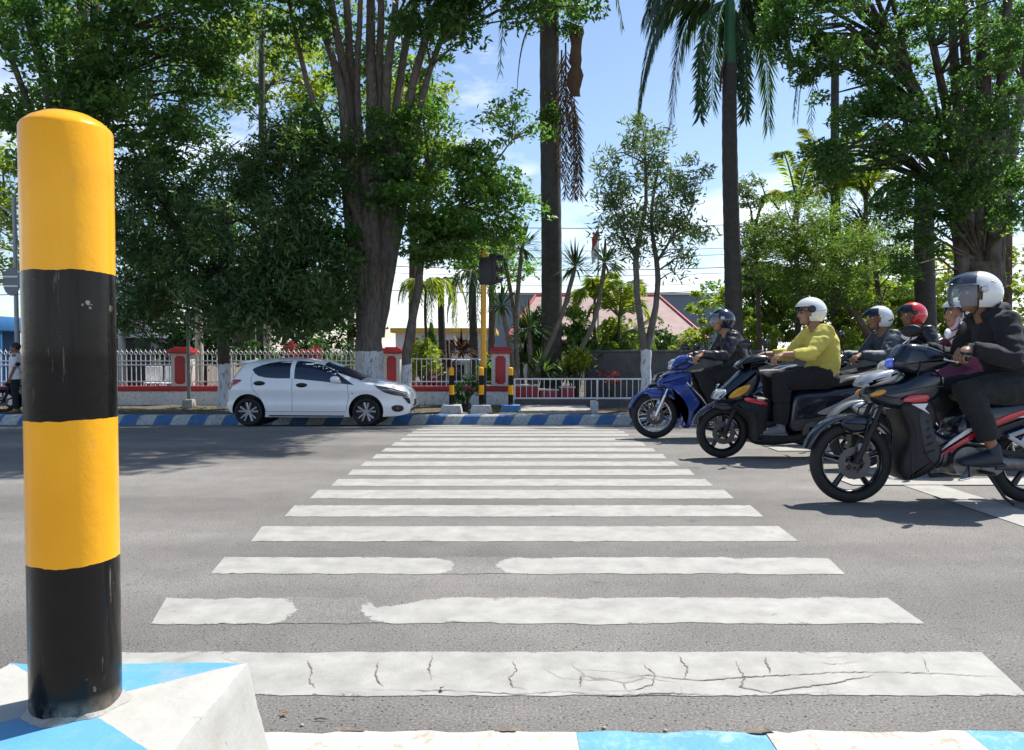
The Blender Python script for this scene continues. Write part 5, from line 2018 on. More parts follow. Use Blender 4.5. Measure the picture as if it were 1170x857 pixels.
def skin(name, poly, m, parent=car, off=.004, side=-1, both=True, sm=4, thick=.006, step=.05):
    """a sheet following the body side inside an x-z outline"""
    obs = []
    pts = [(p.x, p.y) for p in catmull([(a, b, 0) for a, b in poly], sm)] if sm > 1 else poly
    for sd_ in ((-1, 1) if both else (side,)):
        bm = bmesh.new()
        f = bm.faces.new([bm.verts.new((a, 0, b)) for a, b in pts])
        x0, x1 = min(a for a, _ in pts), max(a for a, _ in pts)
        z0, z1 = min(b for _, b in pts), max(b for _, b in pts)
        for k in range(1, int((x1 - x0) / step) + 1):
            bmesh.ops.bisect_plane(bm, geom=bm.verts[:] + bm.edges[:] + bm.faces[:], plane_co=(x0 + k * step, 0, 0), plane_no=(1, 0, 0))
        for k in range(1, int((z1 - z0) / step) + 1):
            bmesh.ops.bisect_plane(bm, geom=bm.verts[:] + bm.edges[:] + bm.faces[:], plane_co=(0, 0, z0 + k * step), plane_no=(0, 0, 1))
        bm.verts.index_update()
        q = MB()
        q.v = [(v.co.x, sd_ * (half(v.co.x, v.co.z) + off), v.co.z) for v in bm.verts]
        fs = [[v.index for v in f.verts] for f in bm.faces]
        n = len(q.v)
        q.v += [(x, y - sd_ * (off + .02), z) for x, y, z in q.v]
        q.f = [tuple(f) for f in fs]
        for e in bm.edges:
            if len(e.link_faces) == 1:
                a, b = e.verts[0].index, e.verts[1].index
                q.f.append((a, b, b + n, a + n))
        q.mi = [0] * len(q.f)
        bm.free()
        obs.append(q.build(name, m, parent))
    return obs


# side windows, pillar, doors
skin('rear_window', [(.07, 1.165), (.12, 1.20), (.25, 1.255), (.42, 1.30), (.62, 1.33), (.85, 1.34), (.86, .985), (.6, .985), (.36, 1.0), (.22, 1.03), (.14, 1.08)], M['carglass'], sm=1)
skin('front_window', [(.945, 1.34), (1.12, 1.33), (1.3, 1.305), (1.48, 1.255), (1.66, 1.18), (1.84, 1.075), (2.0, .965), (2.17, .85), (1.95, .875), (1.5, .925), (1.2, .955), (.945, .98)], M['carglass'], sm=1)
skin('sill_trim', [(.42, .235), (1.95, .225), (1.95, .2), (.42, .205)], M['carblack'], sm=1)
for poly in ([(.90, .99), (.90, .30), (.906, .30), (.906, .99)], [(2.03, .92), (2.05, .6), (2.0, .34), (2.006, .34), (2.057, .6), (2.037, .92)], [(.10, 1.09), (.06, .97), (.08, .8), (.25, .58), (.36, .33), (.366, .335), (.257, .58), (.087, .8), (.067, .97), (.106, 1.09)], [(.34, .305), (2.0, .3), (2.0, .306), (.34, .311)]):
    skin('door_gap', poly, M['carblack'], off=.0015, sm=1)
for x in (.235, 1.1):
    for sd_ in (-1, 1):
        y = half(x, .88)
        h_ = MB()
        h_.ell((x, sd_ * (y + .004), .885 - (.04 if x > 1 else 0)), (.12, .025, .048), 14, 8)
        h_.build('handle_cup', M['carblack'], car)
        MB().bbox((x + .02, sd_ * (y + .026), .89 - (.04 if x > 1 else 0)), (.16, .018, .028), .007).build('door_handle', M['carblack'], car)
skin('tail_light', [(-.43, .80), (-.39, .93), (-.25, .965), (-.13, .95), (-.22, .885), (-.33, .83), (-.41, .74)], M['lens_red'], sm=2, off=.01)
skin('headlight', [(2.60, .83), (2.8, .80), (3.05, .735), (3.22, .675), (3.26, .59), (3.1, .615), (2.9, .655), (2.74, .72)], M['lens_clear'], sm=2, off=.008)
skin('headlight_trim', [(2.57, .845), (2.8, .815), (3.05, .75), (3.22, .69), (3.225, .68), (3.05, .737), (2.8, .80), (2.6, .83)], M['carblack'], sm=1, off=.011)
skin('grille', [(3.14, .60), (3.27, .57), (3.29, .45), (3.25, .46), (3.19, .54)], M['carblack'], sm=1, off=.012)
skin('fog_light', [(2.92, .385), (2.98, .43), (3.13, .42), (3.16, .34), (3.08, .295), (2.96, .31)], M['carblack'], sm=2, off=.006)
skin('chrome_strip', [(2.88, .775), (3.1, .715), (3.24, .66), (3.245, .64), (3.1, .69), (2.88, .755)], M['alloy'], sm=1, off=.014)
for sd_ in (-1, 1):
    MB().ell((3.04, sd_ * (half(3.04, .365) + .01), .365), (.03, .012, .03), 10, 6).build('fog_lamp', M['lens_clear'], car)
    m = MB()
    m.ell((1.80, sd_ * .90, .965), (.10, .085, .075), 14, 9)
    m.tube([(1.88, sd_ * .79, .91), (1.84, sd_ * .86, .94)], .03, 6)
    m.build('wing_mirror', M['carwhite'], car)
    MB().ell((2.13, sd_ * (half(2.13, .63) + .003), .68), (.03, .006, .014), 8, 5).build('side_repeater', M['carblack'], car)
# windscreen and rear window follow the roof line
def across(name, xa, xb, wf, m):
    q = MB()
    n, k = 10, 10
    for i in range(n + 1):
        x = xa + (xb - xa) * i / n
        zt = interp(topc, x)
        for j in range(k + 1):
            u = (j / k - .5) * 2 * wf
            # find z with half(x,z)=|u|*
            lo, hi = min(BELT, zt - .12), zt
            tgt = abs(u) * half(x, lo)
            for _ in range(24):
                md_ = (lo + hi) / 2
                if half(x, md_) > tgt: lo = md_
                else: hi = md_
            q.v.append((x + .006 * (1 if xb > 1 else -1), u * half(x, min(BELT, zt - .12)), lo + .006))
    q.f = [(i * (k + 1) + j, i * (k + 1) + j + 1, (i + 1) * (k + 1) + j + 1, (i + 1) * (k + 1) + j) for i in range(n) for j in range(k)]
    q.mi = [0] * len(q.f)
    return q.build(name, m, car)


across('windscreen', 1.52, 2.30, .86, M['carglass'])
across('rear_windscreen', -.36, -.20, .8, M['carglass'])
sp = MB()
sp.panel([(-.27, 1.315), (-.1, 1.345), (.1, 1.366), (.1, 1.33), (-.12, 1.285), (-.26, 1.292)], .52, .012, 0, 2)
sp.build('roof_spoiler', M['carwhite'], car)
MB().bbox((3.307, -.0, .45), (.012, .42, .13), .004).build('number_plate', mat('black_plate', (.02, .02, .02), .5), car)
MB().bbox((3.29, -.3, .5), (.06, .2, .14), .01).build('plate_light', M['plainwhite'], car)
for ax in (0, AX):
    MB().cyl_y((ax, 0, WR + .02), .349, 1.0, 40).build('wheel_well', M['carblack'], car)
    for sd_ in (-1, 1):
        y = sd_ * .70
        w = MB()
        w.torus((ax, y, WR), .200, .014, 40, 8, .07)
        w.cyl_y((ax, y + sd_ * .06, WR), .05, .03, 20)
        for k in range(5):
            for dd in (-.16, .16):
                a = 2 * PI * k / 5 + .3 + dd
                d = Vector((math.cos(a), 0, math.sin(a)))
                a2 = a + dd * .5
                e = Vector((math.cos(a2), 0, math.sin(a2)))
                w.tube([Vector((ax, y + sd_ * .062, WR)) + d * .035, Vector((ax, y + sd_ * .066, WR)) + e * .2], [(.02, .012), (.026, .012)], 6, side=Vector((-d.z, 0, d.x)))
        wo = w.build('wheel', M['alloy'], car, ang=30)
        t_ = MB()
        t_.torus((ax, y, WR), .247, .048, 48, 12, .095)
        t_.build('tyre', M['rubber'], wo, ang=60)
        dsk = MB().cyl_y((ax, y - sd_ * .03, WR), .275, .06, 32)
        dsk.build('wheel_back', M['carblack'], wo)
# ------------------------------------------------------------------ motorcycles (local: forward = -x, front axle above the origin)
def paint(name, c, coat=.7, rough=.25):
    return mat(name, c, rough, var=.06, scale=4, coat=coat)


M['navy'] = paint('deep_blue_black_paint', (.006, .01, .022), .45)
M['bikeblue'] = paint('bright_blue_paint', (.012, .045, .24))
M['bikeblack'] = paint('gloss_black_paint', (.005, .005, .006), .45)
M['bikered'] = paint('red_stripe', (.5, .015, .03))
M['bikewhite'] = paint('white_stripe', (.72, .72, .74))
M['panelgrey'] = mat('textured_grey_plastic', (.04, .04, .043), .6, var=.25, scale=40, bump=.4, bscale=300)
M['bikesilver'] = mat('silver_paint', (.42, .43, .45), .3, .6, var=.06, coat=.5)
M['bikegrey'] = mat('grey_plastic', (.012, .012, .014), .5, var=.2, spec=.35)
M['seatvinyl'] = mat('black_vinyl', (.016, .016, .018), .5, var=.2, bump=.2, bscale=90)
M['lampglass'] = mat('headlamp_glass', (.5, .52, .55), .08, .3, var=.1, coat=.8)
M['amber'] = mat('amber_lens', (.6, .28, .02), .15, coat=.6)
M['discsteel'] = mat('brake_disc_steel', (.1, .1, .105), .4, .9)
M['exhaust'] = mat('exhaust_metal', (.05, .05, .052), .35, .7)
M['mirrorglass'] = mat('mirror_face', (.03, .035, .04), .15, .5)
M['plate'] = mat('dark_plate', (.02, .02, .022), .5)
M['bluelamp'] = mat('blue_lamp_lens', (.12, .2, .8), .15, coat=.5)


def add_wheel(root, cx, R, r, style, rim_m, front=True):
    rr = R - 2 * r
    w = MB()
    w.torus((cx, 0, R), rr + .004, .014, 44, 8, .03)
    w.cyl_y((cx, 0, R), .045, .11, 18)
    if style == 'spoke':
        for k in range(28):
            a = 2 * PI * k / 28
            b = a + (.5 if k % 2 else -.5)
            s_ = .035 if (k // 2) % 2 else -.035
            w.tube([(cx + .045 * math.cos(b), s_, R + .045 * math.sin(b)), (cx + rr * math.cos(a), 0, R + rr * math.sin(a))], .0028, 4, False)
    else:
        for k in range(5):
            a = 2 * PI * k / 5 + .35
            d = Vector((math.cos(a), 0, math.sin(a)))
            p = Vector((cx, 0, R))
            w.tube([p + d * .03, p + d * (rr * .55), p + d * rr], [(.024, .026), (.017, .02), (.022, .022)], 8, side=Vector((-d.z, 0, d.x)))
    wo = w.build('wheel', M[rim_m], root, ang=40)
    t_ = MB()
    t_.torus((cx, 0, R), R - r, r, 60, 12, r * .92)
    t_.build('tyre', M['rubber'], wo, ang=60)
    if front:
        d = MB()
        y = -.062
        n = 36
        vs, fs = [], []
        for i in range(n):
            a = 2 * PI * i / n
            for q in (.062, .108 + .004 * (i % 2)):
                for yy in (y - .002, y + .002):
                    vs.append((cx + q * math.cos(a), yy, R + q * math.sin(a)))
        for i in range(n):
            j = (i + 1) % n
            for a_, b_ in ((0, 1), (1, 3), (3, 2), (2, 0)):
                fs.append((i * 4 + a_, i * 4 + b_, j * 4 + b_, j * 4 + a_))
        d.add(vs, fs)
        for k in range(5):
            a = 2 * PI * k / 5
            d.tube([(cx + .03 * math.cos(a), y, R + .03 * math.sin(a)), (cx + .07 * math.cos(a), y, R + .07 * math.sin(a))], .007, 6)
        d.build('brake_disc', M['discsteel'], wo, ang=30)
    return wo


def arc_panel(mb, cx, cz, r0, r1, a0, a1, hw, n=14, b=.008):
    pts = [(cx + r1 * math.cos(a0 + (a1 - a0) * i / n), cz + r1 * math.sin(a0 + (a1 - a0) * i / n)) for i in range(n + 1)]
    pts += [(cx + r0 * math.cos(a1 + (a0 - a1) * i / n), cz + r0 * math.sin(a1 + (a0 - a1) * i / n)) for i in range(n + 1)]
    mb.panel(pts, hw, b, 0, 1)


def part(root, name, m, pts, hw, b=.02, sm=4, y0=0.0, parent=None):
    return MB().panel(pts, hw, b, y0, sm).build(name, M[m], parent or root, ang=45)


def bike(label, X, Y, kind, cols, rz=0.0, lean=0.0, mirrors=True):
    R, r = (.25, .04) if kind == 'scooter' else (.279, .040)
    wb = 1.25 if kind == 'scooter' else 1.22
    root = thing('motorcycle' if kind != 'scooter' else 'scooter', label, 'motorcycle' if kind != 'scooter' else 'scooter', (X, Y, road_z(Y)), rz, 'motorcycles waiting at the crossing')
    body, acc, fender, low = cols['body'], cols['acc'], cols.get('fender', cols['body']), cols.get('low', 'bikegrey')
    st = cols['wheel']
    rimm = cols['rim']
    add_wheel(root, 0, R, r, st, rimm)
    add_wheel(root, wb, R, r * 1.08, st, rimm, False)
    # fork
    for s_ in (-1, 1):
        f = MB()
        f.tube([(0, s_ * .082, R), (.11, s_ * .082, R + .25)], .023, 10)
        f.tube([(.11, s_ * .082, R + .25), (.2, s_ * .08, R + .46)], .016, 10)
        f.build('fork_leg', M[cols['fork']], root, ang=50)
    MB().bbox((.035, -.075, R + .1), (.05, .035, .085), .01).build('brake_caliper', M['engine'], root)
    mb = MB()
    arc_panel(mb, 0, R, R + .022, R + .05, 2.85, .7, .058)
    mb.panel([(-.02, R + .2), (.16, R + .24), (.14, R + .3), (.02, R + .32), (-.1, R + .28)], .085, .03)
    mb.build('front_fender', M[fender], root, ang=50)
    # rear mechanics
    for s_ in (-1, 1):
        a_ = MB()
        a_.tube([(.80, s_ * .1, .31), (wb, s_ * .10, R)], [(.018, .03), (.016, .024)], 8)
        a_.build('swingarm', M['bikegrey' if kind != 'scooter' else 'engine'], root, ang=50)
        sh = MB()
        sh.tube([(wb - .02, s_ * .13, R + .04), (wb - .12, s_ * .13, .64)], .014, 8)
        for k in range(9):
            t = .2 + .6 * k / 9
            q = Vector((wb - .02 - .10 * t, s_ * .13, R + .04 + (.6 - R) * t))
            sh.ell(q, (.032, .032, .010), 10, 4)
        sh.build('shock_absorber', M['chrome'], root, ang=50)
    e = MB()
    if kind == 'scooter':
        e.bbox((1.0, -.12, .27), (.5, .1, .15), .03)
        e.cyl_y((1.2, -.12, .27), .1, .1, 24)
        e.cyl_y((.82, -.12, .27), .1, .1, 24)
        e.bbox((.85, .05, .33), (.3, .2, .2), .03)
    else:
        e.bbox((.78, 0, .30), (.32, .22, .2), .04)
        e.cyl_y((.72, -.12, .30), .10, .05, 24)
        e.cyl_y((.88, -.12, .29), .085, .05, 24)
        e.tube([(.62, 0, .32), (.42, 0, .35)], [.085, .075], 14)
        for k in range(6):
            e.tube([(.60 - k * .028, 0, .323 + k * .004), (.588 - k * .028, 0, .325 + k * .004)], .095, 16)
        e.tube([(.9, -.135, .29), (1.22, -.115, R)], [(.03, .05), (.03, .05)], 10)
    e.build('engine', M['engine'], root, ang=40)
    x = MB()
    x.tube([(.5, .08, .3), (.6, .1, .17), (.9, .13, .17), (1.05, .15, .24)], .018, 8)
    x.tube([(1.0, .16, .24), (1.45, .18, .42)], [.04, .055], 14)
    x.build('exhaust', M['exhaust'], root, ang=50)
    for s_ in (-1, 1):
        MB().tube([(.80, s_ * .1, .235), (.80, s_ * .29, .24)], .013, 8).build('footpeg', M['rubber'], root)
    MB().tube([(.86, -.13, .22), (.93, -.2, .07), (.98, -.22, .03)], .011, 8).build('side_stand', M['bikegrey'], root)
    # controls
    gx, gz = cols['grip']
    hb = MB()
    hb.tube([(gx + .05, -.33, gz), (gx, -.2, gz + .02), (gx - .05, -.06, gz + .01), (gx - .05, .06, gz + .01), (gx, .2, gz + .02), (gx + .05, .33, gz)], .012, 8)
    hbo = hb.build('handlebar', M['bikegrey'], root)
    for s_ in (-1, 1):
        g = MB().tube([(gx + .01, s_ * .225, gz + .016), (gx + .052, s_ * .345, gz)], .018, 10)
        g.build('grip', M['rubber'], hbo)
        MB().tube([(gx - .02, s_ * .2, gz + .01), (gx - .05, s_ * .24, gz - .005), (gx - .02, s_ * .34, gz - .02)], .006, 6).build('brake_lever', M['chrome'], hbo)
        if mirrors:
            m = MB()
            mx_, mz_ = gx + cols.get('mdx', -.06), gz + cols.get('mdz', .17)
            m.tube([(gx - .02, s_ * .19, gz + .02), (gx - .05, s_ * .22, gz + .1), (mx_, s_ * .29, mz_)], .006, 6)
            mo = m.build('mirror_stalk', M[cols.get('stalk', 'bikegrey')], hbo)
            sh = MB()
            sh.ell((mx_, s_ * .31, mz_ + .03), (.022, .072, .046), 16, 10, Matrix.Rotation(s_ * .75, 3, 'Z'))
            sh.build('mirror', M[cols.get('mirror', 'mirrorglass')], mo)
    seat = [(.70, .72), (.76, .775), (.95, .755), (1.1, .79), (1.25, .83), (1.48, .835), (1.5, .80), (1.3, .74), (1.05, .69), (.8, .67)]
    if kind == 'scooter':
        part(root, 'nose', body, [(-.07, .57), (-.02, .66), (.1, .78), (.2, .86), (.32, .88), (.34, .74), (.24, .56), (.06, .52)], .14, .07)
        part(root, 'headlight', 'lampglass', [(-.085, .575), (-.06, .64), (.0, .67), (.03, .62), (-.01, .575)], .128, .03)
        for s_ in (-1, 1):
            part(root, 'indicator_or_reflection', 'amber', [(.02, .60), (.1, .68), (.22, .72), (.2, .66), (.1, .60)], .012, .005, 3, s_ * .142)  # yellow reflection on the nose, put in as an amber shape
        part(root, 'leg_shield', low, [(.06, .53), (.28, .60), (.42, .56), (.40, .35), (.38, .17), (.25, .17), (.22, .36)], .17, .05)
        for s_ in (-1, 1):
            bd = part(root, 'badge_band', 'bikered', [(.17, .565), (.19, .60), (.36, .555), (.37, .525)], .004, .002, 2, s_ * .173)
        part(root, 'floorboard', low, [(.25, .17), (.3, .24), (.65, .24), (.8, .30), (.8, .2), (.6, .155), (.35, .14)], .17, .03)
        part(root, 'body_panel', body, [(.62, .26), (.60, .48), (.66, .64), (.9, .67), (1.2, .70), (1.6, .80), (1.63, .74), (1.35, .58), (1.1, .42), (.9, .30)], .15, .06)
        for s_ in (-1, 1):
            part(root, 'side_flash', acc, [(.86, .45), (1.05, .54), (1.3, .67), (1.55, .755), (1.48, .70), (1.2, .52), (1.0, .44)], .006, .003, 3, s_ * .152)
        for s_ in (-1, 1):
            sm_ = MB()
            sm_.tube([(.64, s_ * .152, .40), (.9, s_ * .153, .40), (1.15, s_ * .153, .52), (1.5, s_ * .153, .73)], .0035, 5)
            sm_.tube([(.10, s_ * .172, .50), (.28, s_ * .173, .47), (.30, s_ * .172, .25)], .0035, 5)
            sm_.build('panel_seam', M['black'], root)
            part(root, 'lower_cover', 'panelgrey', [(.64, .28), (.63, .38), (.8, .39), (1.02, .44), (.95, .34), (.85, .3)], .005, .003, 2, s_ * .152)
        part(root, 'seat', 'seatvinyl', [(.60, .66), (.66, .73), (.85, .735), (1.05, .745), (1.2, .80), (1.52, .82), (1.54, .79), (1.2, .71), (.9, .67)], .135, .04)
        part(root, 'tail', acc, [(1.3, .80), (1.5, .845), (1.72, .86), (1.74, .83), (1.6, .78), (1.4, .75)], .11, .03)
        part(root, 'handlebar_cowl', 'bikeblack', [(.12, .88), (.2, .96), (.3, 1.0), (.42, .99), (.45, .93), (.36, .89), (.22, .86)], .13, .05)
        part(root, 'rear_fender', 'bikeblack', [(1.35, .64), (1.55, .70), (1.66, .44), (1.6, .42), (1.48, .60)], .06, .01)
    elif kind == 'sport':
        part(root, 'headlight', 'bikesilver', [(.045, .80), (.09, .865), (.2, .905), (.28, .905), (.25, .83), (.1, .795)], .11, .03)  # silver colour stands in for sky reflected on the cowl top
        MB().panel([(.075, .826), (.11, .868), (.215, .892), (.22, .848), (.12, .822)], .113, .02, 0, 3).build('headlamp_glass', M['lampglass'], root)
        part(root, 'nose', body, [(.09, .72), (.12, .79), (.3, .83), (.46, .91), (.56, .88), (.56, .74), (.40, .66), (.2, .65)], .125, .05)
        part(root, 'leg_shield', low, [(.28, .68), (.46, .74), (.53, .60), (.5, .48), (.56, .34), (.48, .22), (.32, .17), (.30, .3), (.34, .46)], .15, .05)
        for s_ in (-1, 1):
            part(root, 'red_flash', 'bikered', [(.28, .70), (.32, .74), (.44, .745), (.43, .70)], .005, .002, 2, s_ * .147)
            part(root, 'white_flash', acc, [(.33, .685), (.44, .69), (.42, .655), (.45, .62)], .005, .002, 1, s_ * .152)
        for s_ in (-1, 1):
            part(root, 'radiator_cover', 'panelgrey', [(.385, .63), (.455, .62), (.475, .52), (.525, .37), (.49, .29), (.43, .36), (.40, .50)], .006, .004, 2, s_ * .151)
            sl = MB()
            for k in range(5):
                z_ = .36 + k * .05
                sl.tube([(.425 + .004 * k, s_ * .159, z_), (.485 - .012 * k, s_ * .159, z_ + .02)], .0055, 6)
            sl.build('vent_slots', M['black'], root)
            sm_ = MB()
            sm_.tube([(.10, s_ * .127, .735), (.3, s_ * .128, .765), (.46, s_ * .128, .80), (.55, s_ * .127, .80)], .0035, 5)
            sm_.tube([(.31, s_ * .151, .60), (.35, s_ * .152, .48), (.34, s_ * .152, .30), (.35, s_ * .151, .20)], .0035, 5)
            sm_.build('panel_seam', M['black'], root)
            MB().ell((.13, s_ * .118, .755), (.055, .02, .02), 12, 8, Matrix.Rotation(-.3, 3, 'Y')).build('indicator_or_reflection', M['amber'], root)
        part(root, 'windshield', body, [(.26, .95), (.30, 1.03), (.36, 1.085), (.5, 1.06), (.62, 1.0), (.6, .93), (.42, .88), (.3, .9)], .12, .05)
        part(root, 'position_lamp', 'bluelamp', [(.245, .925), (.24, .965), (.27, .985), (.30, .96), (.295, .925)], .04, .012)
        part(root, 'frame_cover', body, [(.47, .42), (.52, .50), (.62, .46), (.72, .55), (.82, .72), (1.0, .70), (.9, .55), (.74, .42), (.58, .34)], .10, .03)
        part(root, 'body_panel', body, [(.66, .50), (.78, .66), (1.1, .71), (1.5, .80), (1.62, .80), (1.6, .75), (1.3, .60), (1.05, .47), (.80, .42)], .125, .04)
        for s_ in (-1, 1):
            part(root, 'red_stripe', 'bikered', [(.52, .34), (.56, .365), (.82, .53), (1.0, .62), (1.35, .72), (1.55, .76), (1.3, .675), (1.0, .575), (.82, .49), (.6, .36)], .006, .003, 2, s_ * .128)
            part(root, 'white_stripe', acc, [(.55, .375), (.60, .43), (.72, .52), (.80, .535)], .007, .003, 1, s_ * .126)
            part(root, 'white_flash', acc, [(1.0, .60), (1.2, .665), (1.42, .715), (1.3, .63), (1.15, .595)], .006, .003, 2, s_ * .1265)
            fb = MB()
            for a_, b_ in (((.98, .47), (1.22, .33)), ((1.14, .53), (1.22, .33)), ((.98, .47), (1.14, .53)), ((1.06, .42), (1.12, .51))):
                fb.tube([(a_[0], s_ * .15, a_[1]), (b_[0], s_ * .15, b_[1])], [(.012, .016)] * 2, 6)
            fb.tube([(1.22, s_ * .14, .33), (1.22, s_ * .26, .33)], .012, 8)
            fb.build('passenger_footrest', M['bikesilver'], root)
        part(root, 'seat', 'seatvinyl', seat, .12, .04)
        part(root, 'rear_fender', 'bikeblack', [(1.35, .64), (1.55, .72), (1.66, .44), (1.6, .42), (1.48, .60)], .06, .01)
    else:
        part(root, 'headlight_cowl', body, [(.18, .83), (.2, .92), (.3, .99), (.42, 1.0), (.47, .93), (.42, .86), (.3, .82)], .12, .05)
        part(root, 'headlight', 'lampglass', [(.165, .84), (.175, .915), (.225, .955), (.25, .90), (.23, .835)], .09, .03)
        part(root, 'nose', body, [(.03, .66), (.10, .74), (.24, .80), (.4, .80), (.42, .66), (.34, .56), (.16, .58)], .115, .05)
        part(root, 'nose_badge', acc, [(.08, .735), (.11, .78), (.22, .83), (.24, .79)], .07, .02, 2)
        part(root, 'leg_shield', body, [(.14, .62), (.36, .66), (.47, .54), (.53, .43), (.45, .3), (.41, .15), (.31, .15), (.34, .32), (.28, .46)], .155, .04)
        part(root, 'shield_liner', low, [(.38, .62), (.46, .60), (.58, .40), (.5, .28), (.45, .2), (.42, .2), (.47, .34), (.5, .44)], .14, .03)
        part(root, 'frame_cover', 'bikegrey', [(.40, .54), (.47, .58), (.74, .42), (.82, .66), (1.0, .68), (.9, .52), (.76, .36), (.6, .36)], .07, .02)
        part(root, 'body_panel', body, [(.72, .50), (.80, .66), (1.1, .70), (1.5, .79), (1.62, .79), (1.6, .74), (1.3, .60), (1.05, .47), (.84, .44)], .12, .04)
        for s_ in (-1, 1):
            part(root, 'side_stripe', acc, [(.84, .56), (1.0, .62), (1.35, .70), (1.56, .75), (1.3, .655), (1.0, .56)], .005, .002, 2, s_ * .1225)
        for s_ in (-1, 1):
            MB().tube([(.36, s_ * .12, .68), (.52, s_ * .13, .52), (.66, s_ * .11, .34)], .011, 8).build('guard_tube', M['chrome'], root)
        part(root, 'seat', 'seatvinyl', seat, .12, .04)
        part(root, 'rear_fender', 'bikeblack', [(1.35, .64), (1.55, .72), (1.66, .44), (1.6, .42), (1.48, .60)], .06, .01)
    cb = MB()
    for s_ in (-1, 1):
        cb.tube([(gx - .03, s_ * .2, gz), (gx - .14, s_ * .13, gz - .02), (gx - .16, s_ * .10, gz - .16), (.10, s_ * .1, R + .36), (.05, s_ * .09, R + .16)], .0055, 6)
    cb.build('brake_cable', M['rubber'], root)
    if kind != 'scooter':
        MB().panel([(.84, .40), (1.22, .345), (1.24, .31), (.86, .355)], .008, .004, -.15, 1).build('chain_guard', M['bikegrey'], root)
        MB().tube([(.72, -.135, .28), (.70, -.19, .20), (.62, -.21, .19)], .009, 8).build('gear_pedal', M['chrome'], root)
    MB().ell((1.66 if kind != 'scooter' else 1.70, 0, .77), (.05, .09, .035), 14, 8).build('tail_lamp', M['lens_red'], root)
    MB().bbox((1.66, 0, .52), (.012, .2, .1), .003).build('number_plate', M['plate'], root)
    gr = MB()
    gr.tube([(1.3, -.14, .77), (1.55, -.13, .86), (1.68, -.06, .88), (1.68, .06, .88), (1.55, .13, .86), (1.3, .14, .77)], .012, 8)
    gr.build('grab_rail', M['bikesilver' if kind != 'scooter' else 'bikegrey'], root)
    return root


BK = []
def bx(px, s_):
    Y = FOC / s_
    return (px - 585) / s_, Y


X, Y = bx(973, 168)
BK.append(bike('black sport moped with red and white stripes carrying the nearest rider in the dark hoodie', X, Y, 'sport', dict(body='navy', acc='bikewhite', low='bikegrey', wheel='mag', rim='bikeblack', fork='bikegrey', grip=(.545, .985), mdx=.02, mdz=.165, mirror='bikegrey')))
X, Y = bx(825.5, 118)
BK.append(bike('dark scooter with amber reflection painted on its nose and red badge under the rider in the yellow shirt', X, Y, 'scooter', dict(body='navy', acc='bikesilver', low='bikegrey', wheel='mag', rim='bikeblack', fork='bikegrey', grip=(.385, .935), mdx=-.06, mdz=.14)))
X, Y = bx(748, 95)
BK.append(bike('bright blue moped with silver spoked front wheel ridden by the dark blue helmet rider', X, Y, 'moped', dict(body='bikeblue', acc='bikesilver', low='bikegrey', wheel='spoke', rim='chrome', fork='chrome', grip=(.40, .935), mdx=.03, mdz=.13)))
X, Y = bx(918, 103)
BK.append(bike('dark moped half hidden behind the yellow shirt rider, carrying two people', X, Y, 'moped', dict(body='bikeblack', acc='bikesilver', low='bikegrey', wheel='mag', rim='bikegrey', fork='bikegrey', grip=(.40, .925), mdx=-.12, mdz=.26)))
X, Y = bx(984, 130)
BK.append(bike('moped of the woman in purple, hidden behind the nearest rider', X, Y, 'moped', dict(body='bikesilver', acc='bikered', low='bikegrey', wheel='mag', rim='bikegrey', fork='bikesilver', grip=(.46, .95), mdx=.12, mdz=.2, mirror='bikewhite', stalk='chrome')))
X, Y = bx(736, 61.5)
BK.append(bike('dark riderless moped showing only its front tyre beyond the bright blue moped', X + .0, Y, 'moped', dict(body='bikeblack', acc='bikesilver', low='bikegrey', wheel='mag', rim='bikegrey', fork='bikegrey', grip=(.40, .86)), mirrors=False))
pp = P(4, 472, 15.85)
far_bike = bike('dark moped parked on the verge at the far left edge beside a person in white', pp.x, 15.85, 'moped', dict(body='bikeblack', acc='bikesilver', low='bikegrey', wheel='mag', rim='bikegrey', fork='bikegrey', grip=(.40, .935)), rz=.45)
far_bike.location.z = VZ
far_bike.scale = (.9, .9, .9)
far_bike['group'] = 'motorcycles parked along the far kerb'
# ------------------------------------------------------------------ people
SKIN = {'a': mat('skin_tan', (.36, .19, .115), .5, var=.08, scale=12), 'b': mat('skin_brown', (.24, .12, .07), .5, var=.08, scale=12)}


def cloth(name, c, rough=.85):
    return mat(name, c, rough, var=.18, scale=5, bump=.5, bscale=14, fuzz=.04)


CL = {'hoodie': cloth('dark_cotton', (.008, .008, .0115)), 'yellow': cloth('yellow_green_cotton', (.56, .48, .09)), 'blackjacket': mat('black_jacket', (.007, .008, .012), .4, var=.25, bump=.4, bscale=12), 'navyjacket': cloth('navy_nylon', (.02, .035, .055), .55),
      'dark': cloth('dark_trousers', (.007, .0075, .0095)), 'purple': cloth('purple_cotton', (.12, .02, .07)), 'white': cloth('white_cotton', (.7, .69, .7)), 'pinkwhite': cloth('pale_pink_cotton', (.6, .45, .5)), 'greyt': cloth('charcoal_trousers', (.009, .011, .012))}
HM = {'white': mat('white_helmet_shell', (.76, .76, .72), .2, var=.03, coat=.8), 'blue': mat('dark_blue_helmet_shell', (.006, .014, .035), .18, coat=.9), 'silver': mat('silver_white_helmet_shell', (.62, .65, .66), .22, var=.03, coat=.8), 'red': mat('red_helmet_shell', (.6, .015, .02), .2, coat=.8)}
M['lining'] = mat('helmet_lining', (.015, .015, .016), .9)
M['peak'] = mat('dark_blue_peak', (.012, .02, .04), .2, coat=.8)
M['visorclear'] = glass_mat('clear_visor', (.5, .58, .66), .28, .18)
M['visorsmoke'] = glass_mat('smoked_visor', (.03, .05, .08), .72)
M['shoe'] = mat('dark_shoe', (.02, .024, .035), .6, var=.2)
M['shoegrey'] = mat('grey_shoe', (.16, .17, .19), .6, var=.2)
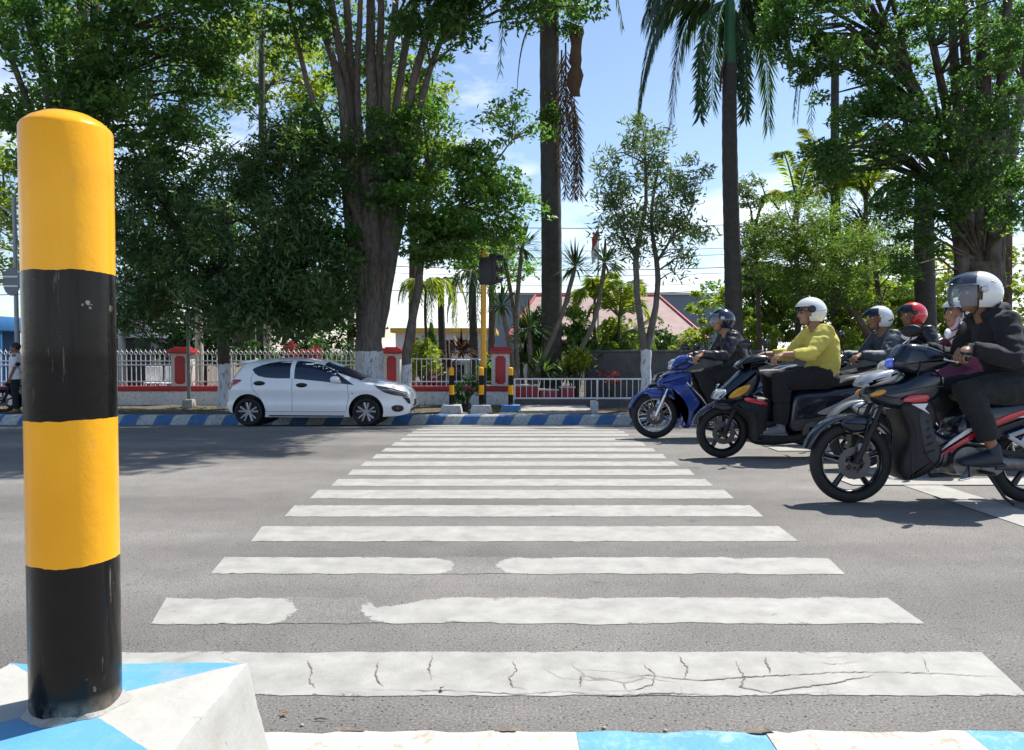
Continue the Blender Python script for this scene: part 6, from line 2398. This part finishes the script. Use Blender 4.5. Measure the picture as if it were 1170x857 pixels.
M['eyewhite'] = mat('eye_white', (.7, .68, .65), .3)
M['eyedark'] = mat('dark_iris', (.02, .012, .01), .2)
M['hair'] = mat('black_hair', (.01, .009, .009), .5)
M['lips'] = mat('lips', (.3, .11, .09), .5)
V3 = Vector


def hand(mb, wrist, grip, axis, sgn):
    """palm and five fingers closed round a bar at grip running along axis"""
    fwd = (V3(grip) - V3(wrist)).normalized()
    ax = V3(axis).normalized()
    up = ax.cross(fwd)
    if up.z < 0:
        up = -up
    palm_c = V3(grip) + up * .022 - fwd * .03
    w = MB()
    for k in range(4):
        a = ax * ((k - 1.5) * .021)
        L = (.9, 1.0, .95, .78)[k]
        p0 = palm_c + a + fwd * .02
        p1 = V3(grip) + a + up * (.026 * L) + fwd * .018
        p2 = V3(grip) + a + fwd * (.036 * L) - up * .006
        p3 = V3(grip) + a + fwd * .012 - up * (.032 * L)
        p4 = V3(grip) + a - fwd * .012 - up * .026
        mb.tube([p0, p1, p2, p3, p4], [.0095, .0095, .009, .008, .007], 8, dome=True)
    t0 = palm_c - ax * .04 * sgn * 1 - fwd * .015
    mb.tube([t0, t0 - ax * sgn * .012 + fwd * .022 - up * .012, V3(grip) - ax * sgn * .044 + fwd * .014 - up * .02, V3(grip) - ax * sgn * .03 + fwd * .03 - up * .026], [.012, .011, .010, .008], 8, dome=True)
    return palm_c, up, ax


def head_shapes(mb, ex, c, fw, turn=0.0, mats=(0, 1, 2, 3)):
    """face looking along -x turned by turn; mb gets the remeshed bulk, ex the small features"""
    Rz = Matrix.Rotation(turn, 3, 'Z')

    def q(x, y, z):
        return V3(c) + Rz @ V3((x, y, z))
    mb.ell(q(.012, 0, .025), (.098, .076, .105), 18, 12, Rz)
    mb.ell(q(-.03, 0, -.045), (.062, .058, .072), 16, 10, Rz)
    mb.ell(q(-.062, 0, -.088), (.028, .03, .024), 12, 8, Rz)
    mb.tube([q(-.082, 0, .02), q(-.104, 0, -.018), q(-.112, 0, -.03)], [.010, .014, .012], 8, dome=True)
    mb.ell(q(-.094, 0, -.034), (.016, .02, .011), 10, 6, Rz)
    for s_ in (-1, 1):
        mb.ell(q(-.06, s_ * .038, -.015), (.03, .024, .022), 10, 6, Rz)
        mb.ell(q(.0, s_ * .077, -.01), (.022, .009, .034), 10, 8, Rz)
        mb.ell(q(-.072, s_ * .032, .033), (.016, .026, .008), 8, 6, Rz)
        ex.m = 1
        ex.ell(q(-.078, s_ * .031, .014), (.012, .014, .009), 10, 6, Rz)
        ex.m = 2
        ex.ell(q(-.087, s_ * .031, .014), (.005, .006, .006), 8, 6, Rz)
        ex.tube([q(-.087, s_ * .014, .034), q(-.088, s_ * .032, .04), q(-.078, s_ * .05, .034)], .0035, 5)
    ex.m = 3
    ex.tube([q(-.083, -.024, -.058), q(-.094, -.01, -.056), q(-.094, .01, -.056), q(-.083, .024, -.058)], .0055, 6, dome=True)
    ex.m = 0


def helmet(parent, c, shell, style, turn=0.0, peak=None, visor=None, vis_up=0.0, scale=1.0, extras=None):
    Rz = Matrix.Rotation(turn, 3, 'Z')
    rx, ry, rzz = .152 * scale, .126 * scale, .142 * scale
    c = V3(c) + V3((.012, 0, .012))
    mb = MB()
    seg, rings = 48, 30
    pts = {}

    def sph(r_, th, a):
        e = V3((rx * r_ * math.sin(th) * math.cos(a), ry * r_ * math.sin(th) * math.sin(a), rzz * r_ * math.cos(th)))
        if e.z < 0:
            e.x *= 1 + .05 * e.z / rzz
            e.z *= .98
        return c + Rz @ e
    thmax = 2.32

    def keep(th, a):
        z = math.cos(th)
        x = math.sin(th) * math.cos(a)
        # face opening to the front
        if x < -.30 and z < .34:
            return not (x < -.30 - .22 * max(0, z))
        return True
    for i in range(rings + 1):
        for k in range(seg):
            th, a = thmax * i / rings, 2 * PI * k / seg
            pts[i, k] = (th, a)
    for lay, r_ in ((0, 1.0), (1, .9)):
        o = len(mb.v)
        for i in range(rings + 1):
            for k in range(seg):
                mb.v.append(tuple(sph(r_, *pts[i, k])))
        for i in range(rings):
            for k in range(seg):
                k2 = (k + 1) % seg
                thc = thmax * (i + .5) / rings
                ac = 2 * PI * (k + .5) / seg
                if keep(thc, ac):
                    mb.f.append((o + i * seg + k, o + (i + 1) * seg + k, o + (i + 1) * seg + k2, o + i * seg + k2))
                    mb.mi.append(lay)
    n1 = (rings + 1) * seg
    # rim joining both skins
    K = {(i, k): keep(thmax * (i + .5) / rings, 2 * PI * (k + .5) / seg) for i in range(rings) for k in range(seg)}
    for (i, k), v in K.items():
        if not v:
            continue
        k2 = (k + 1) % seg
        for nb, e in (((i + 1, k), ((i + 1, k), (i + 1, k2))), ((i, (k + 1) % seg), ((i, k2), (i + 1, k2))), ((i, k - 1 if k else seg - 1), ((i, k), (i + 1, k))), ((i - 1, k), ((i, k), (i, k2)))):
            if nb[0] < 0:
                continue
            if not K.get(nb, False):
                a_, b_ = e[0][0] * seg + e[0][1], e[1][0] * seg + e[1][1]
                mb.f.append((a_, b_, b_ + n1, a_ + n1))
                mb.mi.append(1)
    h = mb.build('helmet', [shell, M['lining']], parent, ang=50, fix=False)

    def band(name, m, th0, th1, a0, a1, r0, thick, up=0.0, flare=0.0, n=18, k=8):
        q = MB()
        Ry = Matrix.Rotation(-up, 3, 'Y')
        for lay in (0, 1):
            for i in range(k + 1):
                th = th0 + (th1 - th0) * i / k
                for j in range(n + 1):
                    a = PI + a0 + (a1 - a0) * j / n
                    rr = r0 + lay * thick + flare * i / k
                    e = V3((rx * rr * math.sin(th) * math.cos(a), ry * rr * math.sin(th) * math.sin(a), rzz * rr * math.cos(th)))
                    q.v.append(tuple(c + Rz @ (Ry @ e)))
        N = (k + 1) * (n + 1)
        for i in range(k):
            for j in range(n):
                a_ = i * (n + 1) + j
                f = (a_, a_ + 1, a_ + n + 2, a_ + n + 1)
                q.f += [f, tuple(reversed([v + N for v in f]))]
        for i in range(k):
            for j in (0, n):
                a_ = i * (n + 1) + j
                q.f.append((a_, a_ + n + 1, a_ + n + 1 + N, a_ + N))
        for j in range(n):
            for i in (0, k):
                a_ = i * (n + 1) + j
                q.f.append((a_, a_ + 1, a_ + 1 + N, a_ + N))
        q.mi = [0] * len(q.f)
        return q.build(name, m, h, ang=50)
    if peak == 'peak':
        band('peak', M['peak'], .5, 1.3, -1.05, 1.05, 1.04, .03, -.05, .24)
    if peak == 'smoke':
        band('brow_visor', M['visorsmoke'], .75, 1.38, -1.15, 1.15, 1.03, .02, 0, .14)
    if visor == 'clear':
        band('visor', M['visorclear'], 1.22, 2.1, -1.1, 1.1, 1.14, .015, vis_up, .06)
    if visor == 'raised':
        band('visor', M['visorclear'], .95, 1.65, -1.1, 1.1, 1.06, .015, .12, .12)
    for s_ in (-1, 1):
        p = c + Rz @ V3((-.035, s_ * ry * 1.0, .02))
        q = MB()
        q.tube([p - Rz @ V3((0, s_ * .01, 0)), p + Rz @ V3((0, s_ * .012, 0)), p + Rz @ V3((0, s_ * .015, 0))], [.026 if style != 'big' else .036, .024 if style != 'big' else .034, .012], 16)
        q.build('pivot', M['black'] if style in ('plain', 'big') else M['bikesilver'], h)
        if style == 'big':
            q = MB()
            for k in range(5):
                pp = c + Rz @ V3((.0 + k * .028, s_ * (ry * (1.0 - .02 * k * k) + .004), .0 + .004 * k))
                q.ell(pp, (.018, .004, .006), 8, 5, Rz)
            q.build('side_vent', M['bikesilver'], h)
        if style == 'logo':
            q = MB()
            for k in range(3):
                pp = c + Rz @ V3((.055 + k * .02, s_ * (ry * .935 - k * .006), -.03 + k * .006))
                q.ell(pp, (.008, .005, .008), 8, 5, Rz)
            q.build('logo', M['black'], h)
        if style == 'decal':
            q = MB()
            for k in range(6):
                pp = c + Rz @ V3((.03 + k * .016, s_ * ry * (.86 - .05 * k), .07 - k * .006))
                q.ell(pp, (.012, .008, .006), 8, 5, Rz)
            q.build('decal', M['amber'], h)
    # chin strap
    q = MB()
    q.tube([c + Rz @ V3((-.03, -.09, -.08)), c + Rz @ V3((-.055, -.05, -.145)), c + Rz @ V3((-.06, 0, -.155)), c + Rz @ V3((-.055, .05, -.145)), c + Rz @ V3((-.03, .09, -.08))], [(.009, .003)] * 5, 6)
    q.build('chin_strap', M['lining'], h)
    return h


def rider(label, X, Y, o, bk, top, legs, skin, hm, hip=(1.0, .80), grip=(.545, .985), head=(.85, 1.42), turn=0.0, foot=(.80, .30), knee=None, shoe='shoe', sleeve=1.0, cuff=.93, gloves=None, scooter=False, pillion=False, dress=None, hood=False, rz=0, bare_ankle=True, glasses=False, hold=None):
    """seated rider in the bike's own axes"""
    H = V3((hip[0], 0, hip[1]))
    N = V3((head[0] + .045, 0, head[1] - .115))
    ch = H.lerp(N, .66) + V3((.055, 0, 0))
    wa = H.lerp(N, .28) + V3((.045, 0, 0))
    sh_y, hip_y = .178, .085
    body, ex = MB(), MB()
    # torso
    tor = [H + V3((0, 0, -.03)), wa, ch, N.lerp(ch, .35) + V3((.01, 0, 0)), N + V3((.01, 0, -.02))]
    body.tube(tor, [(.155, .11), (.135, .10), (.165, .115), (.13, .085), (.058, .058)], 18, side=(0, 1, 0), dome=True)
    body.tube([N + V3((.015, 0, -.05)), V3(head) + V3((.02, 0, -.05)) if False else V3((head[0] + .02, 0, head[1] - .05))], [.056, .054], 14)
    limbs = {}
    for s_ in (-1, 1):
        sh = ch.lerp(N, .52) + V3((.0, s_ * sh_y, 0))
        if hold is None:
            gr = V3((grip[0] + .035, s_ * .285, grip[1] + .008))
        else:
            gr = V3((hold[0], s_ * .12, hold[1]))
        wr = gr + (sh - gr).normalized() * .075 + V3((.0, 0, .028))
        d = wr - sh
        L1, L2 = .285, .265
        D = min(d.length, (L1 + L2) * .995)
        k = (L1 * L1 - L2 * L2 + D * D) / (2 * D)
        hgt = math.sqrt(max(L1 * L1 - k * k, 0.0009))
        dn = d.normalized()
        out = (V3((.25, s_ * .5, -.85)) - dn * V3((.25, s_ * .5, -.85)).dot(dn)).normalized()
        el = sh + dn * k + out * hgt
        body.tube([ch.lerp(N, .5) + V3((.01, s_ * .08, 0)), sh, sh.lerp(el, .45), el, el.lerp(wr, .35), wr], [.06, .058, .047, .04, .038, .027], 12, dome=True)
        # hand
        if hold is None:
            axis = V3((.042, s_ * .12, -.016))
            pc, up, ax = hand(ex, wr, gr, axis, 1 if axis.y * s_ > 0 else -1)
            body.tube([wr, pc - (gr - wr).normalized() * .01, pc + (gr - wr).normalized() * .022], [(.03, .022), (.042, .018), (.042, .014)], 10, side=ax, dome=True)
        else:
            pc = gr
            body.ell(gr, (.045, .03, .045), 10, 8)
            for k in range(5):
                a = V3((-.02, -s_ * .03, .03 - .016 * k))
                ex.tube([gr + a * .5, gr + a + V3((-.02, -s_ * .02, 0)), gr + a + V3((-.03, -s_ * .05, -.004))], [.009, .008, .007], 7, dome=True)
        kn = V3((*(knee or (hip[0] - .42, hip[1] - .03)), 0))
        kn = V3(((knee or (hip[0] - .42, hip[1] - .03))[0], s_ * .165, (knee or (hip[0] - .42, hip[1] - .03))[1]))
        an = V3((foot[0] + .03, s_ * (.19 if not scooter else .13), foot[1] + .10))
        hp = H + V3((0, s_ * hip_y, -.01))
        body.tube([hp + V3((.02, 0, 0)), hp.lerp(kn, .45), kn, kn.lerp(an, .35) + V3((.012, 0, 0)), an], [.088, .075, .056, .052, .034], 14, dome=True)
        toe = V3((foot[0] - .13, s_ * (.2 if not scooter else .13), foot[1] + .02))
        body.tube([an, V3((foot[0] + .035, an.y, foot[1] + .045)), toe], [.034, .036, .026], 10, dome=True)
        limbs[s_] = (sh, el, wr, hp, kn, an, toe, gr)
    head_shapes(body, ex, (head[0], 0, head[1]), None, turn)
    p = remesh(body, 'person', [SKIN[skin], M['eyewhite'], M['eyedark'], M['lips']], None, .0085, 5, ex)
    for poly in p.data.polygons:
        poly.use_smooth = True
    p.location = (X, Y, road_z(Y))
    p.rotation_euler = (0, 0, rz)
    tag(p, label, 'person', 'riders waiting at the crossing')
    # jacket or shirt
    jk = MB()
    loose = 1.0
    tor2 = [H + V3((.0, 0, -.02)), wa + V3((.005, 0, 0)), ch, N.lerp(ch, .42) + V3((.01, 0, 0)), N + V3((.016, 0, -.035))]
    jk.tube(tor2, [(.185, .15), (.178, .145), (.196, .148), (.165, .115), (.078, .078)], 22, side=(0, 1, 0))
    jk.ell(H + V3((-.0, 0, .06)), (.15, .18, .10), 16, 10)
    for s_ in (-1, 1):
        sh, el, wr, hp, kn, an, toe, gr = limbs[s_]
        end = el.lerp(wr, cuff if sleeve else .1)
        cr_ = random.Random(int(X * 100) + s_)
        pth = [ch.lerp(N, .5) + V3((.01, s_ * .09, 0)), sh + V3((0, 0, .004)), sh.lerp(el, .33), sh.lerp(el, .62), sh.lerp(el, .85), el, el.lerp(end, .2), el.lerp(end, .5), el.lerp(end, .8), end]
        pth = [q + V3((cr_.uniform(-.006, .006), 0, cr_.uniform(-.007, .007))) if 1 < i < 9 else q for i, q in enumerate(pth)]
        jk.tube(pth, [.085, .087, .076, .072, .062, .066, .058, .06, .05, .042], 14)
        jk.ell(sh + V3((0, -s_ * .01, 0)), (.082, .07, .08), 12, 8)
    if hood:
        jk.ell(N + V3((.085, 0, -.02)), (.075, .11, .06), 16, 10)
        jk.torus_ = None
        jk.tube([N + V3((-.04, -.07, -.05)), N + V3((.04, -.10, .0)), N + V3((.11, -.06, .02)), N + V3((.12, .06, .02)), N + V3((.04, .1, .0)), N + V3((-.04, .07, -.05))], [.03, .042, .045, .045, .042, .03], 10)
    # folds across the belly and back
    fr_ = random.Random(int(Y * 50))
    for k in range(7):
        t = fr_.uniform(.15, .75)
        q = H.lerp(N, t)
        s_ = fr_.choice((-1, 1))
        jk.tube([q + V3((-.1, s_ * .15, fr_.uniform(-.03, .03))), q + V3((.0, s_ * .185, fr_.uniform(-.03, .03))), q + V3((.11, s_ * .15, fr_.uniform(-.02, .06)))], [.008, .018, .008], 6, dome=True)
    jo = remesh(jk, 'jacket' if sleeve else 'shirt', [top], p, .011, 3, None, .008)
    if dress is None:
        tr_ = MB()
        tr_.ell(H + V3((.02, 0, -.03)), (.15, .185, .115), 16, 10)
        for s_ in (-1, 1):
            sh, el, wr, hp, kn, an, toe, gr = limbs[s_]
            e = kn.lerp(an, .80 if bare_ankle else .97)
            tr_.tube([hp + V3((.03, 0, 0)), hp.lerp(kn, .3), hp.lerp(kn, .7), kn + V3((-.012, 0, .006)), kn.lerp(e, .3) + V3((.014, 0, 0)), kn.lerp(e, .7) + V3((.012, 0, 0)), e], [.115, .108, .09, .083, .078, .068, .062], 16)
        remesh(tr_, 'trousers', [legs], p, .011, 3, None, .010)
    else:
        tr_ = MB()
        tr_.tube([H + V3((0, 0, .1)), H.lerp(limbs[-1][4].lerp(limbs[1][4], .5), .6), limbs[-1][4].lerp(limbs[1][4], .5), limbs[-1][5].lerp(limbs[1][5], .5)], [(.19, .15), (.22, .13), (.25, .11), (.24, .12)], 18, side=(0, 1, 0))
        remesh(tr_, 'dress', [dress], p, .014, 4, None, .012)
    for s_ in (-1, 1):
        sh, el, wr, hp, kn, an, toe, gr = limbs[s_]
        m = MB()
        y = an.y
        f = foot
        m.tube([an + V3((0, 0, .015)), V3((f[0] + .04, y, f[1] + .05)), V3((f[0] - .03, y, f[1] + .04)), V3((f[0] - .11, y, f[1] + .028)), V3((f[0] - .165, y, f[1] + .022))], [(.042, .042), (.046, .056), (.047, .046), (.05, .032), (.036, .024)], 14, side=(0, 1, 0), dome=True)
        m.tube([V3((f[0] + .085, y, f[1] + .008)), V3((f[0] - .04, y, f[1] + .004)), V3((f[0] - .17, y, f[1] + .01))], [(.04, .014), (.044, .014), (.042, .012)], 12, side=(0, 1, 0), dome=True)
        m.build('shoe', M[shoe], p, ang=70)
        if gloves:
            g = MB()
            ax = V3((.042, s_ * .12, -.016)).normalized()
            g.tube([wr.lerp(el, .1), wr, gr + V3((.03, 0, .03)), gr + V3((0, 0, .028))], [.034, .032, (.046, .022), (.045, .018)], 12, side=ax, dome=True)
            g.build('glove', CL['dark'], p, ang=70)
    helmet(p, (head[0], 0, head[1]), *hm[0], turn=turn, **hm[1])
    if glasses:
        g = MB()
        Rz = Matrix.Rotation(turn, 3, 'Z')
        for s_ in (-1, 1):
            g.ell(V3((head[0], 0, head[1])) + Rz @ V3((-.096, s_ * .033, .014)), (.007, .027, .02), 12, 8, Rz)
            g.tube([V3((head[0], 0, head[1])) + Rz @ V3((-.094, s_ * .058, .02)), V3((head[0], 0, head[1])) + Rz @ V3((-.0, s_ * .084, .01))], .004, 6)
        g.build('sunglasses', M['glassdark'], p)
    return p, limbs


def at(bk):
    return bk.location.x, bk.location.y


X, Y = at(BK[0])
rider('nearest rider in a dark hoodie and white helmet with clear visor', X, Y, None, BK[0], CL['hoodie'], CL['greyt'], 'b', ((HM['white'], 'decal'), dict(peak='peak', visor='clear', scale=1.05)), hip=(1.08, .80), grip=(.545, .985), head=(.835, 1.415), knee=(.68, .77), foot=(.83, .28), gloves=True, hood=True)
X, Y = at(BK[1])
rider('rider in a yellow green shirt, sunglasses and white helmet', X, Y, None, BK[1], CL['yellow'], CL['dark'], 'a', ((HM['white'], 'big'), dict(peak=None, visor=None)), hip=(.95, .80), grip=(.385, .935), head=(.835, 1.405), knee=(.50, .76), foot=(.49, .235), shoe='shoegrey', scooter=True, cuff=.62, bare_ankle=False, glasses=True)
X, Y = at(BK[2])
rider('rider in a black jacket and dark blue helmet on the bright blue moped', X, Y, None, BK[2], CL['blackjacket'], CL['dark'], 'a', ((HM['blue'], 'silver'), dict(peak=None, visor='raised')), hip=(.96, .80), grip=(.40, .935), head=(.80, 1.41), knee=(.53, .75), foot=(.66, .29), shoe='shoegrey', bare_ankle=True)
X, Y = at(BK[3])
rider('rider in a navy jacket and silver white helmet, in front of a passenger', X, Y, None, BK[3], CL['navyjacket'], CL['dark'], 'b', ((HM['silver'], 'logo'), dict(peak='smoke', visor=None)), hip=(.96, .79), grip=(.40, .925), head=(.82, 1.39), knee=(.53, .75), foot=(.72, .28))
rider('passenger in black with a red helmet and dark smoked visor, seated behind the navy jacket', X, Y, None, BK[3], CL['blackjacket'], CL['dark'], 'b', ((HM['red'], 'plain'), dict(peak='smoke', visor=None)), hip=(1.30, .86), head=(1.19, 1.43), knee=(.93, .76), foot=(1.16, .33), hold=(1.08, 1.0), pillion=True)
X, Y = at(BK[4])
wp, _ = rider('woman in a purple dress and white headscarf behind the nearest rider', X, Y, None, BK[4], CL['purple'], CL['purple'], 'a', ((HM['silver'], 'plain'), dict(peak=None, visor=None, scale=.98)), hip=(1.0, .80), grip=(.46, .95), head=(.84, 1.36), knee=(.56, .74), foot=(.74, .28), dress=CL['purple'])
sc = MB()
sc.tube([V3((.93, 0, 1.17)), V3((.90, 0, 1.24)), V3((.87, 0, 1.31))], [(.17, .14), (.12, .115), (.09, .10)], 16, side=(0, 1, 0), dome=True)
remesh(sc, 'headscarf', [CL['pinkwhite']], wp, .012, 3)

# ------------------------------------------------------------------ person standing by the far left scooter
pq = P(19, 472, 15.9)
b, ex = MB(), MB()
hz = 1.62
b.tube([(0, 0, .9), (.0, 0, 1.1), (0, 0, 1.3), (0, 0, 1.42)], [(.15, .1), (.125, .095), (.155, .105), (.055, .055)], 16, side=(0, 1, 0), dome=True)
b.tube([(0, 0, 1.38), (0, 0, 1.5)], .052, 12)
for s_ in (-1, 1):
    b.tube([(0, s_ * .08, .92), (-.02, s_ * .09, .5), (.01, s_ * .09, .09)], [.085, .056, .036], 12, dome=True)
    b.tube([(.02, s_ * .09, .05), (-.13, s_ * .1, .03)], [.035, .026], 8, dome=True)
    b.tube([(0, s_ * .17, 1.36), (.02, s_ * .21, 1.1), (-.08, s_ * .2, .86)], [.052, .04, .027], 10, dome=True)
    b.ell((-.095, s_ * .2, .80), (.035, .018, .045), 10, 8)
    for k in range(4):
        ex.tube([(-.115 + .016 * k, s_ * .2, .78), (-.125 + .016 * k, s_ * .198, .745), (-.115 + .016 * k, s_ * .19, .715 + .004 * k)], [.008, .008, .006], 6, dome=True)
    ex.tube([(-.12, s_ * .19, .82), (-.14, s_ * .185, .79), (-.14, s_ * .18, .765)], [.010, .009, .007], 6, dome=True)
head_shapes(b, ex, (-.01, 0, hz - .09), None)
per = remesh(b, 'person', [SKIN['b'], M['eyewhite'], M['eyedark'], M['lips']], None, .012, 4, ex)
per.location = (pq.x, 15.9, VZ)
per.rotation_euler = (0, 0, .4)
per.scale = (.88, .88, .88)
tag(per, 'person in a loose white shirt standing by the parked scooter at far left', 'person')
s_m = MB()
s_m.tube([(0, 0, .8), (0, 0, 1.1), (0, 0, 1.3), (0, 0, 1.42)], [(.2, .15), (.18, .14), (.19, .135), (.07, .07)], 18, side=(0, 1, 0))
for s_ in (-1, 1):
    s_m.tube([(0, s_ * .13, 1.36), (.01, s_ * .19, 1.24), (.02, s_ * .215, 1.1)], [.07, .075, .062], 12)
remesh(s_m, 'shirt', [CL['white']], per, .016, 3)
t_m = MB()
for s_ in (-1, 1):
    t_m.tube([(0, s_ * .075, .92), (-.01, s_ * .09, .5), (.01, s_ * .09, .1)], [.115, .08, .065], 12)
remesh(t_m, 'trousers', [CL['greyt']], per, .016, 3)
hr = MB()
hr.ell((.012, 0, hz - .045), (.108, .086, .10), 18, 12)
hr.build('hair', M['hair'], per)
# ------------------------------------------------------------------ sky, sun, camera
SUN_EL, SUN_AZ = math.radians(60), math.atan2(.6, .8)   # horizontal direction towards the sun: right and behind the scene
sd = Vector((math.cos(SUN_EL) * math.cos(SUN_AZ), math.cos(SUN_EL) * math.sin(SUN_AZ), math.sin(SUN_EL)))
sun = bpy.data.lights.new('sun', 'SUN')
sun.energy = 4.6
sun.angle = math.radians(.53)
sun.color = (1, .96, .9)
so = bpy.data.objects.new('sun', sun)
so.rotation_euler = (-sd).to_track_quat('-Z', 'Y').to_euler()
COL.objects.link(so)
w = bpy.data.worlds.new('World')
scene.world = w
w.use_nodes = True
nt = w.node_tree
nt.nodes.clear()
out = nt.nodes.new('ShaderNodeOutputWorld')
bg = nt.nodes.new('ShaderNodeBackground')
sky = nt.nodes.new('ShaderNodeTexSky')
sky.sky_type = 'NISHITA'
sky.sun_disc = False
sky.sun_elevation = SUN_EL
sky.sun_rotation = math.atan2(sd.x, sd.y)
sky.air_density = 1.0
sky.dust_density = .6
sky.ozone_density = 2.0
tc = nt.nodes.new('ShaderNodeTexCoord')
mp = nt.nodes.new('ShaderNodeMapping')
mp.inputs['Scale'].default_value = (1.0, 1.0, 2.6)
mp.inputs['Location'].default_value = (1.7, 7.0, 2.6)
nz = nt.nodes.new('ShaderNodeTexNoise')
nz.inputs['Scale'].default_value = 2.6
nz.inputs['Detail'].default_value = 7
nz.inputs['Roughness'].default_value = .58
sx = nt.nodes.new('ShaderNodeSeparateXYZ')
# more cloud towards the horizon
hz = nt.nodes.new('ShaderNodeMapRange')
hz.inputs['From Min'].default_value = .0
hz.inputs['From Max'].default_value = .4
hz.inputs['To Min'].default_value = .2
hz.inputs['To Max'].default_value = -.1
ad = nt.nodes.new('ShaderNodeMath')
ad.operation = 'ADD'
rp = nt.nodes.new('ShaderNodeValToRGB')
rp.color_ramp.elements[0].position = .55
rp.color_ramp.elements[1].position = .74
mx = nt.nodes.new('ShaderNodeMix')
mx.data_type = 'RGBA'
mx.inputs[7].default_value = (8.6, 8.8, 9.2, 1)
L = nt.links.new
L(tc.outputs['Generated'], mp.inputs['Vector'])
L(mp.outputs[0], nz.inputs['Vector'])
L(tc.outputs['Generated'], sx.inputs[0])
L(sx.outputs['Z'], hz.inputs['Value'])
L(nz.outputs['Fac'], ad.inputs[0])
L(hz.outputs[0], ad.inputs[1])
L(ad.outputs[0], rp.inputs['Fac'])
L(rp.outputs['Color'], mx.inputs[0])
L(sky.outputs[0], mx.inputs[6])
L(mx.outputs[2], bg.inputs['Color'])
bg.inputs['Strength'].default_value = .12
L(bg.outputs[0], out.inputs['Surface'])

cam = bpy.data.cameras.new('camera')
cam.sensor_width = 36
cam.lens = FOC / 1170 * 36
cam.clip_start = .05
cam.clip_end = 3000
co = bpy.data.objects.new('camera', cam)
co.location = (0, 0, CAMH)
co.rotation_euler = (PI / 2 - PITCH, 0, 0)
COL.objects.link(co)
scene.camera = co
scene.render.engine = 'CYCLES'
scene.cycles.use_denoising = True
scene.cycles.denoiser = 'OPENIMAGEDENOISE'
scene.cycles.max_bounces = 7
scene.cycles.diffuse_bounces = 3
scene.cycles.glossy_bounces = 3
scene.cycles.transmission_bounces = 4
scene.cycles.transparent_max_bounces = 12
scene.cycles.sample_clamp_indirect = 8
scene.view_settings.view_transform = 'Standard'
scene.view_settings.look = 'None'
scene.view_settings.gamma = 1
scene.view_settings.exposure = .62
scene.view_settings.use_curve_mapping = False
